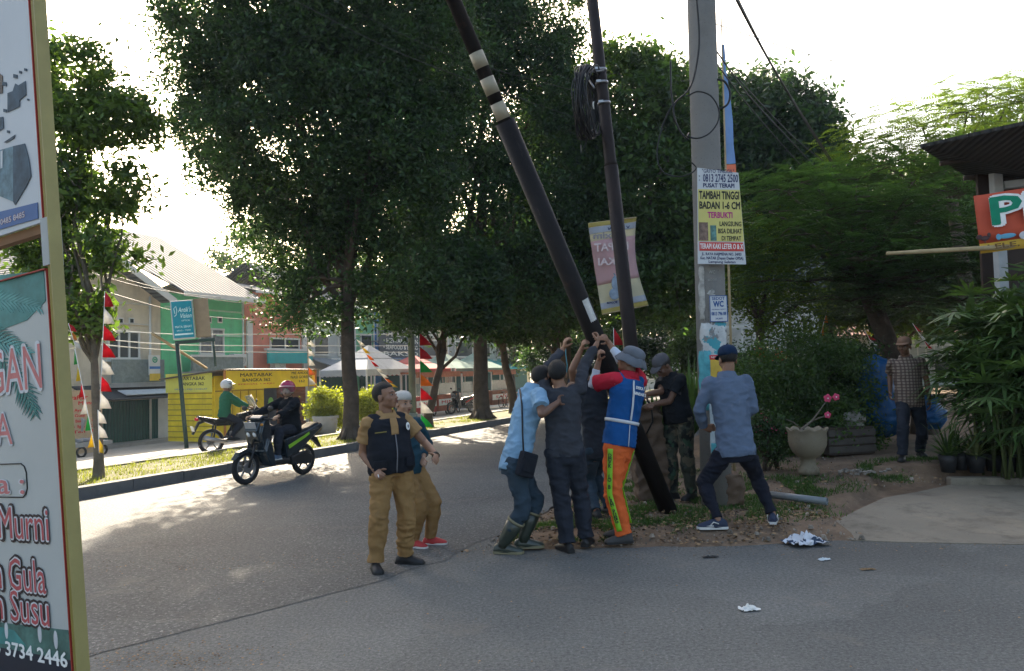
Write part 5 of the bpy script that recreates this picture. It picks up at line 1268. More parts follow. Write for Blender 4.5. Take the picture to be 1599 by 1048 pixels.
# 2 --- man in white skullcap
J = pose(1.58, 45, (637, 732), (628, 655, .0), (630, 628, -.02), [(668, 692, 1), (660, 716, -1), (658, 728, 7.4), .5, (.3, .2, -.3)], [(622, 692, 1), (632, 716, -1)],
         (672, 838, 85, 60), (645, 842, 60, 60), hipyaw=50, face=(yawv(42)+UPV*.05))
F_ = Fig(J, 1.0, .02); r_ = person('man in a white skullcap and red shoes half hidden behind the vest wearer', F_)
F_.body(skin_b, r_); F_.hair(r_); F_.skullcap(r_, M('white_knit', (.55, .52, .47), .9, .1, 60, .5)); tealj = cloth('dark_teal_cloth', (.02, .06, .085))
F_.shirt(r_, tealj, sleeve=1.8, seed=8); F_.trousers(r_, beige2, rth=.022, rsh=.03, flare=.072, seed=12)
for q in 'lr': F_.shoe(r_, q, M('red_shoe', (.42, .04, .04), .6), sole_w, L=.95)
# 3 --- light blue shirt, bending
J = pose(1.68, 112, (803, 724), (832, 607, .10), (848, 592, .05), [(858, 640, 1), (884, 612, 1), (893, 596, 7.6), .8, (1, .3, .2)], [(846, 647, -1), (872, 628, 1), (880, 610, 7.5), .8, (1, .3, .3)],
         (817, 842, 95, 100), (785, 850, 80, 75), hipyaw=95, face=(yawv(115)-UPV*.1), shr=(.0, .0))
F_ = Fig(J, 1.0, .01); r_ = person('man in light blue shirt and rubber boots with a black shoulder bag, bending forward', F_, GW)
F_.body(skin_c, r_); F_.hair(r_); lbl = cloth('light_blue_cloth', (.20, .34, .48)); F_.shirt(r_, lbl, t0=-.12, sleeve=.72, inf=.026, seed=21, sl_r=.024, fold=.014)
jean = cloth('dark_denim', (.035, .055, .075)); F_.trousers(r_, jean, rth=.024, rsh=.028, hem=.6, flare=.075, seed=22, fold=.013)
bootm = M('olive_rubber', (.03, .04, .03), .35, .2, 5, spec=.6)
for q in 'lr': F_.shoe(r_, q, bootm, M('tan_sole', (.2, .18, .11), .7), boot=.66, name='rubber_boot', L=1.05)
pt, n_, up = F_.surf(.02, -62, .05); pt += n_*.02; b = MB(); rr = Matrix((up.cross(n_).normalized(), n_, up)).transposed(); b.box(pt, (.19, .07, .23), rr, bev=.02); bg_ = b.build('shoulder_bag', vestm, r_)
b = MB(); b.box(pt+n_*.037, (.15, .012, .13), rr, bev=.004); b.build('bag_pocket', vestm, bg_)
b = MB(); b.tube([F_.surf(.1, -75, .05)[0], F_.surf(.4, -105, .036)[0], F_.surf(.75, -140, .036)[0], F_.surf(.95, 170, .04)[0], F_.surf(.85, 100, .04)[0]], .008, 6); b.build('bag_strap', rub, bg_)
# 4 --- charcoal shirt, back view, both arms up
J = pose(1.70, 176, (882, 708), (876, 604, .05), (871, 586, .0), [(857, 572, 1), (880, 544, 1), (886, 520, 7.6), .9, (1, .2, 0)], [(912, 571, 1), (932, 537, 1), (938, 515, 7.7), .8, (-1, .3, 0)],
         (886, 847, 205, 180), (915, 838, 160, 175), hipyaw=180, face=(yawv(175)+UPV*.35), shr=(.03, .03))
F_ = Fig(J, 1.04, .0); r_ = person('man in a charcoal long sleeved shirt seen from behind reaching up with both arms', F_, GW)
# seen from behind his left is picture left
F_.body(skin_a, r_); F_.hair(r_); chm = cloth('charcoal_cloth', (.042, .045, .054)); F_.shirt(r_, chm, t0=-.06, sleeve=1.86, inf=.02, seed=31, fold=.013, collar=False)
F_.trousers(r_, cloth('black_trouser_cloth', (.024, .028, .038)), rth=.026, rsh=.034, flare=.082, seed=32, fold=.013)
for q in 'lr': F_.shoe(r_, q, rub, sole_d)
b = MB(); p0 = F_.J['wr_l']+Vector((.02, 0, .03)); b.tube([p0, p0+Vector((.0, 0, -.1)), p0+Vector((.012, 0, -.2)), p0+Vector((.0, 0, -.3))], .004, 6); b.build('wrist_cord', M('cyan_cord', (.1, .4, .5), .6), r_)
# 5 --- man hidden in the middle
J = pose(1.70, -160, (936, 702), (922, 600, .0), (908, 574, .0), [(893, 578, -1), (909, 543, 1), (914, 522, 8.0), .8, (1, .1, 0)], [(940, 585, 1), (930, 548, 1), (926, 524, 8.2), .8, (-1, .1, 0)],
         (931, 797, -160, -170), (950, 790, -150, -150), hipyaw=-160, face=(yawv(-160)+UPV*.4), shr=(.03, .03))
F_ = Fig(J, 1.0, .0); r_ = person('bare armed man in dark clothes mostly hidden between the charcoal shirt and the blue vest', F_, GW)
F_.body(skin_a, r_); F_.hair(r_); F_.shirt(r_, cloth('dark_shirt_cloth', (.03, .035, .045)), sleeve=.45, seed=41); F_.trousers(r_, jean, seed=42)
for q in 'lr': F_.shoe(r_, q, rub, sole_d)
# 6 --- orange trousers, blue vest, bucket hat
J = pose(1.70, -140, (966, 700), (983, 587, .05), (984, 563, .0), [(926, 600, 1), (936, 560, 1), (934, 540, 7.6), .9, (1, 0, 0)], [(968, 560, 1), (949, 533, 1), (941, 518, 7.7), .7, (-1, .2, 0)],
         (974, 834, -80, -100), (972, 826, -115, -120), hipyaw=-125, face=(yawv(-112)+UPV*.45), shr=(.0, .03), dd=.12)
F_ = Fig(J, 1.04, .02); r_ = person('man in orange trousers, blue vest and grey bucket hat holding the pole with bare hands', F_, GW)
F_.body(skin_a, r_); F_.hair(r_); F_.bucket(r_, cloth('grey_hat_cloth', (.13, .145, .17)), cloth('hat_band_cloth', (.1, .11, .13)))
redc = cloth('red_cloth', (.45, .02, .04)); whc = cloth('white_sleeve_cloth', (.5, .55, .64)); orc = cloth('orange_cloth', (.62, .12, .03)); blc = cloth('blue_vest_cloth', (.01, .075, .24))
wsl = F_.shirt(r_, whc, t0=.3, sleeve=1.6, inf=.008, seed=51, name='undershirt', sl_r=.008, collar=False)
F_.shirt(r_, redc, t0=.05, sleeve=.85, inf=.015, seed=52, sl_r=.022)
b = MB(); F_.torso(b, .03, .95, .034)
for q in 'lr': s_ = F_.J['sh_'+q]; F_.cap(b, F_.ringf(.84)[0], F_.ringf(.88)[0].lerp(s_, .8)+Vector((0, 0, .01)), .09, .072)
v = b.build('vest', blc, r_); remesh(v, .011, 3, .009, 6, seed=53)
rfl = M('reflective_tape', (.55, .57, .6), .4, .1, 5)
patch_on(v, F_, .34, .385, 0, 360, .041, rfl, 'reflective_band', 2, 40); patch_on(v, F_, .39, .93, 154, 160, .043, rfl, 'reflective_stripe', 12, 2); patch_on(v, F_, .04, .33, 155, 157, .042, rfl, 'reflective_stripe', 6, 2)
on(v, F_, .84, 178, .046, 'DISKA', .042, whl, .11); on(v, F_, .76, 178, .048, 'BANDAR L', .042, whl, .19)
tr = F_.trousers(r_, orc, rth=.03, rsh=.038, flare=.084, seed=54, fold=.012)
lime = M('lime_tape', (.22, .5, .02), .5, .1, 5)
for q in 'lr':                                     # lime stripe down the outer side of each leg with black letters
    h, kn, an = F_.J['hip_'+q], F_.J['kn_'+q], F_.J['an_'+q]; toc = (CAM-F_.base-kn); hl = (F_.J['hip_l']-F_.J['hip_r']).normalized()*(1 if q == 'l' else -1)
    sd = (hl+(CAM-F_.base-kn).normalized()*.55).normalized()
    rows = []; L1 = []
    for i in range(25):
        t = i/24*1.9; c = h.lerp(kn, t) if t <= 1 else kn.lerp(an, (t-1)); dr = (kn-h).normalized() if t <= 1 else (an-kn).normalized()
        s_ = (sd-dr*sd.dot(dr)).normalized(); rad = (.119-.025*min(1, t)-.008*max(0, t-1)+.014)*F_.k; fw = dr.cross(s_).normalized(); rows.append((c+s_*rad, fw, s_, dr))
    b = MB(); vs = []
    for p, fw, s_, dr in rows: vs += [p-fw*.026, p+fw*.026]
    b.add(vs, [(2*i, 2*i+1, 2*i+3, 2*i+2) for i in range(24)], True); st_ = b.build('side_stripe', lime, tr); so = st_.modifiers.new('s', 'SOLIDIFY'); so.thickness = .006
    word = 'DMPK LO B LAMPUNG'
    if q == 'l':
        for i, ch in enumerate(word):
            if ch == ' ': continue
            p, fw, s_, dr = rows[2+int(i*21/len(word))]; z_ = -dr; x_ = z_.cross(s_)*-1
            x_ = (s_.cross(z_))*-1
            o = text(st_, ch, .05, (0, 0, 0), blk, bold=.02, ext=.002); sc = o.scale.copy(); m = Matrix((z_.cross(s_), z_, s_)).transposed().to_4x4() @ Matrix.Diagonal((sc[0], sc[1], sc[2], 1)); m.translation = p+s_*.006; o.matrix_basis = m
for q in 'lr': F_.shoe(r_, q, M('grey_shoe', (.05, .05, .05), .8), sole_d)
# 7 --- black shirt, camouflage trousers
J = pose(1.72, -62, (1060, 655), (1046, 584, -.05), (1030, 566, -.08), [(1045, 628, -1), (1017, 632, -1), (1006, 640, 8.4), .9, (0, .5, -.5)], [(1032, 612, -1), (1006, 616, -1), (996, 622, 8.6), .8, (0, .5, -.5)],
         (1080, 768, -45, -60), (1050, 768, -70, -70), hipyaw=-50, face=(yawv(-62)-UPV*.75), nsg=-1)
F_ = Fig(J, 1.08, .02); r_ = person('man in black shirt, camouflage trousers and grey cap handling rope by the concrete pole', F_, GW)
F_.body(skin_c, r_); F_.hair(r_); F_.caphat(r_, cloth('grey_cap_cloth', (.09, .09, .1))); bks = cloth('black_shirt_cloth', (.013, .015, .018))
F_.shirt(r_, bks, t0=-.08, sleeve=.6, inf=.024, seed=61, sl_r=.024)
camo = M('camouflage_cloth', (.045, .05, .035), .9, .2, 3, .3); o = mixcol(camo, ntex(camo, 7, 2, .5, lo=.52, hi=.54), base_in(camo).links[0].from_socket, (.10, .085, .055)); o = mixcol(camo, ntex(camo, 9, 2, .5, lo=.56, hi=.58, stretch=(1, 1.3, 1)), o, (.015, .018, .015)); o = mixcol(camo, ntex(camo, 6, 2, .5, lo=.6, hi=.62, stretch=(1.4, 1, .8)), o, (.035, .07, .04)); camo.node_tree.links.new(o, base_in(camo))
F_.trousers(r_, camo, rth=.024, rsh=.034, flare=.075, seed=62, fold=.013)
for q in 'lr': F_.shoe(r_, q, rub, sole_d)
b = MB(); a_ = F_.J['wr_l']; c_ = F_.J['wr_r']
b.tube([c_+Vector((-.16, 0, .02)), c_, a_+Vector((0, 0, -.03)), a_+Vector((.02, .05, -.2)), a_+Vector((-.05, .1, -.35))], .011, 8); b.build('held_rope', rub, r_)
# 8 --- blue grey jacket, back to us
J = pose(1.73, -178, (1149, 702), (1135, 587, .08), (1136, 561, .02), [(1090, 645, 1), (1099, 668, 1), (1110, 668, 8.0), .9, (1, 0, 0)], [(1176, 642, 1), (1150, 654, 1), (1140, 650, 8.2), .9, (-1, 0, 0)],
         (1121, 812, -95, -140), (1206, 803, 160, 165), hipyaw=-176, face=(yawv(-172)-UPV*.12), nsg=0)
F_ = Fig(J, 1.05, .0); r_ = person('man in blue grey jacket, navy cap and trainers seen from behind with feet apart', F_, GW)
F_.body(skin_a, r_); F_.hair(r_); F_.caphat(r_, cloth('navy_cap_cloth', (.01, .025, .06)))
F_.shirt(r_, cloth('blue_grey_cloth', (.105, .14, .205)), t0=-.1, sleeve=1.9, inf=.028, seed=71, sl_r=.02, fold=.011, name='jacket')
F_.trousers(r_, cloth('navy_trouser_cloth', (.013, .015, .024)), rth=.020, rsh=.022, flare=.058, seed=72, fold=.010, hem=.97)
for q in 'lr':
    o = F_.shoe(r_, q, M('navy_trainer', (.02, .03, .06), .7), sole_w, name='trainer', L=1.06)
    a = F_.J['an_'+q]; t = F_.J['toe_'+q].normalized(); la = UPV.cross(t); b = MB()
    for sg in (-1, 1): b.tube([a+t*.0+la*sg*.046-UPV*.03, a+t*.05+la*sg*.049-UPV*.012, a+t*.08+la*sg*.046-UPV*.045], .006, 6); b.tube([a+t*.12+la*sg*.044-UPV*.05, a+t*.05+la*sg*.048-UPV*.05], .006, 6)
    b.build('shoe_stripe', sole_w, o)
# 9 --- checked shirt, background
J = pose(1.66, -22, (1421, 628), (1414, 559, .0), (1412, 541, -.03), [(1449, 600, 1), (1452, 628, -1), None, .4], [(1390, 585, 1), (1390, 611, -1), None, .5],
         (1437, 703, -10, -10), (1409, 710, -35, -25), hipyaw=-15, face=(yawv(-42)+UPV*.02))
F_ = Fig(J, 1.05, .03); r_ = person('man in checked brown shirt and cap standing alone on the dirt path', F_)
F_.body(skin_c, r_); F_.hair(r_); F_.caphat(r_, cloth('tan_cap_cloth', (.2, .12, .08)))
chk = M('checked_cloth', (.24, .19, .15), .9, .1, 4, .2); L_ = chk.node_tree.links; tc = node(chk, 'ShaderNodeTexCoord'); o = base_in(chk).links[0].from_socket
for ax in 'XZ':
    wv = node(chk, 'ShaderNodeTexWave'); wv.bands_direction = ax; wv.inputs['Scale'].default_value = 7.5; L_.new(tc.outputs['Object'], wv.inputs[0]); mr = node(chk, 'ShaderNodeMapRange'); mr.inputs['From Min'].default_value = .55; mr.inputs['From Max'].default_value = .7; mr.inputs['To Max'].default_value = .75; L_.new(wv.outputs['Fac'], mr.inputs['Value']); o = mixcol(chk, mr.outputs[0], o, (.07, .045, .04))
L_.new(o, base_in(chk))
F_.shirt(r_, chk, t0=-.12, sleeve=.75, inf=.02, seed=81, sl_r=.014); F_.trousers(r_, cloth('black_trouser_cloth', (.02, .022, .03)), rth=.018, rsh=.026, flare=.075, seed=82)
for q in 'lr': F_.shoe(r_, q, rub, sole_d)

# ================================================================== MOTORCYCLES AND RIDERS
tyre_m = M('tyre_rubber', (.018, .018, .019), .8, .2, 10, .2); chrome = M('metal_grey', (.3, .3, .31), .35, .1, 4, metal=.8); blkp = M('black_plastic', (.012, .013, .015), .35, .1, 3, spec=.5)
def wheel(root, x, r, mat, spokes=5):
    b = MB(); b.torus((x, 0, r), r-.04, .042, n=36, m=10, sq=.85); w_ = b.build('wheel', tyre_m, root)
    b = MB(); b.torus((x, 0, r), r-.085, .013, n=32, m=8, sq=2.2)
    for k in range(spokes):
        a = 6.283*k/spokes+.3; b.tube([(x+.03*math.cos(a), 0, r+.03*math.sin(a)), (x+(r-.085)*math.cos(a), 0, r+(r-.085)*math.sin(a))], [.02, .013], 6)
    b.cyl((x, -.05, r), (x, .05, r), .035); b.build('rim', mat, w_)
    b = MB(); b.cyl((x, .052, r), (x, .058, r), .09, n=24); b.build('brake_disc', chrome, w_)
def smooth_part(name, mat, root, polys, vs=.011, bev=.02):
    """polys: list of (profile in xz, y0, y1); merged and rounded"""
    b = MB()
    for pl, y0, y1 in polys: b.prism(pl, y0, y1)
    o = b.build(name, mat, root); return remesh(o, vs, 4)
def bike(kind, label, base, head, mats, plate=None):
    body, acc, rimm, seatm = mats
    t = thing('motorcycle', label, 'motorcycle', mat=frame(base, head), group='motorcycles on the road and verge')
    scoot = kind == 'scooter'; r = .27 if scoot else .30; wb = 1.26 if scoot else 1.30
    wheel(t, 0, r, rimm); wheel(t, wb, r, rimm)
    if scoot:
        smooth_part('front_shield', body, t, [([(1.02, .45), (1.10, .80), (1.04, 1.0), (.93, 1.02), (.90, .85), (.86, .45), (.84, .30), (.95, .30)], -.19, .19), ([(1.08, .66), (1.17, .84), (1.10, .98), (1.0, .97), (1.0, .68)], -.14, .14), ([(.84, .26), (.95, .26), (1.05, .5), (.98, .7), (.9, .6)], -.24, .24)])
        smooth_part('floorboard', blkp, t, [([(.42, .27), (.93, .26), (.93, .34), (.44, .34)], -.14, .14), ([(.2, .24), (.6, .24), (.58, .36), (.2, .42)], -.12, .12)])
        smooth_part('tail_body', body, t, [([(.52, .34), (.56, .66), (.1, .76), (-.30, .88), (-.34, .82), (-.1, .66), (.12, .5), (.3, .42)], -.15, .15), ([(.5, .5), (.5, .68), (-.05, .78), (-.2, .78), (.1, .6)], -.16, .16)])
        smooth_part('engine_cover', blkp, t, [([(-.06, .2), (.42, .22), (.42, .36), (.1, .42), (-.08, .34)], .05, .15), ([(-.06, .22), (.1, .22), (.1, .34), (-.06, .34)], -.1, .1)])
        for sg in (-1, 1):
            b = MB(); b.add([(.48, sg*.168, .50), (.1, sg*.17, .66), (-.22, sg*.14, .80), (-.18, sg*.14, .83), (.12, sg*.172, .70), (.5, sg*.17, .56)], [(0, 1, 2, 3, 4, 5)]); o = b.build('side_stripe', acc, t); so = o.modifiers.new('s', 'SOLIDIFY'); so.thickness = .008
            b = MB(); b.add([(1.0, sg*.165, .62), (.9, sg*.205, .42), (.93, sg*.207, .42), (1.04, sg*.168, .64)], [(0, 1, 2, 3)]); o = b.build('side_stripe', acc, t); so = o.modifiers.new('s', 'SOLIDIFY'); so.thickness = .008
        smooth_part('seat', seatm, t, [([(.56, .68), (.55, .75), (.3, .78), (-.0, .82), (-.26, .90), (-.28, .86), (.0, .74)], -.12, .12)])
        smooth_part('front_fender', body, t, [([(wb-.24, .42), (wb-.14, .54), (wb+.0, .58), (wb+.16, .53), (wb+.27, .40), (wb+.2, .44), (wb, .52), (wb-.12, .48)], -.055, .055)], .009)
        smooth_part('rear_fender', blkp, t, [([(-.42, .42), (-.3, .62), (-.1, .72), (.05, .66), (-.1, .64), (-.28, .54)], -.05, .05)], .009)
        b = MB()
        for sg in (-1, 1): b.tube([(wb, sg*.075, r), (wb-.13, sg*.075, .62)], .018, 8)
        b.tube([(wb-.13, 0, .58), (wb-.26, 0, 1.0)], .025, 8); b.build('fork', blkp, t)
        hx, hz = wb-.27, 1.0
        smooth_part('handlebar_cover', body, t, [([(.92, .98), (1.04, .98), (1.08, 1.04), (1.0, 1.09), (.9, 1.06)], -.13, .13)])
        b = MB(); b.tube([(hx-.06, -.33, hz+.02), (hx, -.12, hz+.03), (hx, .12, hz+.03), (hx-.06, .33, hz+.02)], .013, 8); b.build('handlebar', blkp, t)
        hl_y, hl_z, hl_x = .055, .86, 1.155
        for sg in (-1, 1): b = MB(); b.ell((1.125, sg*.07, .80), (.04, .045, .055), nu=14, nv=9); b.build('headlight', M('headlamp_glass', (.7, .72, .74), .15, spec=.8), t)
    else:
        smooth_part('fuel_tank', body, t, [([(.55, .74), (.62, .92), (.86, .98), (.98, .86), (.9, .72)], -.13, .13)])
        smooth_part('front_fairing', body, t, [([(.95, .62), (1.14, .78), (1.16, 1.0), (1.02, 1.08), (.9, .95), (.88, .62)], -.17, .17)])
        smooth_part('tail_body', body, t, [([(.5, .66), (.5, .76), (.0, .82), (-.3, .92), (-.32, .84), (.1, .66)], -.11, .11)])
        smooth_part('seat', seatm, t, [([(.6, .76), (.5, .80), (.1, .83), (-.2, .90), (-.2, .85), (.1, .76), (.5, .73)], -.13, .13)])
        smooth_part('engine', M('engine_grey', (.12, .12, .12), .5), t, [([(.45, .28), (.82, .28), (.86, .5), (.7, .62), (.45, .5)], -.13, .13), ([(.6, .5), (.8, .5), (.85, .7), (.65, .7)], -.08, .08)])
        b = MB(); b.tube([(.5, 0, .7), (.48, 0, .4), (.0, 0, r)], .03, 8)
        for sg in (-1, 1): b.tube([(.5, sg*.09, .36), (0, sg*.09, r)], .02, 8); b.tube([(.02, sg*.1, r+.02), (.08, sg*.1, .7)], .022, 8)
        b.tube([(.95, 0, .9), (.8, 0, .35)], .03, 8); b.build('frame', blkp, t)
        b = MB()
        for sg in (-1, 1): b.tube([(wb, sg*.085, r), (1.0, sg*.085, .95)], .02, 8)
        b.build('fork', chrome, t)
        smooth_part('front_fender', body, t, [([(wb-.26, .48), (wb-.14, .6), (wb, .64), (wb+.16, .6), (wb+.28, .46), (wb+.2, .5), (wb, .59), (wb-.14, .55)], -.06, .06)], .009)
        smooth_part('rear_fender', blkp, t, [([(-.44, .5), (-.3, .78), (-.1, .82), (-.1, .78), (-.27, .72), (-.4, .48)], -.05, .05)], .009)
        b = MB(); b.tube([(.7, -.15, .3), (.3, -.16, .28)], .02, 8); b.tube([(.3, -.16, .28), (-.2, -.18, .42)], [.045, .05], 12); b.build('exhaust', chrome, t)
        b = MB(); b.tube([(.86, -.36, 1.03), (.95, -.12, 1.02), (.95, .12, 1.02), (.86, .36, 1.03)], .013, 8); b.build('handlebar', blkp, t); hx, hz = .95, 1.02
        b = MB(); g_ = []
        for i in range(7):
            a = (i-3)/3; g_.append((1.14-.12*a*a, .17*a, .98)); 
        vs = g_+[(x-.2, y*.75, 1.38-abs(y)*.3) for x, y, z in g_]; b.add(vs, [(i, i+1, i+8, i+7) for i in range(6)], True); wsm = M('windshield_smoke', (.4, .38, .33), .1, spec=.8); wsm.node_tree.nodes['Principled BSDF'].inputs['Alpha'].default_value = .5; o = b.build('windshield', wsm, t); so = o.modifiers.new('s', 'SOLIDIFY'); so.thickness = .005
        b = MB(); b.ell((1.17, 0, .86), (.04, .08, .08)); b.build('headlight', M('headlamp_glass', (.7, .72, .74), .15, spec=.8), t)
    if scoot:
        b = MB(); b.tube([(.2, -.14, .28), (.1, -.16, .26)], .02, 8); b.tube([(.12, -.16, .27), (-.26, -.17, .36)], [.045, .055], 12); b.build('exhaust', blkp, t)
    b = MB(); b.box((-.33, 0, .84), (.05, .2, .07), bev=.015); b.build('tail_light', M('red_lens', (.55, .01, .02), .2, spec=.7), t)
    for sg in (-1, 1):
        b = MB(); b.tube([(hx-.02, sg*.2, hz+.02), (hx+.02, sg*.27, hz+.17)], .007, 6); mi = b.build('mirror', blkp, t)
        b = MB(); b.ell((hx+.02, sg*.30, hz+.2), (.015, .065, .042)); b.build('mirror_head', blkp, mi)
        b = MB(); b.tube([(hx-.04, sg*.24, hz+.02), (hx-.07, sg*.35, hz+.02)], .019, 10); b.build('grip', rub, t)
        b = MB(); b.ell((hx+.12 if not scoot else 1.06, sg*.15, hz-.12 if not scoot else .94), (.02, .035, .022)); b.build('indicator', M('amber_lens', (.6, .25, .03), .2), t)
    px_, pz, ry = (1.165, .93, .35) if scoot else (-.42, .62, -.3)
    b = MB(); b.box((px_, 0, pz), (.008, .25, .12), Matrix.Rotation(ry, 3, 'Y')); b.build('number_plate', plate or M('plate_grey', (.3, .31, .33), .5), t)
    b = MB(); b.tube([(.35, .12, .3), (.28, .26, .06)], .012, 6); b.build('side_stand', blkp, t)
    return t
def rider(label, B, H, scoot, lean=.05):
    m = B.matrix_world.copy() if False else None
def rider_J(base, head, H, scoot, facepitch=0, look=0, feet=None):
    x = Vector(head).normalized(); y = UPV.cross(x); T = lambda a, b_, c: Vector(base)+x*a+y*b_+UPV*c
    J = {'H': H, 'f': x.copy(), 'hf': x.copy()}
    if scoot: J['pel'] = T(.28, 0, .82); J['neck'] = T(.33, 0, .82+.30*H); hz = 1.03; hx = .93; ft = (.70, .11, .42); 
    else: J['pel'] = T(.30, 0, .90); J['neck'] = T(.36, 0, .90+.31*H); hz = 1.05; hx = .86; ft = (.42, .17, .40)
    J['head'] = J['neck']+UPV*.10*H+x*.02
    for k, sg in (('l', 1), ('r', -1)):
        J['hip_'+k] = J['pel']+y*sg*.052*H; J['sh_'+k] = J['neck']+y*sg*.105*H-UPV*.022*H
        J['an_'+k] = T(ft[0], sg*ft[1], ft[2]); J['toe_'+k] = x.copy()
        J['kn_'+k] = ik(J['hip_'+k], J['an_'+k], .245*H, .235*H, x+UPV*.5+y*sg*.2)
        J['wr_'+k] = T(hx-.07, sg*.30, hz+.03); J['el_'+k] = ik(J['sh_'+k], J['wr_'+k], .172*H, .15*H, y*sg*.8-UPV*.7-x*.2)
        J['hd_'+k] = (x*.9+y*sg*.3-UPV*.1).normalized(); J['curl_'+k] = 1.05; J['pn_'+k] = -UPV.copy()
    f = (Matrix.Rotation(R(look), 3, 'Z') @ x)+UPV*facepitch; J['face'] = f; return J
grn = M('lime_paint', (.25, .5, .03), .4); dkb = M('dark_blue_paint', (.012, .022, .03), .22, .1, 3, spec=.7); rimg = M('rim_grey', (.2, .2, .2), .4, metal=.5)
pf = G(384, 757, .004); pr = G(474, 741, .004); hd = (pf-pr); hd.z = 0; hd.normalize()
base = pf-hd*1.26; base.z = .004
bike('scooter', 'dark scooter with lime stripes ridden towards us beside the kerb', base, hd, (dkb, grn, rimg, blkp))
J = rider_J(base, hd, 1.66, True, .05, 25); F_ = Fig(J, 1.1, .02); F_.base = Vector((base.x+hd.x*.3, base.y+hd.y*.3, .004)); 
def rebase(J, F_, g=1.0):
    nb = F_.base; old = Vector((J['pel'].x, J['pel'].y, min(J['an_l'].z, J['an_r'].z)-.05*J['H'])); d_ = old-nb
    for q in list(F_.J):
        if q[:3] in ('an_', 'kn_', 'hip', 'sh_', 'el_', 'wr_') or q in ('pel', 'neck', 'head'): F_.J[q] = F_.J[q]+d_
rebase(J, F_); r_ = person('rider in a black jacket and red helmet on the dark scooter', F_)
F_.body(skin_b, r_); F_.helmet(r_, M('red_helmet', (.35, .01, .06), .2, spec=.7), M('pink_trim', (.6, .3, .35), .3)); sh = F_.shirt(r_, bks, t0=-.1, sleeve=1.9, inf=.035, seed=91, sl_r=.03, name='jacket', fold=.014)
on(sh, F_, .66, 12, .05, 'TUN', .06, M('pink_print', (.5, .2, .2), .7), .12)
F_.trousers(r_, cloth('black_trouser_cloth', (.02, .022, .03)), rth=.02, rsh=.026, seed=92)
for q in 'lr': F_.shoe(r_, q, M('blue_shoe', (.08, .13, .2), .6), sole_w)
# green jacket rider
gy = M('black_gloss', (.015, .015, .017), .25, spec=.6); p0 = RN(330, 3.4, 700); hd2 = Vector((.80, .60, 0)).normalized(); base2 = Vector((p0.x, p0.y, p0.z))
bike('motor', 'black motorcycle with red tail light and tall windshield on the pavement', base2, hd2, (gy, red_m, rimg, blkp), M('plate_white', (.6, .6, .55), .5))
J = rider_J(base2, hd2, 1.68, False, -.02, -8); F_ = Fig(J, 1.05, .0); F_.base = base2+hd2*.3; rebase(J, F_); r_ = person('rider in a green jacket with a white and black helmet on the far motorcycle', F_)
F_.body(skin_a, r_); F_.helmet(r_, M('white_helmet', (.6, .6, .6), .25), blkp); F_.shirt(r_, cloth('green_jacket_cloth', (.03, .13, .075)), t0=-.1, sleeve=1.9, inf=.03, seed=95, sl_r=.022, name='jacket')
T, rot, k = F_.headf(); b = MB(); n = 24; b.loft([[T(.125*math.cos(6.283*j/n), -.012+.14*math.sin(6.283*j/n), z) for j in range(n)] for z in (-.03, .05)], caps=False)
F_.trousers(r_, cloth('black_trouser_cloth'), seed=96)
for q in 'lr': F_.shoe(r_, q, rub, sole_d)
# parked scooter and bicycles at the far stalls
p0 = RN(736, 6.4); hd3 = Vector((-.72, -.69, 0)).normalized()
bike('scooter', 'black scooter parked in front of the far stalls', p0, hd3, (gy, red_m, rimg, blkp))
def bicycle(px, n, label, dirv):
    p = RN(px, n); t = thing('bicycle', label, 'bicycle', mat=frame(p, dirv), group='bicycles leaning by the stall')
    for x in (0, 1.02):
        b = MB(); b.torus((x, 0, .33), .315, .017, n=32, m=6); w_ = b.build('wheel', tyre_m, t); b = MB()
        for k in range(16): a = 6.283*k/16; b.tube([(x, 0, .33), (x+.3*math.cos(a), 0, .33+.3*math.sin(a))], .0035, 4)
        b.cyl((x, -.03, .33), (x, .03, .33), .02, n=8); b.build('spokes', chrome, w_)
    b = MB()
    for a, c in (((0, 0, .33), (.42, 0, .28)), ((.42, 0, .28), (.33, 0, .82)), ((0, 0, .33), (.34, 0, .72)), ((.42, 0, .28), (.88, 0, .72)), ((.34, 0, .72), (.86, 0, .8)), ((1.02, 0, .33), (.84, 0, .92))): b.tube([a, c], .016, 8)
    b.build('frame', M('bicycle_red', (.4, .12, .08), .4) if px < 815 else M('bicycle_dark', (.04, .05, .07), .4), t)
    b = MB(); b.tube([(.84, 0, .9), (.83, 0, 1.0)], .012, 6); b.tube([(.78, -.28, 1.0), (.86, 0, 1.02), (.78, .28, 1.0)], .012, 6); b.build('handlebar', blkp, t)
    b = MB(); b.box((.30, 0, .86), (.24, .13, .05), bev=.02); b.build('saddle', blkp, t)
bicycle(782, 7.0, 'red bicycle leaning left of the pair by the stall', (U.x, U.y, 0)); bicycle(800, 6.7, 'dark bicycle leaning right of the pair by the stall', (U.x, U.y, 0))

# ================================================================== POLES, SIGNS, FLAGS, WIRES, SMALL THINGS
def proj(p):
    q = CR.transposed() @ (Vector(p)-CAM); return 799.5+F*q.x/-q.z, 524-F*q.y/-q.z
conc = concmat('pole_concrete', (.20, .195, .185), (.15, .145, .14), .7)
pole_dk = M('black_pole_paint', (.013, .011, .011), .6, .25, 3, .1, spec=.15)
for pm_ in (pole_dk,):
    o = mixcol(pm_, ntex(pm_, 14, 8, .8, lo=.6, hi=.68, stretch=(1, 1, .12)), base_in(pm_).links[0].from_socket, (.07, .055, .045)); o = mixcol(pm_, ntex(pm_, 5, 8, .8, lo=.58, hi=.75), o, (.05, .03, .02)); pm_.node_tree.links.new(o, base_in(pm_))
pole_w = M('cream_band', (.29, .26, .19), .5, .15, 8)
silver = M('silver_sticker', (.5, .52, .53), .35, .2, 20, metal=.3)
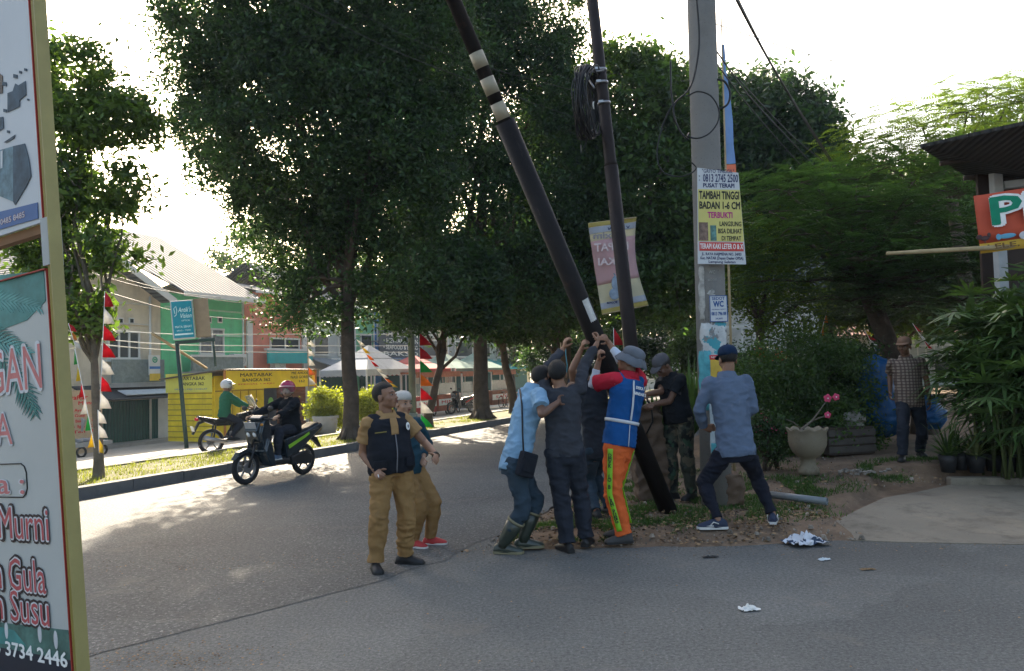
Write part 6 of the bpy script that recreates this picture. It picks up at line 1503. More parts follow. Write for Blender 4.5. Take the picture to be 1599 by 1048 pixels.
# concrete pole
A = P(1119, 780, 8.95); B = P(1095, 0, 8.95); dv = (B-A).normalized(); A = A-dv*.35; cp_len = 9.5
cpole = thing('utility_pole', 'thick grey concrete utility pole covered in stickers and torn posters', 'utility pole', mat=frame(A, (1, 0, 0), dv, True)); b = MB()
b.tube([(0, 0, 0), (0, 0, 3), (0, 0, 6), (0, 0, cp_len)], [.176, .170, .164, .155], 36); b.build('shaft', conc, cpole)
Mi = cpole.matrix_world.inverted() if False else frame(A, (1, 0, 0), dv, True).inverted()
b = MB(); b.box((.13, .02, .36), (.34, .38, .62), bev=.03, taper=.85); b.build('concrete_footing', concmat('footing_concrete', (.12, .08, .053), (.045, .032, .022), .8), cpole); remesh(COL.objects[-1], .022, 3, .05, 4.5, seed=3)
def zl(py, px=1110): return (Mi @ P(px, py, 8.95)).z
def ppatch(py0, py1, a0, a1, mat, name, parent=cpole, r=.176, jag=0, n=16):
    z0, z1 = zl(py1), zl(py0); vs = []; m = 8
    for i in range(m+1):
        for j in range(n+1):
            aa0 = a0+(jag*noise.noise(Vector((i*1.7, py0, 0))) if jag else 0); aa1 = a1+(jag*noise.noise(Vector((i*1.3, py1, 5))) if jag else 0)
            a = R(aa0+(aa1-aa0)*j/n); z = z0+(z1-z0)*i/m+(jag*.0025*noise.noise(Vector((j*1.1, i, 7))) if i in (0, m) else 0); vs.append((r*math.sin(a), -r*math.cos(a), z))
    w_ = n+1; b = MB(); b.add(vs, [(i*w_+j, i*w_+j+1, (i+1)*w_+j+1, (i+1)*w_+j) for i in range(m) for j in range(n)], True)
    o = b.build(name, mat, parent); so = o.modifiers.new('s', 'SOLIDIFY'); so.thickness = .0015; so.offset = 1; return o
torn = M('torn_paper', (.5, .52, .52), .8, .2, 6); o = mixcol(torn, ntex(torn, 5, 4, .6, lo=.5, hi=.53), base_in(torn).links[0].from_socket, (.06, .3, .36)); o = mixcol(torn, ntex(torn, 8, 5, .7, lo=.56, hi=.6), o, (.2, .2, .2)); torn.node_tree.links.new(o, base_in(torn))
tealp = M('teal_poster', (.08, .33, .38), .7, .3, 9); peel = M('paper_remnant', (.36, .36, .34), .85, .4, 14)
ppatch(505, 600, -62, 60, torn, 'torn_poster', jag=14); ppatch(548, 640, -75, -20, tealp, 'torn_poster', r=.1775, jag=14); ppatch(556, 606, -22, 45, M('yellow_poster', (.6, .4, .06), .7, .15, 9), 'yellow_poster', r=.179)
ppatch(555, 562, -24, 10, redl, 'poster_heading', r=.181)
ppatch(628, 712, -30, 48, M('pale_poster', (.42, .5, .52), .7, .2, 9), 'pale_poster', r=.1785, jag=4); ppatch(690, 712, -28, 10, tealp, 'poster_footer', r=.180)
ppatch(418, 500, -60, -35, peel, 'paper_remnant', jag=16); ppatch(455, 470, -20, 2, peel, 'paper_remnant', jag=14); ppatch(600, 628, -50, 10, peel, 'paper_remnant', jag=20)
def ptext(s, py, a, size, mat, r=.183, width=None):
    z = zl(py); an = R(a); return text(cpole, s, size, (r*math.sin(an), -r*math.cos(an), z), mat, width=width, rot=(math.pi/2, 0, an), bold=.01)
ptext('NEW', 558.5, -8, .03, whl, .185, .07); ptext('10', 585, 14, .09, M('dark_red_lettering', (.25, .04, .03), .6), .184, .1); ptext('PDA', 668, -12, .045, blk, .184, .1)
ptext('WC', 428, -6, .05, peel, .175, .07); ptext('SEDOT', 440, -6, .035, peel, .175, .1)
# big therapy sign
sgm = frame(P(1127, 338, 8.70), (1, .06, -.03), (P(1120, 262, 8.7)-P(1127, 412, 8.7)))
s1 = thing('therapy_sign', 'white and yellow printed therapy advertisement fixed high on the concrete pole', 'sign', mat=sgm); sgi = sgm.inverted()
def PL(px, py, m, mi): # pixel -> local x,z on the board's own plane
    r = mi.to_3x3() @ ray(px, py); o = mi @ CAM; t = -o.y/r.y; q = o+r*t; return q.x, q.z
c4 = [PL(1090, 412, sgm, sgi), PL(1165, 413, sgm, sgi), PL(1153, 270, sgm, sgi), PL(1089, 262, sgm, sgi)]
def zq(v): return c4[0][1]+(c4[3][1]-c4[0][1])*v
def xq(u_, v): 
    l = c4[0][0]+(c4[3][0]-c4[0][0])*v; r = c4[1][0]+(c4[2][0]-c4[1][0])*v; return l+(r-l)*u_
def band(parent, v0, v1, u0, u1, mat, name, y0=-.006, y1=-.002):
    b = MB(); b.prism([(xq(u0, v0), zq(v0)), (xq(u1, v0), zq(v0)), (xq(u1, v1), zq(v1)), (xq(u0, v1), zq(v1))], y0, y1); return b.build(name, mat, parent)
b = MB(); b.prism(c4, -.002, .012); brd = b.build('board', M('sign_white', (.52, .54, .56), .5, .06, 3), s1)
band(brd, .235, .775, .01, .99, M('sign_yellow_pale', (.58, .52, .16), .5, .08, 3), 'yellow_field'); band(brd, .135, .225, .03, .97, M('sign_red', (.55, .06, .05), .5), 'red_field')
band(brd, .24, .43, .02, .22, M('photo_brown', (.2, .13, .1), .6, .6, 18), 'photo', -.009, -.006); band(brd, .24, .40, .27, .40, M('photo_teal', (.1, .22, .2), .6, .6, 18), 'photo', -.009, -.006)
W_ = c4[1][0]-c4[0][0]; Hs = c4[3][1]-c4[0][1]
def st_(t_, v, h, mat, u_=.5, wd=.9, y=-.0075, **k): return text(brd, t_, h*Hs, (xq(u_, v), y, zq(v)), mat, width=wd*(xq(1, v)-xq(0, v)), **k)
blu = M('navy_lettering', (.02, .03, .10), .6); mgt = M('magenta_lettering', (.45, .03, .2), .6)
st_('"GRIYO TINGGIL"', .965, .055, blu, wd=.78, bold=.01, y=-.003); st_('0813 2745 2500', .89, .115, blu, .55, wd=.84, bold=.02, y=-.003); st_('PUSAT TERAPI', .815, .06, blu, wd=.74, bold=.03, y=-.003)
st_('W', .91, .03, blk, .045, wd=.03, y=-.003); st_('A', .87, .03, blk, .045, wd=.03, y=-.003)
st_('TAMBAH TINGGI', .71, .115, blk, wd=.93, bold=.03); st_('BADAN 1-6 CM', .605, .105, blk, wd=.93, bold=.03); st_('TERBUKTI', .505, .085, mgt, .5, wd=.56, bold=.03)
st_('LANGSUNG', .415, .07, blk, .72, wd=.48, bold=.02); st_('BISA DILIHAT', .34, .07, blk, .70, wd=.52, bold=.02); st_('DI TEMPAT', .265, .065, blk, .72, wd=.42, bold=.02)
st_('TERAPI KAKI LETER O & X', .18, .075, whl, wd=.92, bold=.02); st_('JL. RAYA HAJIMENA NO. 34/03', .102, .042, blu, wd=.84, bold=.02, y=-.003); st_('Kec. NATAR (Depan Dealer OPSA)', .06, .042, blu, wd=.9, bold=.02, y=-.003); st_('Lampung Selatan', .022, .036, blu, wd=.56, bold=.02, y=-.003)
b = MB(); b.box((0, .02, zq(.8)), (.36, .008, .03)); b.box((0, .02, zq(.3)), (.36, .008, .03)); b.build('bracket', chrome, s1)
# small WC sign
wm = frame(P(1122, 482, 8.76), (1, .05, 0), dv); wi = wm.inverted(); s2 = thing('notice_plate', 'small white and blue notice plate reading WC nailed under the large therapy sign', 'sign', mat=wm)
xw = .103; b = MB(); b.box((0, 0, 0), (xw*2, .008, .30)); bo = b.build('board', M('sign_white'), s2)
b = MB(); 
for z in (-.147, .147): b.box((0, -.005, z), (xw*2, .004, .008))
for x in (-xw+.004, xw-.004): b.box((x, -.005, 0), (.008, .004, .29))
lb = M('blue_lettering2', (.02, .08, .25), .6); b.build('border', lb, bo)
text(bo, 'SEDOT', .05, (0, -.005, .115), lb, width=.15, bold=.02); text(bo, 'WC', .09, (0, -.005, .05), lb, width=.12, bold=.04); text(bo, 'MURAH CEPAT', .02, (0, -.005, -.01), lb, width=.16)
text(bo, '0813 796 09', .055, (0, -.005, -.06), lb, width=.17, bold=.03); text(bo, '24 JAM', .03, (0, -.005, -.115), lb, width=.08, bold=.01)
# thin pole
A2 = P(1014, 795, 9.45); B2 = P(925, 0, 9.45); m_ = P(985, 535, 9.45); dv2 = (B2-m_).normalized(); A2 = m_-dv2*((m_.z+.1)/dv2.z)
fm = frame(A2, (1, 0, 0), dv2, True); fmi = fm.inverted()
tp = thing('utility_pole', 'thin dark steel pole left of the concrete one, a cable coil fixed on it', 'utility pole', mat=fm); b = MB()
zj = (fmi @ P(948, 260, 9.45)).z; b.tube([(0, 0, 0), (0, 0, zj)], .086, 24); b.tube([(0, 0, zj), (0, 0, zj+.04), (0, 0, 9)], [.086, .073, .069], 24); b.build('shaft', M('brown_pole_paint', (.024, .018, .017), .6, .25, 3, .1, spec=.15), tp)
for py in (110, 130, 162): z = (fmi @ P(942, py, 9.45)).z; b = MB(); b.tube([(0, 0, z-.015), (0, 0, z+.015)], .084, 20); b.box((-.05, -.09, z), (.06, .03, .03)); b.build('clamp', chrome, tp)
b = MB(); b.box((.06, .05, .75), (.42, .42, 1.2), bev=.03, taper=.92); o = b.build('concrete_footing', M('footing_concrete'), tp); remesh(o, .022, 3, .05, 4.5, seed=7)
# coil of cable
cc = P(917, 160, 9.3); co_ = thing('cable_coil', 'thick coil of black cable hanging on the left of the thin pole', 'cable coil', loc=cc, rz=R(66)); random.seed(2)
b = MB()
for i in range(26):
    rx = random.uniform(.26, .34); rz_ = random.uniform(.38, .46); oy = random.gauss(0, .035); ph = random.uniform(0, 6.28); ti = random.gauss(0, .05)
    b.tube([(rx*math.cos(ph+6.283*j/36), oy+ti*math.sin(ph+6.283*j/36)+.02*math.sin(3*6.283*j/36+i), rz_*math.sin(ph+6.283*j/36)+random.gauss(0, .002)) for j in range(37)], .0085, 6)
b.tube([(0, 0, -.42), (.04, .05, -.5), (.0, .1, -.62), (.06, .12, -.5)], .008, 6); b.build('coil', rub, co_)
b = MB(); b.torus((.0, 0, .38), .06, .012, n=14, m=5); b.torus((.3, 0, .05), .055, .01, n=14, m=5); b.build('cable_tie', whl, co_)
b = MB(); b.tube([(.05, -.0, .32), (-.18, -.15, .1)], .012, 6); b.tube([(.02, -.02, .38), (.1, -.2, .4)], .012, 6); b.build('hook', chrome, co_)
# the pole being raised
Bp = P(1047, 806, 8.75); Hp = P(929, 525, 8.15); dl = (Hp-Bp).normalized(); fl_ = frame(Bp-dl*.2, (1, 0, 0), dl, True); fli = fl_.inverted()
lp = thing('leaning_pole', 'long black two section pole with cream bands being pushed upright by the men', 'pole', mat=fl_)
def tz(py):
    lo, hi = 0, 12
    for _ in range(40):
        m0 = (lo+hi)/2; y = proj(Bp+dl*m0)[1]
        if y > py: lo = m0
        else: hi = m0
    return lo+.2
zj = tz(190); b = MB(); b.tube([(0, 0, 0), (0, 0, zj)], .100, 28); b.build('lower_section', pole_dk, lp)
b = MB(); b.tube([(0, 0, zj-.02), (0, 0, 10.5)], .070, 24); b.build('upper_section', pole_dk, lp)
for y0, y1 in ((82, 106), (122, 147), (161, 186)): b = MB(); b.tube([(0, 0, tz(y1)), (0, 0, tz(y0))], .0715, 24); b.build('cream_band', pole_w, lp)
b = MB(); z0, z1 = tz(502), tz(468)
for i in range(7): 
    a = R(10+i*7); a2 = R(17+i*7); b.quad((.1015*math.sin(a), -.1015*math.cos(a), z0+.01*(i % 2)), (.1015*math.sin(a2), -.1015*math.cos(a2), z0+.012*((i+1) % 2)), (.1015*math.sin(a2), -.1015*math.cos(a2), z1), (.1015*math.sin(a), -.1015*math.cos(a), z1))
b.build('sticker', silver, lp)
# cloth banner seen from behind
bm_ = frame(P(965, 415, 13), (1, -.05, .02), (-.05, 0, 1)); bi = bm_.inverted()
bn = thing('cloth_banner', 'faded pink and cream advertising banner seen from the back behind the thin pole', 'banner', mat=bm_)
k4 = [PL(940, 491, bm_, bi), PL(1012, 477, bm_, bi), PL(994, 339, bm_, bi), PL(918, 350, bm_, bi)]
def bl(u_, v): a = Vector(k4[0]).lerp(Vector(k4[1]), u_); c = Vector(k4[3]).lerp(Vector(k4[2]), u_); q = a.lerp(c, v); return q.x-(.10*(math.sin(v*math.pi))*u_ if v < .6 else .10*math.sin(v*math.pi)*u_), .05*math.sin(u_*5+v*4), q.y
def cl(v0, v1, mat, name, dy=0, par=bn, u0=0, u1=1):
    b = MB(); n, m = 10, 10; vs = [Vector(bl(u0+(u1-u0)*j/n, v0+(v1-v0)*i/m))+Vector((0, dy, 0)) for i in range(m+1) for j in range(n+1)]
    b.add(vs, [(i*11+j, i*11+j+1, (i+1)*11+j+1, (i+1)*11+j) for i in range(m) for j in range(n)], True); o = b.build(name, mat, par); so = o.modifiers.new('s', 'SOLIDIFY'); so.thickness = .004; return o
fb_ = cl(0, 1, M('cream_fabric', (.66, .62, .46), .8, .06, 3, trans=.45), 'sheet'); cl(.32, .80, M('pink_fabric', (.70, .46, .48), .8, .08, 3, trans=.45), 'pink_field', -.008, fb_); cl(.005, .05, M('olive_hem', (.35, .28, .08), .8), 'hem', -.01, fb_); cl(.955, 1, M('olive_hem'), 'hem', -.01, fb_); cl(.88, .95, M('pale_blue_fabric', (.45, .48, .55), .8, trans=.3), 'band', -.008, fb_); cl(.055, .12, M('pale_blue_fabric'), 'band', -.008, fb_)
def mt(s, u_, v, h, mat, wd):
    x, y, z = bl(u_, v); o = text(fb_, s, h, (x, y-.022, z), mat, width=wd, bold=.03); o.scale[0] *= -1; return o
palep = M('pale_pink_lettering', (.62, .5, .5), .7); gb = M('grey_blue_print', (.22, .28, .36), .7, .3, 12)
mt('maxim', .42, .835, .15, M('grey_lettering', (.3, .28, .3), .7), .55); mt('DAPAT', .45, .70, .19, palep, .58); mt('PAKAI', .45, .54, .17, palep, .52); mt('V Bike App Kota', .45, .915, .06, blu, .66); mt('V Bike App Kota', .55, .085, .06, blu, .64)
b = MB(); x, y, z = bl(.48, .26); b.ell((x-.02, y-.02, z+.05), (.1, .006, .16)); b.ell((x+.12, y-.02, z-.12), (.1, .006, .08)); b.ell((x-.08, y-.02, z-.12), (.09, .006, .1)); b.ell((x-.02, y-.02, z+.24), (.06, .006, .07)); b.ell((x+.24, y-.02, z-.08), (.07, .006, .1)); b.build('printed_picture', gb, fb_)
b = MB(); b.tube([tuple(bl(0, 0)), tuple(bl(1, 0))], .012, 6); b.tube([tuple(bl(0, 1)), tuple(bl(1, 1))], .012, 6); b.tube([(.06, .1, -3.0), (.02, .1, 1.0)], .022, 8); b.build('bamboo_frame', M('bamboo', (.35, .27, .15), .7, .2, 5), bn)
bamb = MATS['bamboo']
# tall blue feather flag behind the concrete pole
p0 = P(1141, 600, 10.0); p0.z = gz(p0.x, p0.y); tf = thing('feather_flag', 'tall narrow blue flag with an orange foot just behind the concrete pole', 'flag', loc=p0); q = P(1126, 20, 10.0)-p0; mid = P(1138, 420, 10.0)-p0
b = MB(); b.tube([(0, 0, -.1), mid, q], [.02, .016, .008], 8); b.build('flagpole', bamb, tf)
def fl(py, px, w_, tw_=0): c = P(px, py, 10.02)-p0; return [c+Vector((0, .0, 0)), c+Vector((w_*.5, .04*math.sin(py*.05), 0)), c+Vector((w_, -.02*math.cos(py*.07), 0))]
rows = [fl(70, 1128, .03), fl(110, 1128, .05), fl(150, 1130, .09), fl(190, 1131, .11), fl(225, 1132, .12), fl(256, 1133, .13)]
b = MB(); vs = [p for r in rows for p in r]; b.add(vs, [(i*3+j, i*3+j+1, i*3+j+4, i*3+j+3) for i in range(5) for j in range(2)], True); o = b.build('flag_cloth', M('blue_flag', (.16, .3, .6), .7, .1, 3, trans=.4), tf)
rows = [fl(257, 1133, .13), fl(275, 1134, .13)]; b = MB(); b.add([p for r in rows for p in r], [(0, 1, 4, 3), (1, 2, 5, 4)], True); b.build('flag_foot', M('orange_flag', (.65, .2, .12), .7, trans=.4), tf)
# ---- lamp post on the verge
q = RN(644, .8); lq = thing('lamp_post', 'grey green lamp post rising between the two big trunks', 'lamp post', loc=q); b = MB(); b.tube([(0, 0, -.05), (0, 0, .5)], .13, 16); b.tube([(0, 0, .5), (0, 0, 7.5), (0, 0, 8)], [.1, .075, .07], 16); b.build('post', M('post_paint', (.16, .19, .16), .6, .15, 3), lq)
b = MB(); b.tube([(0, 0, 7.9), (.3, -.6, 8.4), (.7, -1.4, 8.5)], .04, 8); b.build('arm', MATS['post_paint'], lq); b = MB(); b.box((.8, -1.6, 8.48), (.3, .6, .12), bev=.03); b.build('lamp_head', grey_r, lq)
# ---- pennants
PC = {c: M('pennant_'+c, v, .75, .08, 3, trans=.45) for c, v in dict(red=(.55, .02, .03), white=(.7, .68, .64), green=(.04, .36, .08), yellow=(.7, .52, .04), orange=(.65, .22, .03), blue=(.05, .15, .45)).items()}
random.seed(9)
def pennants(label, a, c, cols, w_, h, sag=.1, vertical=False, side=1, pole=None):
    a, c = Vector(a), Vector(c); t = thing('pennant_string', label, 'flags', loc=a, group='strings of coloured pennants'); n = len(cols); d_ = c-a
    pt = lambda u_: d_*u_-UPV*math.sin(u_*math.pi)*sag
    b = MB(); b.tube([pt(i/12) for i in range(13)], .006, 5); b.build('cord', whl, t)
    if pole: b = MB(); b.tube([Vector(pole[0])-a, Vector(pole[1])-a], [.03, .02], 8); b.build('pole', bamb, t)
    for i, k in enumerate(cols):
        p0 = pt(i/n); p1 = pt((i+.92)/n); b = MB()
        if vertical: tip = (p0.lerp(p1, .95))+Vector((w_*side, random.gauss(0, .05), -.02)); vs = [p0, p1, tip, p0.lerp(tip, .55)+Vector((0, .03, .02))]; b.add(vs, [(0, 3, 2, 1)], True)
        else: tip = (p0+p1)/2+Vector((random.gauss(0, .05), random.gauss(0, .05), -h)); b.add([p0, p1, tip], [(0, 1, 2)], True)
        o = b.build('pennant', PC[k], t); so = o.modifiers.new('s', 'SOLIDIFY'); so.thickness = .003
dd = RN(154, 1.0).y
pennants('red and white pennants hanging down the right side of the leaning sapling stem', P(164, 455, dd-.9), P(156, 640, dd-.9), ['red', 'white', 'red', 'red', 'white', 'red', 'white'], .17, 0, .0, True, 1)
pennants('short red pennant cluster at the top left of the sapling', P(107, 505, dd-.9), P(119, 545, dd-.9), ['red', 'orange', 'white'], .1, 0, 0, True, 1)
pennants('yellow green and red pennants strung diagonally left of the sapling stem', P(117, 545, dd-.9), P(148, 700, dd-.9), ['green', 'yellow', 'red', 'white', 'green', 'yellow'], .14, 0, .0, True, -.6)
pennants('white and yellow pennants at the foot of the sapling stem', P(153, 640, dd-.9), P(155, 708, dd-.9), ['white', 'white', 'yellow'], .13, 0, .0, True, 1)
q = RN(483, 8.6); pennants('white and yellow pennants hanging down beside the right end of the yellow stall', P(481, 528, q.y), P(481, 602, q.y), ['white', 'white', 'white', 'orange', 'white'], .3, 0, 0, True, 1, pole=(q, P(480, 520, q.y)))
q = RN(556, 2.0); pennants('pennant string running from the first trunk down to the right', P(557, 530, q.y), P(614, 605, q.y), ['white', 'yellow', 'orange', 'red', 'white', 'white', 'orange', 'yellow'], .2, .25, .1, True, .7)
q = RN(657, .4); pennants('tall stack of red green orange and white pennants hanging before the red cart', P(655, 520, q.y), P(658, 690, q.y), ['red', 'red', 'green', 'orange', 'red', 'white', 'green', 'yellow'], .34, 0, 0, True, 1)
b_ = P(958, 512, 14); pennants('red pennants behind the hands of the workers', b_, P(960, 600, 14), ['red', 'white', 'red'], .2, 0, 0, True, 1)
pennants('orange and red pennants above the flowering bush', P(1291, 485, 16), P(1275, 548, 15.5), ['orange', 'orange', 'red'], .13, .1, 0, True, .6)
pennants('yellow red and white pennants left of the standing man', P(1350, 515, 20), P(1372, 556, 20), ['yellow', 'red', 'white', 'blue', 'yellow'], .2, .1, 0, True, .7)
pennants('single faded red pennants behind the fan palms', P(1425, 505, 18), P(1450, 545, 18), ['red', 'white', 'red'], .15, .1, 0, True, .7)
# ---- cables
def cable(label, pts, r=.012, mat=None):
    a = Vector(pts[0]); t = thing('overhead_cable', label, 'cable', loc=a, group='overhead cables'); out = []
    n = len(pts)
    for i in range(n-1):                                   # catmull-rom
        p0, p1, p2, p3 = [Vector(pts[max(0, min(n-1, i+k))]) for k in (-1, 0, 1, 2)]
        for j in range(8): u_ = j/8; out.append(.5*((2*p1)+(p2-p0)*u_+(2*p0-5*p1+4*p2-p3)*u_*u_+(3*p1-p0-3*p2+p3)*u_**3)-a)
    out.append(Vector(pts[-1])-a); b = MB(); b.tube(out, r, 6); b.build('strand', mat or rub, t); return t
cable('thick cable sweeping from the top edge down to the feathery tree', [P(1135, -30, 8.2), P(1190, 75, 10.5), P(1240, 160, 13.5), P(1295, 245, 18), P(1330, 300, 24)], .018)
cable('second thick cable close under the first one', [P(1138, -30, 8.4), P(1196, 85, 11), P(1248, 175, 14), P(1300, 258, 18), P(1345, 330, 24)], .014)
cable('cable from the concrete pole to the feathery tree', [P(1112, 70, 8.9), P(1170, 150, 11), P(1230, 215, 14), P(1290, 280, 18), P(1350, 350, 24)], .011)
cable('thin cable just below the one from the concrete pole', [P(1112, 90, 8.9), P(1165, 160, 11), P(1225, 230, 14), P(1280, 290, 18), P(1330, 350, 24)], .009)
cable('wire running level over the street towards the large crown', [P(1700, 40, 9), P(1300, 95, 16), P(1110, 120, 22), P(900, 150, 34)], .006)
cable('wire from the right edge to the concrete pole top', [P(1095, 30, 8.9), P(1300, 95, 11), P(1480, 130, 14), P(1700, 150, 18)], .006)
cable('faint thin cable highest at the right of the concrete pole', [P(1150, 120, 10), P(1240, 215, 14), P(1310, 275, 18), P(1360, 340, 26)], .008)
cable('thin pale wire crossing the crown of the largest tree', [P(440, -10, 12), P(600, 72, 11), P(760, 135, 10.2), P(905, 186, 9.6)], .004)
cable('thin wire from the top edge across the large crown', [P(500, -10, 12), P(700, 85, 11), P(930, 150, 9.6)], .003)
for i, (y0, y1, lab) in enumerate(((521, 520, 'topmost pale wire in front of the houses'), (537, 538, 'middle pale wire in front of the houses'), (546, 548, 'lowest pale wire in front of the houses'))):
    cable(lab, [P(100, y0-14, 20), P(250, y0, 23), P(400, y1+2, 27), P(640, y1+2, 36)], .014, white_m)
for i, (a, c, lab) in enumerate((((60, 400, 22), (345, 465, 30), 'dark wire over the corrugated roof, upper'), ((100, 408, 22), (420, 478, 32), 'dark wire over the corrugated roof, lower'), ((130, 445, 20), (400, 500, 30), 'dark wire passing the mint ledge of the green house'))):
    cable(lab, [P(*a), (P(*a)+P(*c))/2-Vector((0, 0, .25)), P(*c)], .012)
# loops hanging on the concrete pole
def pc(l, d=8.7): return [P(x, y, d) for x, y in l]
t = cable('black cable dangling down the front of the concrete pole into a wide loop', pc([(1086, -20), (1092, 60), (1085, 115), (1074, 142)])+pc([(1055, 160), (1052, 178), (1062, 205), (1075, 218)], 8.72), .011)
cable('round loop of cable in front of the concrete pole', pc([(1074, 150), (1090, 143), (1110, 150), (1122, 170), (1121, 190), (1108, 208), (1090, 216), (1074, 213)], 8.68)+pc([(1076, 208)], 8.8), .009)
cable('thin cable loop left of the concrete pole', pc([(1052, 160), (1035, 195), (1026, 240), (1035, 268), (1060, 276), (1080, 270), (1087, 262), (1080, 254)], 8.72), .008)
cable('small cable loop on the right flank of the concrete pole', pc([(1120, 124), (1132, 128), (1140, 145), (1136, 163), (1122, 171)], 8.85), .013)
cable('thin dark rod of wire standing in the trees left of the concrete pole', pc([(1047, 95), (1048, 140), (1051, 165)], 9.5), .012)
b = MB(); a = P(238, 521, 22); r_ = thing('leaning_bamboo', 'long pale pole leaning across the front of the green house', 'pole', loc=a); c = P(322, 575, 25)-a; b.tube([(0, 0, 0), c], .045, 8); b.build('shaft', bamb, r_)
# ---- left signboards (near the camera)
Dn = 2.45; xax = Vector((.86, -.51, 0)); tp_ = P(50, 0, Dn); bt_ = P(118, 1048, Dn); upv = (tp_-bt_).normalized()
lm_ = frame(bt_, xax, upv, True); li = lm_.inverted(); olive = M('olive_steel', (.23, .18, .035), .55, .12, 6, .1)
fr = thing('sign_frame', 'olive yellow steel frame at the left edge carrying two signboards', 'sign frame', mat=lm_)
zb_ = -(bt_.z)/upv.z; b = MB(); b.box((0, .016, (zb_+2.4)/2), (.029, .028, 2.4-zb_), bev=.003); b.build('post', olive, fr)
b = MB(); b.box((.0150, .016, (zb_+2.4)/2), (.005, .04, 2.38-zb_)); b.build('post_edge', M('olive_light', (.30, .26, .10), .5), fr)
zt1 = PL(60, 345, lm_, li)[1]; zt2 = PL(75, 412, lm_, li)[1]
b = MB(); b.box((-.012, .02, (zt1+zt2)/2), (.04, .045, (zt1-zt2)*1.05)); b.build('sleeve', M('pale_grey_paint', (.36, .38, .38), .6, .1, 5), fr)
b = MB(); b.box((-1.25, .025, (zb_+2.4)/2), (.046, .05, 2.4-zb_), bev=.003); b.build('post', olive, fr)
b = MB(); b.box((-.63, .035, zt1-.02), (1.2, .03, .03)); b.build('crossbar', M('rust_steel', (.22, .12, .06), .8), fr)
wf = M('faded_white_print', (.50, .53, .56), .55, .05, 2); redge = M('red_trim', (.35, .04, .03), .6)
def loc2(px, py): x, z = PL(px, py, lm_, li); return x, z
xr = -.019
s1 = thing('machine_signboard', 'upper white signboard at the left edge with faded blue machine pictures', 'sign', mat=lm_)
z1b = loc2(58, 348)[1]; b = MB(); b.box(((xr-1.2)/2, .012, (z1b+2.35)/2), (-1.2-xr, .012, 2.35-z1b)); bo = b.build('board', wf, s1)
b = MB(); b.box((xr-.003, .004, (z1b+2.35)/2), (.004, .008, 2.35-z1b)); b.build('red_trim', redge, bo)
def poly(px_pts, mat, name, par, y=.0045, th=.0015):
    pl = [loc2(*p) for p in px_pts]; b = MB(); b.prism(pl, y-th, y); return b.build(name, mat, par)
mcb = M('machine_blue', (.04, .07, .10), .6, .5, 25); mct = M('machine_teal', (.12, .2, .24), .6, .5, 20)
poly([(10, 145), (18, 142), (22, 130), (27, 133), (38, 126), (39, 148), (29, 156), (29, 166), (10, 175)], mcb, 'machine_picture', bo)
poly([(-25, 95), (2, 118), (2, 145), (-25, 150)], M('machine_brown', (.12, .09, .07), .6, .5, 20), 'machine_picture', bo); poly([(-20, 185), (3, 182), (4, 200), (-20, 215)], mcb, 'machine_picture', bo)
poly([(4, 222), (22, 210), (20, 216), (8, 223)], mcb, 'machine_picture', bo)
poly([(-40, 245), (16, 229), (19, 228), (19, 315), (-40, 290)], mct, 'machine_picture', bo); poly([(19, 228), (37, 224), (44, 250), (47, 275), (40, 290), (22, 320), (19, 315)], mcb, 'machine_picture', bo, .0042)
for i in range(6): poly([(-30+i*6, 246-i*2), (-27+i*6, 245-i*2), (-27+i*6, 272-i*2), (-30+i*6, 273-i*2)], wf, 'machine_slot', bo, .0028)
poly([(-60, 345), (57, 316), (58, 341), (-60, 375)], M('print_blue', (.03, .1, .28), .5), 'blue_strip', bo, .004)
x, z = loc2(27, 338.5); o = text(bo, '0485 8485', .028, (x-.035, .0028, z), M('dark_red_print', (.1, .02, .04), .5), width=.158, bold=.05, ext=.0004); o = text(bo, '0485 8485', .027, (x-.035, .0018, z), M('pale_print', (.5, .46, .5), .5), width=.155, bold=.01, ext=.0004)
for i, (px, py, s_) in enumerate(((22, 118, 3), (30, 112, 2), (38, 108, 2), (5, 130, 3), (42, 155, 1.5), (6, 172, 2.5), (11, 205, 2))): poly([(px-s_, py-s_), (px+s_, py-s_*.6), (px+s_, py+s_*1.4), (px-s_, py+s_)], mcb, 'machine_picture', bo)
s2 = thing('drink_signboard', 'lower signboard at the left edge with palm leaves and large red lettering', 'sign', mat=lm_)
z2t = loc2(72, 420)[1]; z2b = -1.0 if zb_ < -1.0 else zb_+.1; b = MB(); b.box(((xr-1.2)/2, .012, (z2t+z2b)/2), (-1.2-xr, .012, z2t-z2b)); bo = b.build('board', M('faded_grey_print', (.44, .455, .44), .55, .06, 2), s2)
b = MB(); b.box((xr-.003, .004, (z2t+z2b)/2), (.004, .008, z2t-z2b)); b.box(((xr-1.2)/2, .0, z2t), (-1.2-xr, .012, .004)); b.build('red_trim', redge, bo)
pg = M('palm_print', (.03, .16, .15), .55, .3, 14); pgl = M('palm_print_light', (.10, .30, .29), .55, .3, 14)
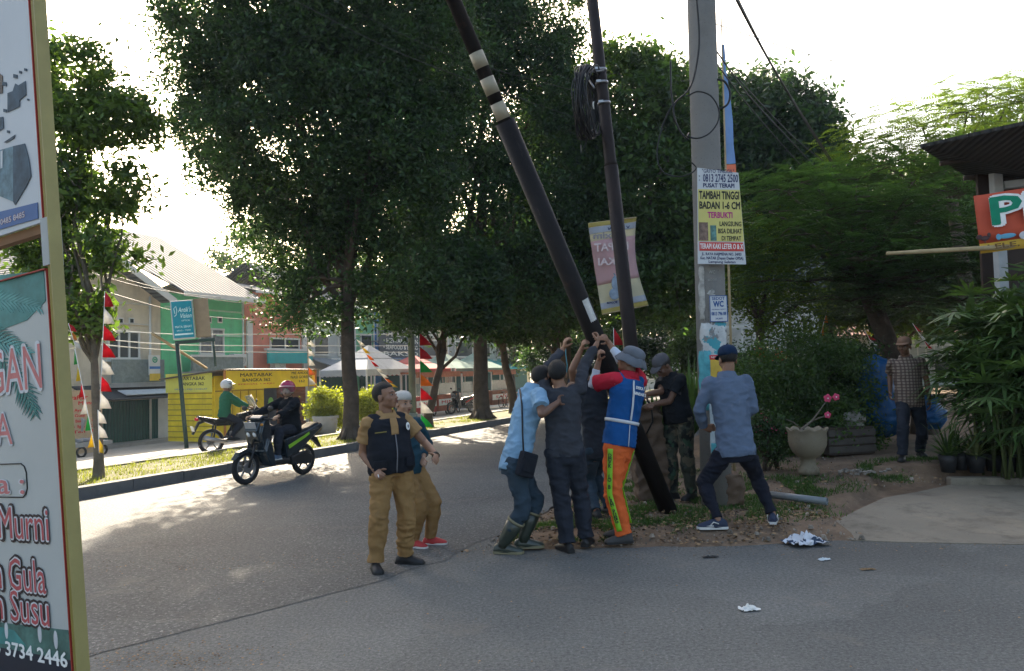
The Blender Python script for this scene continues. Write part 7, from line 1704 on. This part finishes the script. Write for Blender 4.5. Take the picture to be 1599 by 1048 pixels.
def frond(x0, y0, ang, L, n, mat, y, lw=3.2, dr=.5):
    pl = []
    for i in range(n):
        t = i/n; cx = x0+math.cos(ang)*L*t; cy = y0+math.sin(ang)*L*t+dr*L*t*t*.4
        for sg in (-1, 1):
            a = ang+sg*(.75-.2*t)+.5*t; l = 34*(1-.55*t)*random.uniform(.8, 1.1); ex = cx+math.cos(a)*l; ey = cy+math.sin(a)*l
            if ex > 66+ (cy-430)*.05 or ey < 430: l *= .4; ex = min(cx+math.cos(a)*l, 68); ey = max(432, cy+math.sin(a)*l)
            nx, ny = -math.sin(a)*lw, math.cos(a)*lw; q = [(cx-nx*.5, cy-ny*.5), (cx+math.cos(a)*l*.5-nx*.6, cy+math.sin(a)*l*.5-ny*.6), (ex, ey), (cx+nx*.5, cy+ny*.5)]; pl.append(q)
    b = MB()
    for q in pl: b.prism([loc2(*p) for p in q], y-.0008, y)
    b.build('palm_leaf', mat, bo)
random.seed(4)
poly([(-120, 440), (66, 423), (69, 470), (40, 500), (-120, 560)], M('palm_field', (.05, .2, .19), .55, .4, 8), 'palm_print', bo, .0055)
frond(-50, 470, -.1, 115, 18, pgl, .0038); frond(-60, 500, .25, 100, 16, pg, .0030); frond(-30, 530, .1, 80, 12, pgl, .0026); frond(0, 560, .85, 90, 12, pg, .0036); frond(28, 600, 1.0, 50, 8, pg, .0034)
lr = M('faded_red_lettering', (.50, .16, .16), .55); drd = M('deep_red_lettering', (.42, .07, .08), .5); brk = M('brown_black', (.035, .02, .02), .6); gw = M('white_outline', (.55, .56, .58), .6)
def ll(s, px, py, w_px, h_px, mats, y=0, fh=1.0):
    """s right aligned so that it ends at pixel px"""
    x1, z1 = loc2(px, py); x0, _ = loc2(px-w_px, py); _, za = loc2(px, py-h_px/2); _, zc = loc2(px, py+h_px/2); h = (za-zc)*1.38
    for i, (m, bo_) in enumerate(mats): text(bo, s, h, ((x0+x1)/2, -.0006*i+y, z1), m, width=(x1-x0)+bo_*.4*h*.0, bold=bo_, ext=.0004)
ll('GAN', 64, 575, 84, 74, [(gw, .05), (lr, .0)], .002); ll('A', 18, 672, 26, 52, [(gw, .04), (lr, 0)], .002); ll('ia :', 37, 757, 52, 34, [(gw, .04), (lr, .01)], .002)
b = MB(); x0, z0 = loc2(-80, 724); x1, z1 = loc2(38, 724); x2, z2 = loc2(38, 777)
b.tube([(x0, .004, z1+.0), (x1-.03, .004, z1), (x1-.01, .004, z1-.01), (x1, .004, z1-.03), (x1, .004, z2+.03), (x1-.01, .004, z2+.01), (x1-.03, .004, z2), (x0, .004, z2)], .0022, 6); b.build('box_outline', blk, bo)
ll('Murni', 75, 822, 78, 54, [(brk, .09), (gw, .035), (drd, 0)], .002); ll('n Gula', 70, 905, 80, 54, [(brk, .09), (gw, .035), (drd, 0)], .002); ll('n Susu', 76, 957, 84, 52, [(brk, .09), (gw, .035), (drd, 0)], .002)
poly([(-200, 950), (104, 985), (110, 1032), (-200, 985)], M('green_print', (.06, .14, .12), .5, .6, 10), 'green_field', bo, .0055)
poly([(-200, 930), (20, 985), (40, 1010), (-200, 985)], M('palm_field'), 'green_field', bo, .0052)
poly([(-200, 975), (108, 1032), (120, 1120), (-200, 1040)], M('navy_print', (.01, .015, .03), .5), 'navy_strip', bo, .0045); ll('5 3734 2446', 104, 1033, 112, 24, [(whl, .02)], .002)
for (px, py) in ((60, 990), (85, 1000), (8, 985)): x, z = loc2(px, py); b = MB(); b.ell((x, .004, z), (.012, .001, .03)); b.build('glass_print', gw, bo)
# ---- shed roof, banner and bamboo at the right
sh = thing('shed', 'dark roofed open shed with white posts at the right edge', 'shed', loc=(0, 0, 0)); rfm = ribs('dark_sheet', (.05, .045, .042), 'x', 3, .8)
b = MB(); a_, b__, c_, d_ = P(1437, 231, 8.8), P(1800, 150, 8.0), P(1850, 325, 12), P(1552, 302, 12.5); vs = [a_, b__, c_, d_]; vs += [v+Vector((0, 0, .04)) for v in vs]
b.add(vs, [(0, 1, 2, 3), (7, 6, 5, 4), (0, 4, 5, 1), (1, 5, 6, 2), (2, 6, 7, 3), (3, 7, 4, 0)]); b.build('roof', rfm, sh)
b = MB()
for t in (.2, .5, .8): b.tube([a_.lerp(d_, t)-Vector((0, 0, .05)), b__.lerp(c_, t)-Vector((0, 0, .05))], .035, 6)
b.build('rafter', M('dark_wood', (.06, .045, .035), .8), sh)
wp = M('grey_white_paint', (.42, .45, .48), .6, .12, 6)
def bar(a, c, w_=.1): 
    b = MB(); d_ = (c-a); x = d_.normalized(); m = frame((a+c)/2, x if abs(x.z) < .7 else (1, 0, 0), (0, 0, 1) if abs(x.z) < .7 else x)
    b.box((0, 0, 0), (d_.length if abs(x.z) < .7 else w_, w_, w_ if abs(x.z) < .7 else d_.length), bev=.006); o = b.build('post' if abs(x.z) > .7 else 'rail', wp, sh); o.matrix_local = m; return o
pp = P(1558, 240, 10.3); pb = P(1566, 470, 10.3); dn = (pb-pp).normalized(); bar(pp, pp+dn*((pp.z-.2)/-dn.z), .12)
bar(P(1552, 252, 10.3)+Vector((.06, 0, 0)), P(1720, 222, 9.9), .11); bar(P(1560, 290, 10.3)+Vector((.06, 0, 0)), P(1720, 272, 9.9), .10); pr2 = P(1720, 215, 8.6); bar(pr2, Vector((pr2.x, pr2.y, .2)), .1)
b = MB(); b.box((0, 0, 0), (2.4, .05, 2.6)); o = b.build('rear_panel', M('dark_plank', (.05, .035, .03), .8), sh); o.location = P(1668, 400, 10.5); 
hm_ = frame(P(1522, 351, 8.55), P(1599, 340, 8.35)-P(1522, 351, 8.55), (-.03, 0, 1)); hi_ = hm_.inverted()
hb = thing('food_banner', 'red orange cloth banner with a large green P hung on the shed', 'banner', mat=hm_); xA, zA = PL(1520, 306, hm_, hi_); xB, zB = PL(1524, 397, hm_, hi_)
yz = PL(1523, 382, hm_, hi_)[1]; b = MB(); n = 30; rows = [zA, zA-.2, zA-.4, yz]; vs = [((j/n)*1.7+xA, .012*math.sin(j*.9)+.02*math.sin(j*.3), z) for z in rows for j in range(n+1)]
b.add(vs, [(i*31+j, i*31+j+1, (i+1)*31+j+1, (i+1)*31+j) for i in range(3) for j in range(n)], True); o = b.build('sheet', M('red_orange_cloth', (.58, .1, .05), .7, .1, 2, trans=.1), hb); so = o.modifiers.new('s', 'SOLIDIFY'); so.thickness = .004
b = MB(); vs = [((j/n)*1.7+xA, .012*math.sin(j*.9)+.02*math.sin(j*.3), z) for z in (yz, zB) for j in range(n+1)]; b.add(vs, [(j, j+1, 32+j, 31+j) for j in range(n)], True); yb = b.build('yellow_hem', M('amber_cloth', (.6, .38, .05), .7, .1, 2), hb); so = yb.modifiers.new('s', 'SOLIDIFY'); so.thickness = .004
x, z = PL(1575, 330, hm_, hi_); gP = M('green_lettering', (.0, .22, .12), .6)
hP = (PL(1570, 306, hm_, hi_)[1]-PL(1570, 352, hm_, hi_)[1])
for i, (m, bo_) in enumerate(((whl, .07), (gP, .02))): text(o, 'PE', hP*1.35, (x+.12, -.042-.003*i, z), m, width=.62, bold=bo_, ext=.001)
text(yb, 'LELE, NILA, AYAM', .075, (xA+.62, -.035, (yz+zB)/2), M('brown_lettering', (.15, .08, .02), .6), width=1.1, bold=.02)
def icon(px, py, parts, mat, name):
    x, z = PL(px, py, hm_, hi_); b = MB()
    for dx, dz, rx, rz_ in parts: b.ell((x+dx, -.035, z+dz), (rx, .006, rz_), nu=14, nv=8)
    b.build(name, mat, o)
icon(1537, 373, [(0, 0, .045, .028), (.045, .03, .018, .028), (-.05, .02, .03, .028), (.0, -.035, .006, .02)], M('rooster_brown', (.06, .03, .03), .6), 'rooster_print'); icon(1572, 369, [(0, 0, .085, .028), (-.08, 0, .025, .035)], M('fish_blue', (.12, .35, .5), .6), 'fish_print'); icon(1599, 368, [(0, 0, .05, .045)], gw, 'dish_print')
b = MB(); a = P(1384, 396, 8.7); c = P(1528, 388, 8.5)-a; r_ = thing('bamboo_pole', 'pale bamboo pole sticking out horizontally left of the food banner', 'pole', loc=a); b.tube([(0, 0, 0), c*.3, c*.32, c*.9, c*1.5], [.02, .022, .025, .026, .028], 10); b.build('shaft', bamb, r_)
# ---- stone flower pot with the pink flowering plant
q = Gd(1257, 9.9); q.z -= .0; pt_ = thing('flower_urn', 'pale weathered stone urn with a scalloped rim on a pedestal', 'planter', loc=q); stone = concmat('urn_stone', (.2, .17, .12), (.09, .065, .04), .9)
prof = [(a_*.86, c_*.9) for a_, c_ in [(.15, 0), (.15, .06), (.12, .10), (.10, .16), (.11, .22), (.16, .25), (.22, .31), (.262, .40), (.275, .50), (.27, .58), (.29, .62), (.30, .645), (.275, .64), (.25, .60), (.2, .57)]]
rings = [[Vector((math.cos(a)*rr*(1+(.035*math.cos(a*10) if i > 9 else 0)), math.sin(a)*rr*(1+(.035*math.cos(a*10) if i > 9 else 0)), z+(.015*math.cos(a*10) if i > 9 else 0))) for a in [6.283*k/60 for k in range(60)]] for i, (rr, z) in enumerate(prof)]
b = MB(); b.loft(rings); b.build('bowl', stone, pt_); b = MB(); b.loft([[Vector((math.cos(a)*rr, math.sin(a)*rr, z)) for a in [6.283*k/20 for k in range(20)]] for rr, z in ((.17, .51), (.1, .53), (.02, .54))]); b.build('soil', dirt_m, pt_)
ad = thing('desert_rose', 'bare stemmed plant with three pink blooms growing out of the stone urn', 'plant', loc=q+Vector((-.08, 0, .52)))
Q = lambda px, py: P(px, py, q.y)-(q+Vector((-.08, 0, .52)))
b = MB(); b.ell((0, 0, .0), (.07, .07, .05)); b.tube([(0, 0, 0), Q(1255, 668), Q(1268, 657), Q(1278, 644), Q(1290, 627)], [.03, .016, .012, .009, .006], 8); b.tube([Q(1266, 659), Q(1280, 652), Q(1292, 650)], [.01, .008, .005], 6); b.tube([Q(1250, 670), Q(1240, 660), Q(1228, 655)], [.01, .007, .005], 6); b.build('stem', bark_lt, ad)
for (px, py, s_) in ((1292, 622, 1), (1305, 620, .9), (1292, 648, .85)):
    b = MB(); c = Q(px, py)
    for k in range(5): a = k*1.2566+px; b.ell(c+Vector((math.cos(a)*.03, -.01, math.sin(a)*.03))*s_, (.024*s_, .008, .024*s_), nu=10, nv=6)
    fl0 = b.build('flower', pinkm, ad); b = MB(); b.ell(c+Vector((0, -.02, 0)), .009, nu=8, nv=5); b.build('flower_centre', whl, fl0)
# ---- thin bluish volume added to imitate lens flare lifting the darks
hz = MB(); hz.box((0, 970, 14), (1840, 2100, 36)); hz_m = bpy.data.materials.new('flare_veil'); hz_m.use_nodes = True; t_ = hz_m.node_tree; t_.nodes.remove(t_.nodes['Principled BSDF'])
pv = t_.nodes.new('ShaderNodeVolumePrincipled'); pv.inputs['Color'].default_value = (.68, .82, 1, 1); pv.inputs['Density'].default_value = .0005; pv.inputs['Anisotropy'].default_value = .3
t_.links.new(pv.outputs[0], t_.nodes['Material Output'].inputs['Volume']); hzo = hz.build('veil', hz_m); tag(hzo, 'thin bluish haze hanging in the whole street', 'veil', kind='stuff')
# ---- pipe, litter, rubble
a = G(1203, 779, .14); c = G(1292, 788, .13); a.z = gz(a.x, a.y)+.045; c.z = gz(c.x, c.y)+.045; r_ = thing('plastic_pipe', 'grey plastic pipe lying on the dirt behind the trainers', 'pipe', loc=a); b = MB(); d_ = c-a
b.tube([(0, 0, 0), d_], .042, 18, caps=False); o = b.build('tube', M('pvc_grey', (.17, .19, .2), .35, .1, 8), r_); so = o.modifiers.new('s', 'SOLIDIFY'); so.thickness = .004
def crumple(name, label, px, py, L, wd, h, mat, rz=0, cat='litter', m2=None, z=0.005):
    p = G(px, py, z); p.z = max(gz(p.x, p.y), 0)+z; t = thing(name, label, cat, loc=p, rz=rz); n = 12; b = MB(); vs = []
    for i in range(n+1):
        for j in range(n+1):
            u_, v = i/n-.5, j/n-.5; q = noise.noise(Vector((u_*4+px, v*4, 0))); q2 = noise.noise(Vector((u_*9, v*9+py, 3)))
            vs.append((u_*L*(1+.25*q), v*wd*(1+.3*q2), max(0, h*(.35+abs(q)*1.6+q2*.7)*(1-1.3*max(abs(u_), abs(v))**2*2)))); 
    b.add(vs, [(i*(n+1)+j, i*(n+1)+j+1, (i+1)*(n+1)+j+1, (i+1)*(n+1)+j) for i in range(n) for j in range(n)]); o = b.build(name+'_sheet' if False else 'sheet', mat, t); so = o.modifiers.new('s', 'SOLIDIFY'); so.thickness = .0015; return t
paper = M('printed_paper', (.6, .62, .66), .7, .1, 6); o = mixcol(paper, ntex(paper, 14, 3, .5, lo=.55, hi=.57), base_in(paper).links[0].from_socket, (.03, .05, .09)); paper.node_tree.links.new(o, base_in(paper))
crumple('crumpled_paper', 'large crumpled printed paper on the asphalt edge right of the trainers', 1258, 850, .36, .24, .09, paper, .3)
crumple('crumpled_paper', 'small white crumpled paper lying alone on the grey side road', 1170, 952, .13, .08, .03, white_m, .2)
crumple('crumpled_paper', 'thin pale scrap right of the large crumpled paper', 1287, 874, .11, .05, .015, M('pale_sheet'), .4)
crumple('dark_rag', 'flat dark scrap on the asphalt below the blue jacket man', 1109, 870, .14, .05, .015, rub, .1)
crumple('leaf_scrap', 'single dry leaf on the side road near the right edge', 1355, 889, .12, .05, .01, lm, .1); 
rb_ = thing('rubble_heap', 'small heap of broken white rubble beside the dirt path', 'rubble', loc=Gd(1330, 9.9)); random.seed(8); b = MB()
for i in range(40): s_ = random.uniform(.008, .03); b.box((random.gauss(.05, .16), random.gauss(0, .12), s_*.5), (s_*2, s_*1.4, s_), Matrix.Rotation(random.uniform(0, 3), 3, 'Z') @ Matrix.Rotation(random.uniform(-.5, .5), 3, 'X'), bev=.003)
b.build('stones', M('pale_rubble', (.22, .2, .17), .9, .3, 10), rb_)
b = MB(); L0 = G(1486, 757, .14); R0 = G(1760, 757, .14); ks = thing('kerb_stone', 'low concrete edging in front of the potted plants', 'edging', loc=L0); d_ = R0-L0; d_.z = 0
b.box(d_/2+Vector((0, .07, .0)), (d_.length, .16, .17), Matrix.Rotation(math.atan2(d_.y, d_.x), 3, 'Z'), bev=.02); b.build('block', slab_m, ks)
# blue tarpaulin heap
blt = M('blue_tarpaulin', (.012, .10, .27), .45, .25, 4, .3, spec=.5); tq = Gd(1400, 12.3); tt = thing('tarpaulin_heap', 'heap covered with a bright blue tarpaulin behind the standing man', 'tarpaulin', loc=tq)
b = MB(); 
for (px, py, rx, ry, rz_) in ((1368, 605, .32, .4, .55), (1380, 585, .28, .3, .25), (1452, 645, .25, .3, .3), (1375, 645, .4, .5, .4)): b.ell(P(px, py, 12.3)-tq, (rx, ry, rz_))
o = b.build('cover', blt, tt); remesh(o, .03, 4, .05, 3.5, seed=4)
wd = M('dark_wood'); tq = Gd(1310, 11.6); tb = thing('wooden_crate', 'dark wooden crate with a pale sack on it in the shade behind the urn', 'crate', loc=tq, rz=.2); b = MB(); b.box((0, 0, .2), (.75, .5, .4), bev=.01); b.build('box', wd, tb); b = MB()
for z in (.08, .2, .32): b.box((0, -.26, z), (.77, .02, .09))
b.build('board', M('grey_wood', (.09, .08, .07), .9), tb); sk = thing('sack', 'pale crumpled sack lying on the dark crate', 'sack', loc=tq+Vector((.18, -.02, .4)), rz=.4); b = MB(); b.ell((0, 0, .11), (.2, .14, .12)); b.ell((.1, 0, .08), (.15, .12, .09)); b.box((0, 0, .03), (.3, .2, .06)); o = b.build('cloth', M('sack_cloth', (.32, .3, .27), .9, .2, 6), sk); remesh(o, .015, 2, .05, 8)
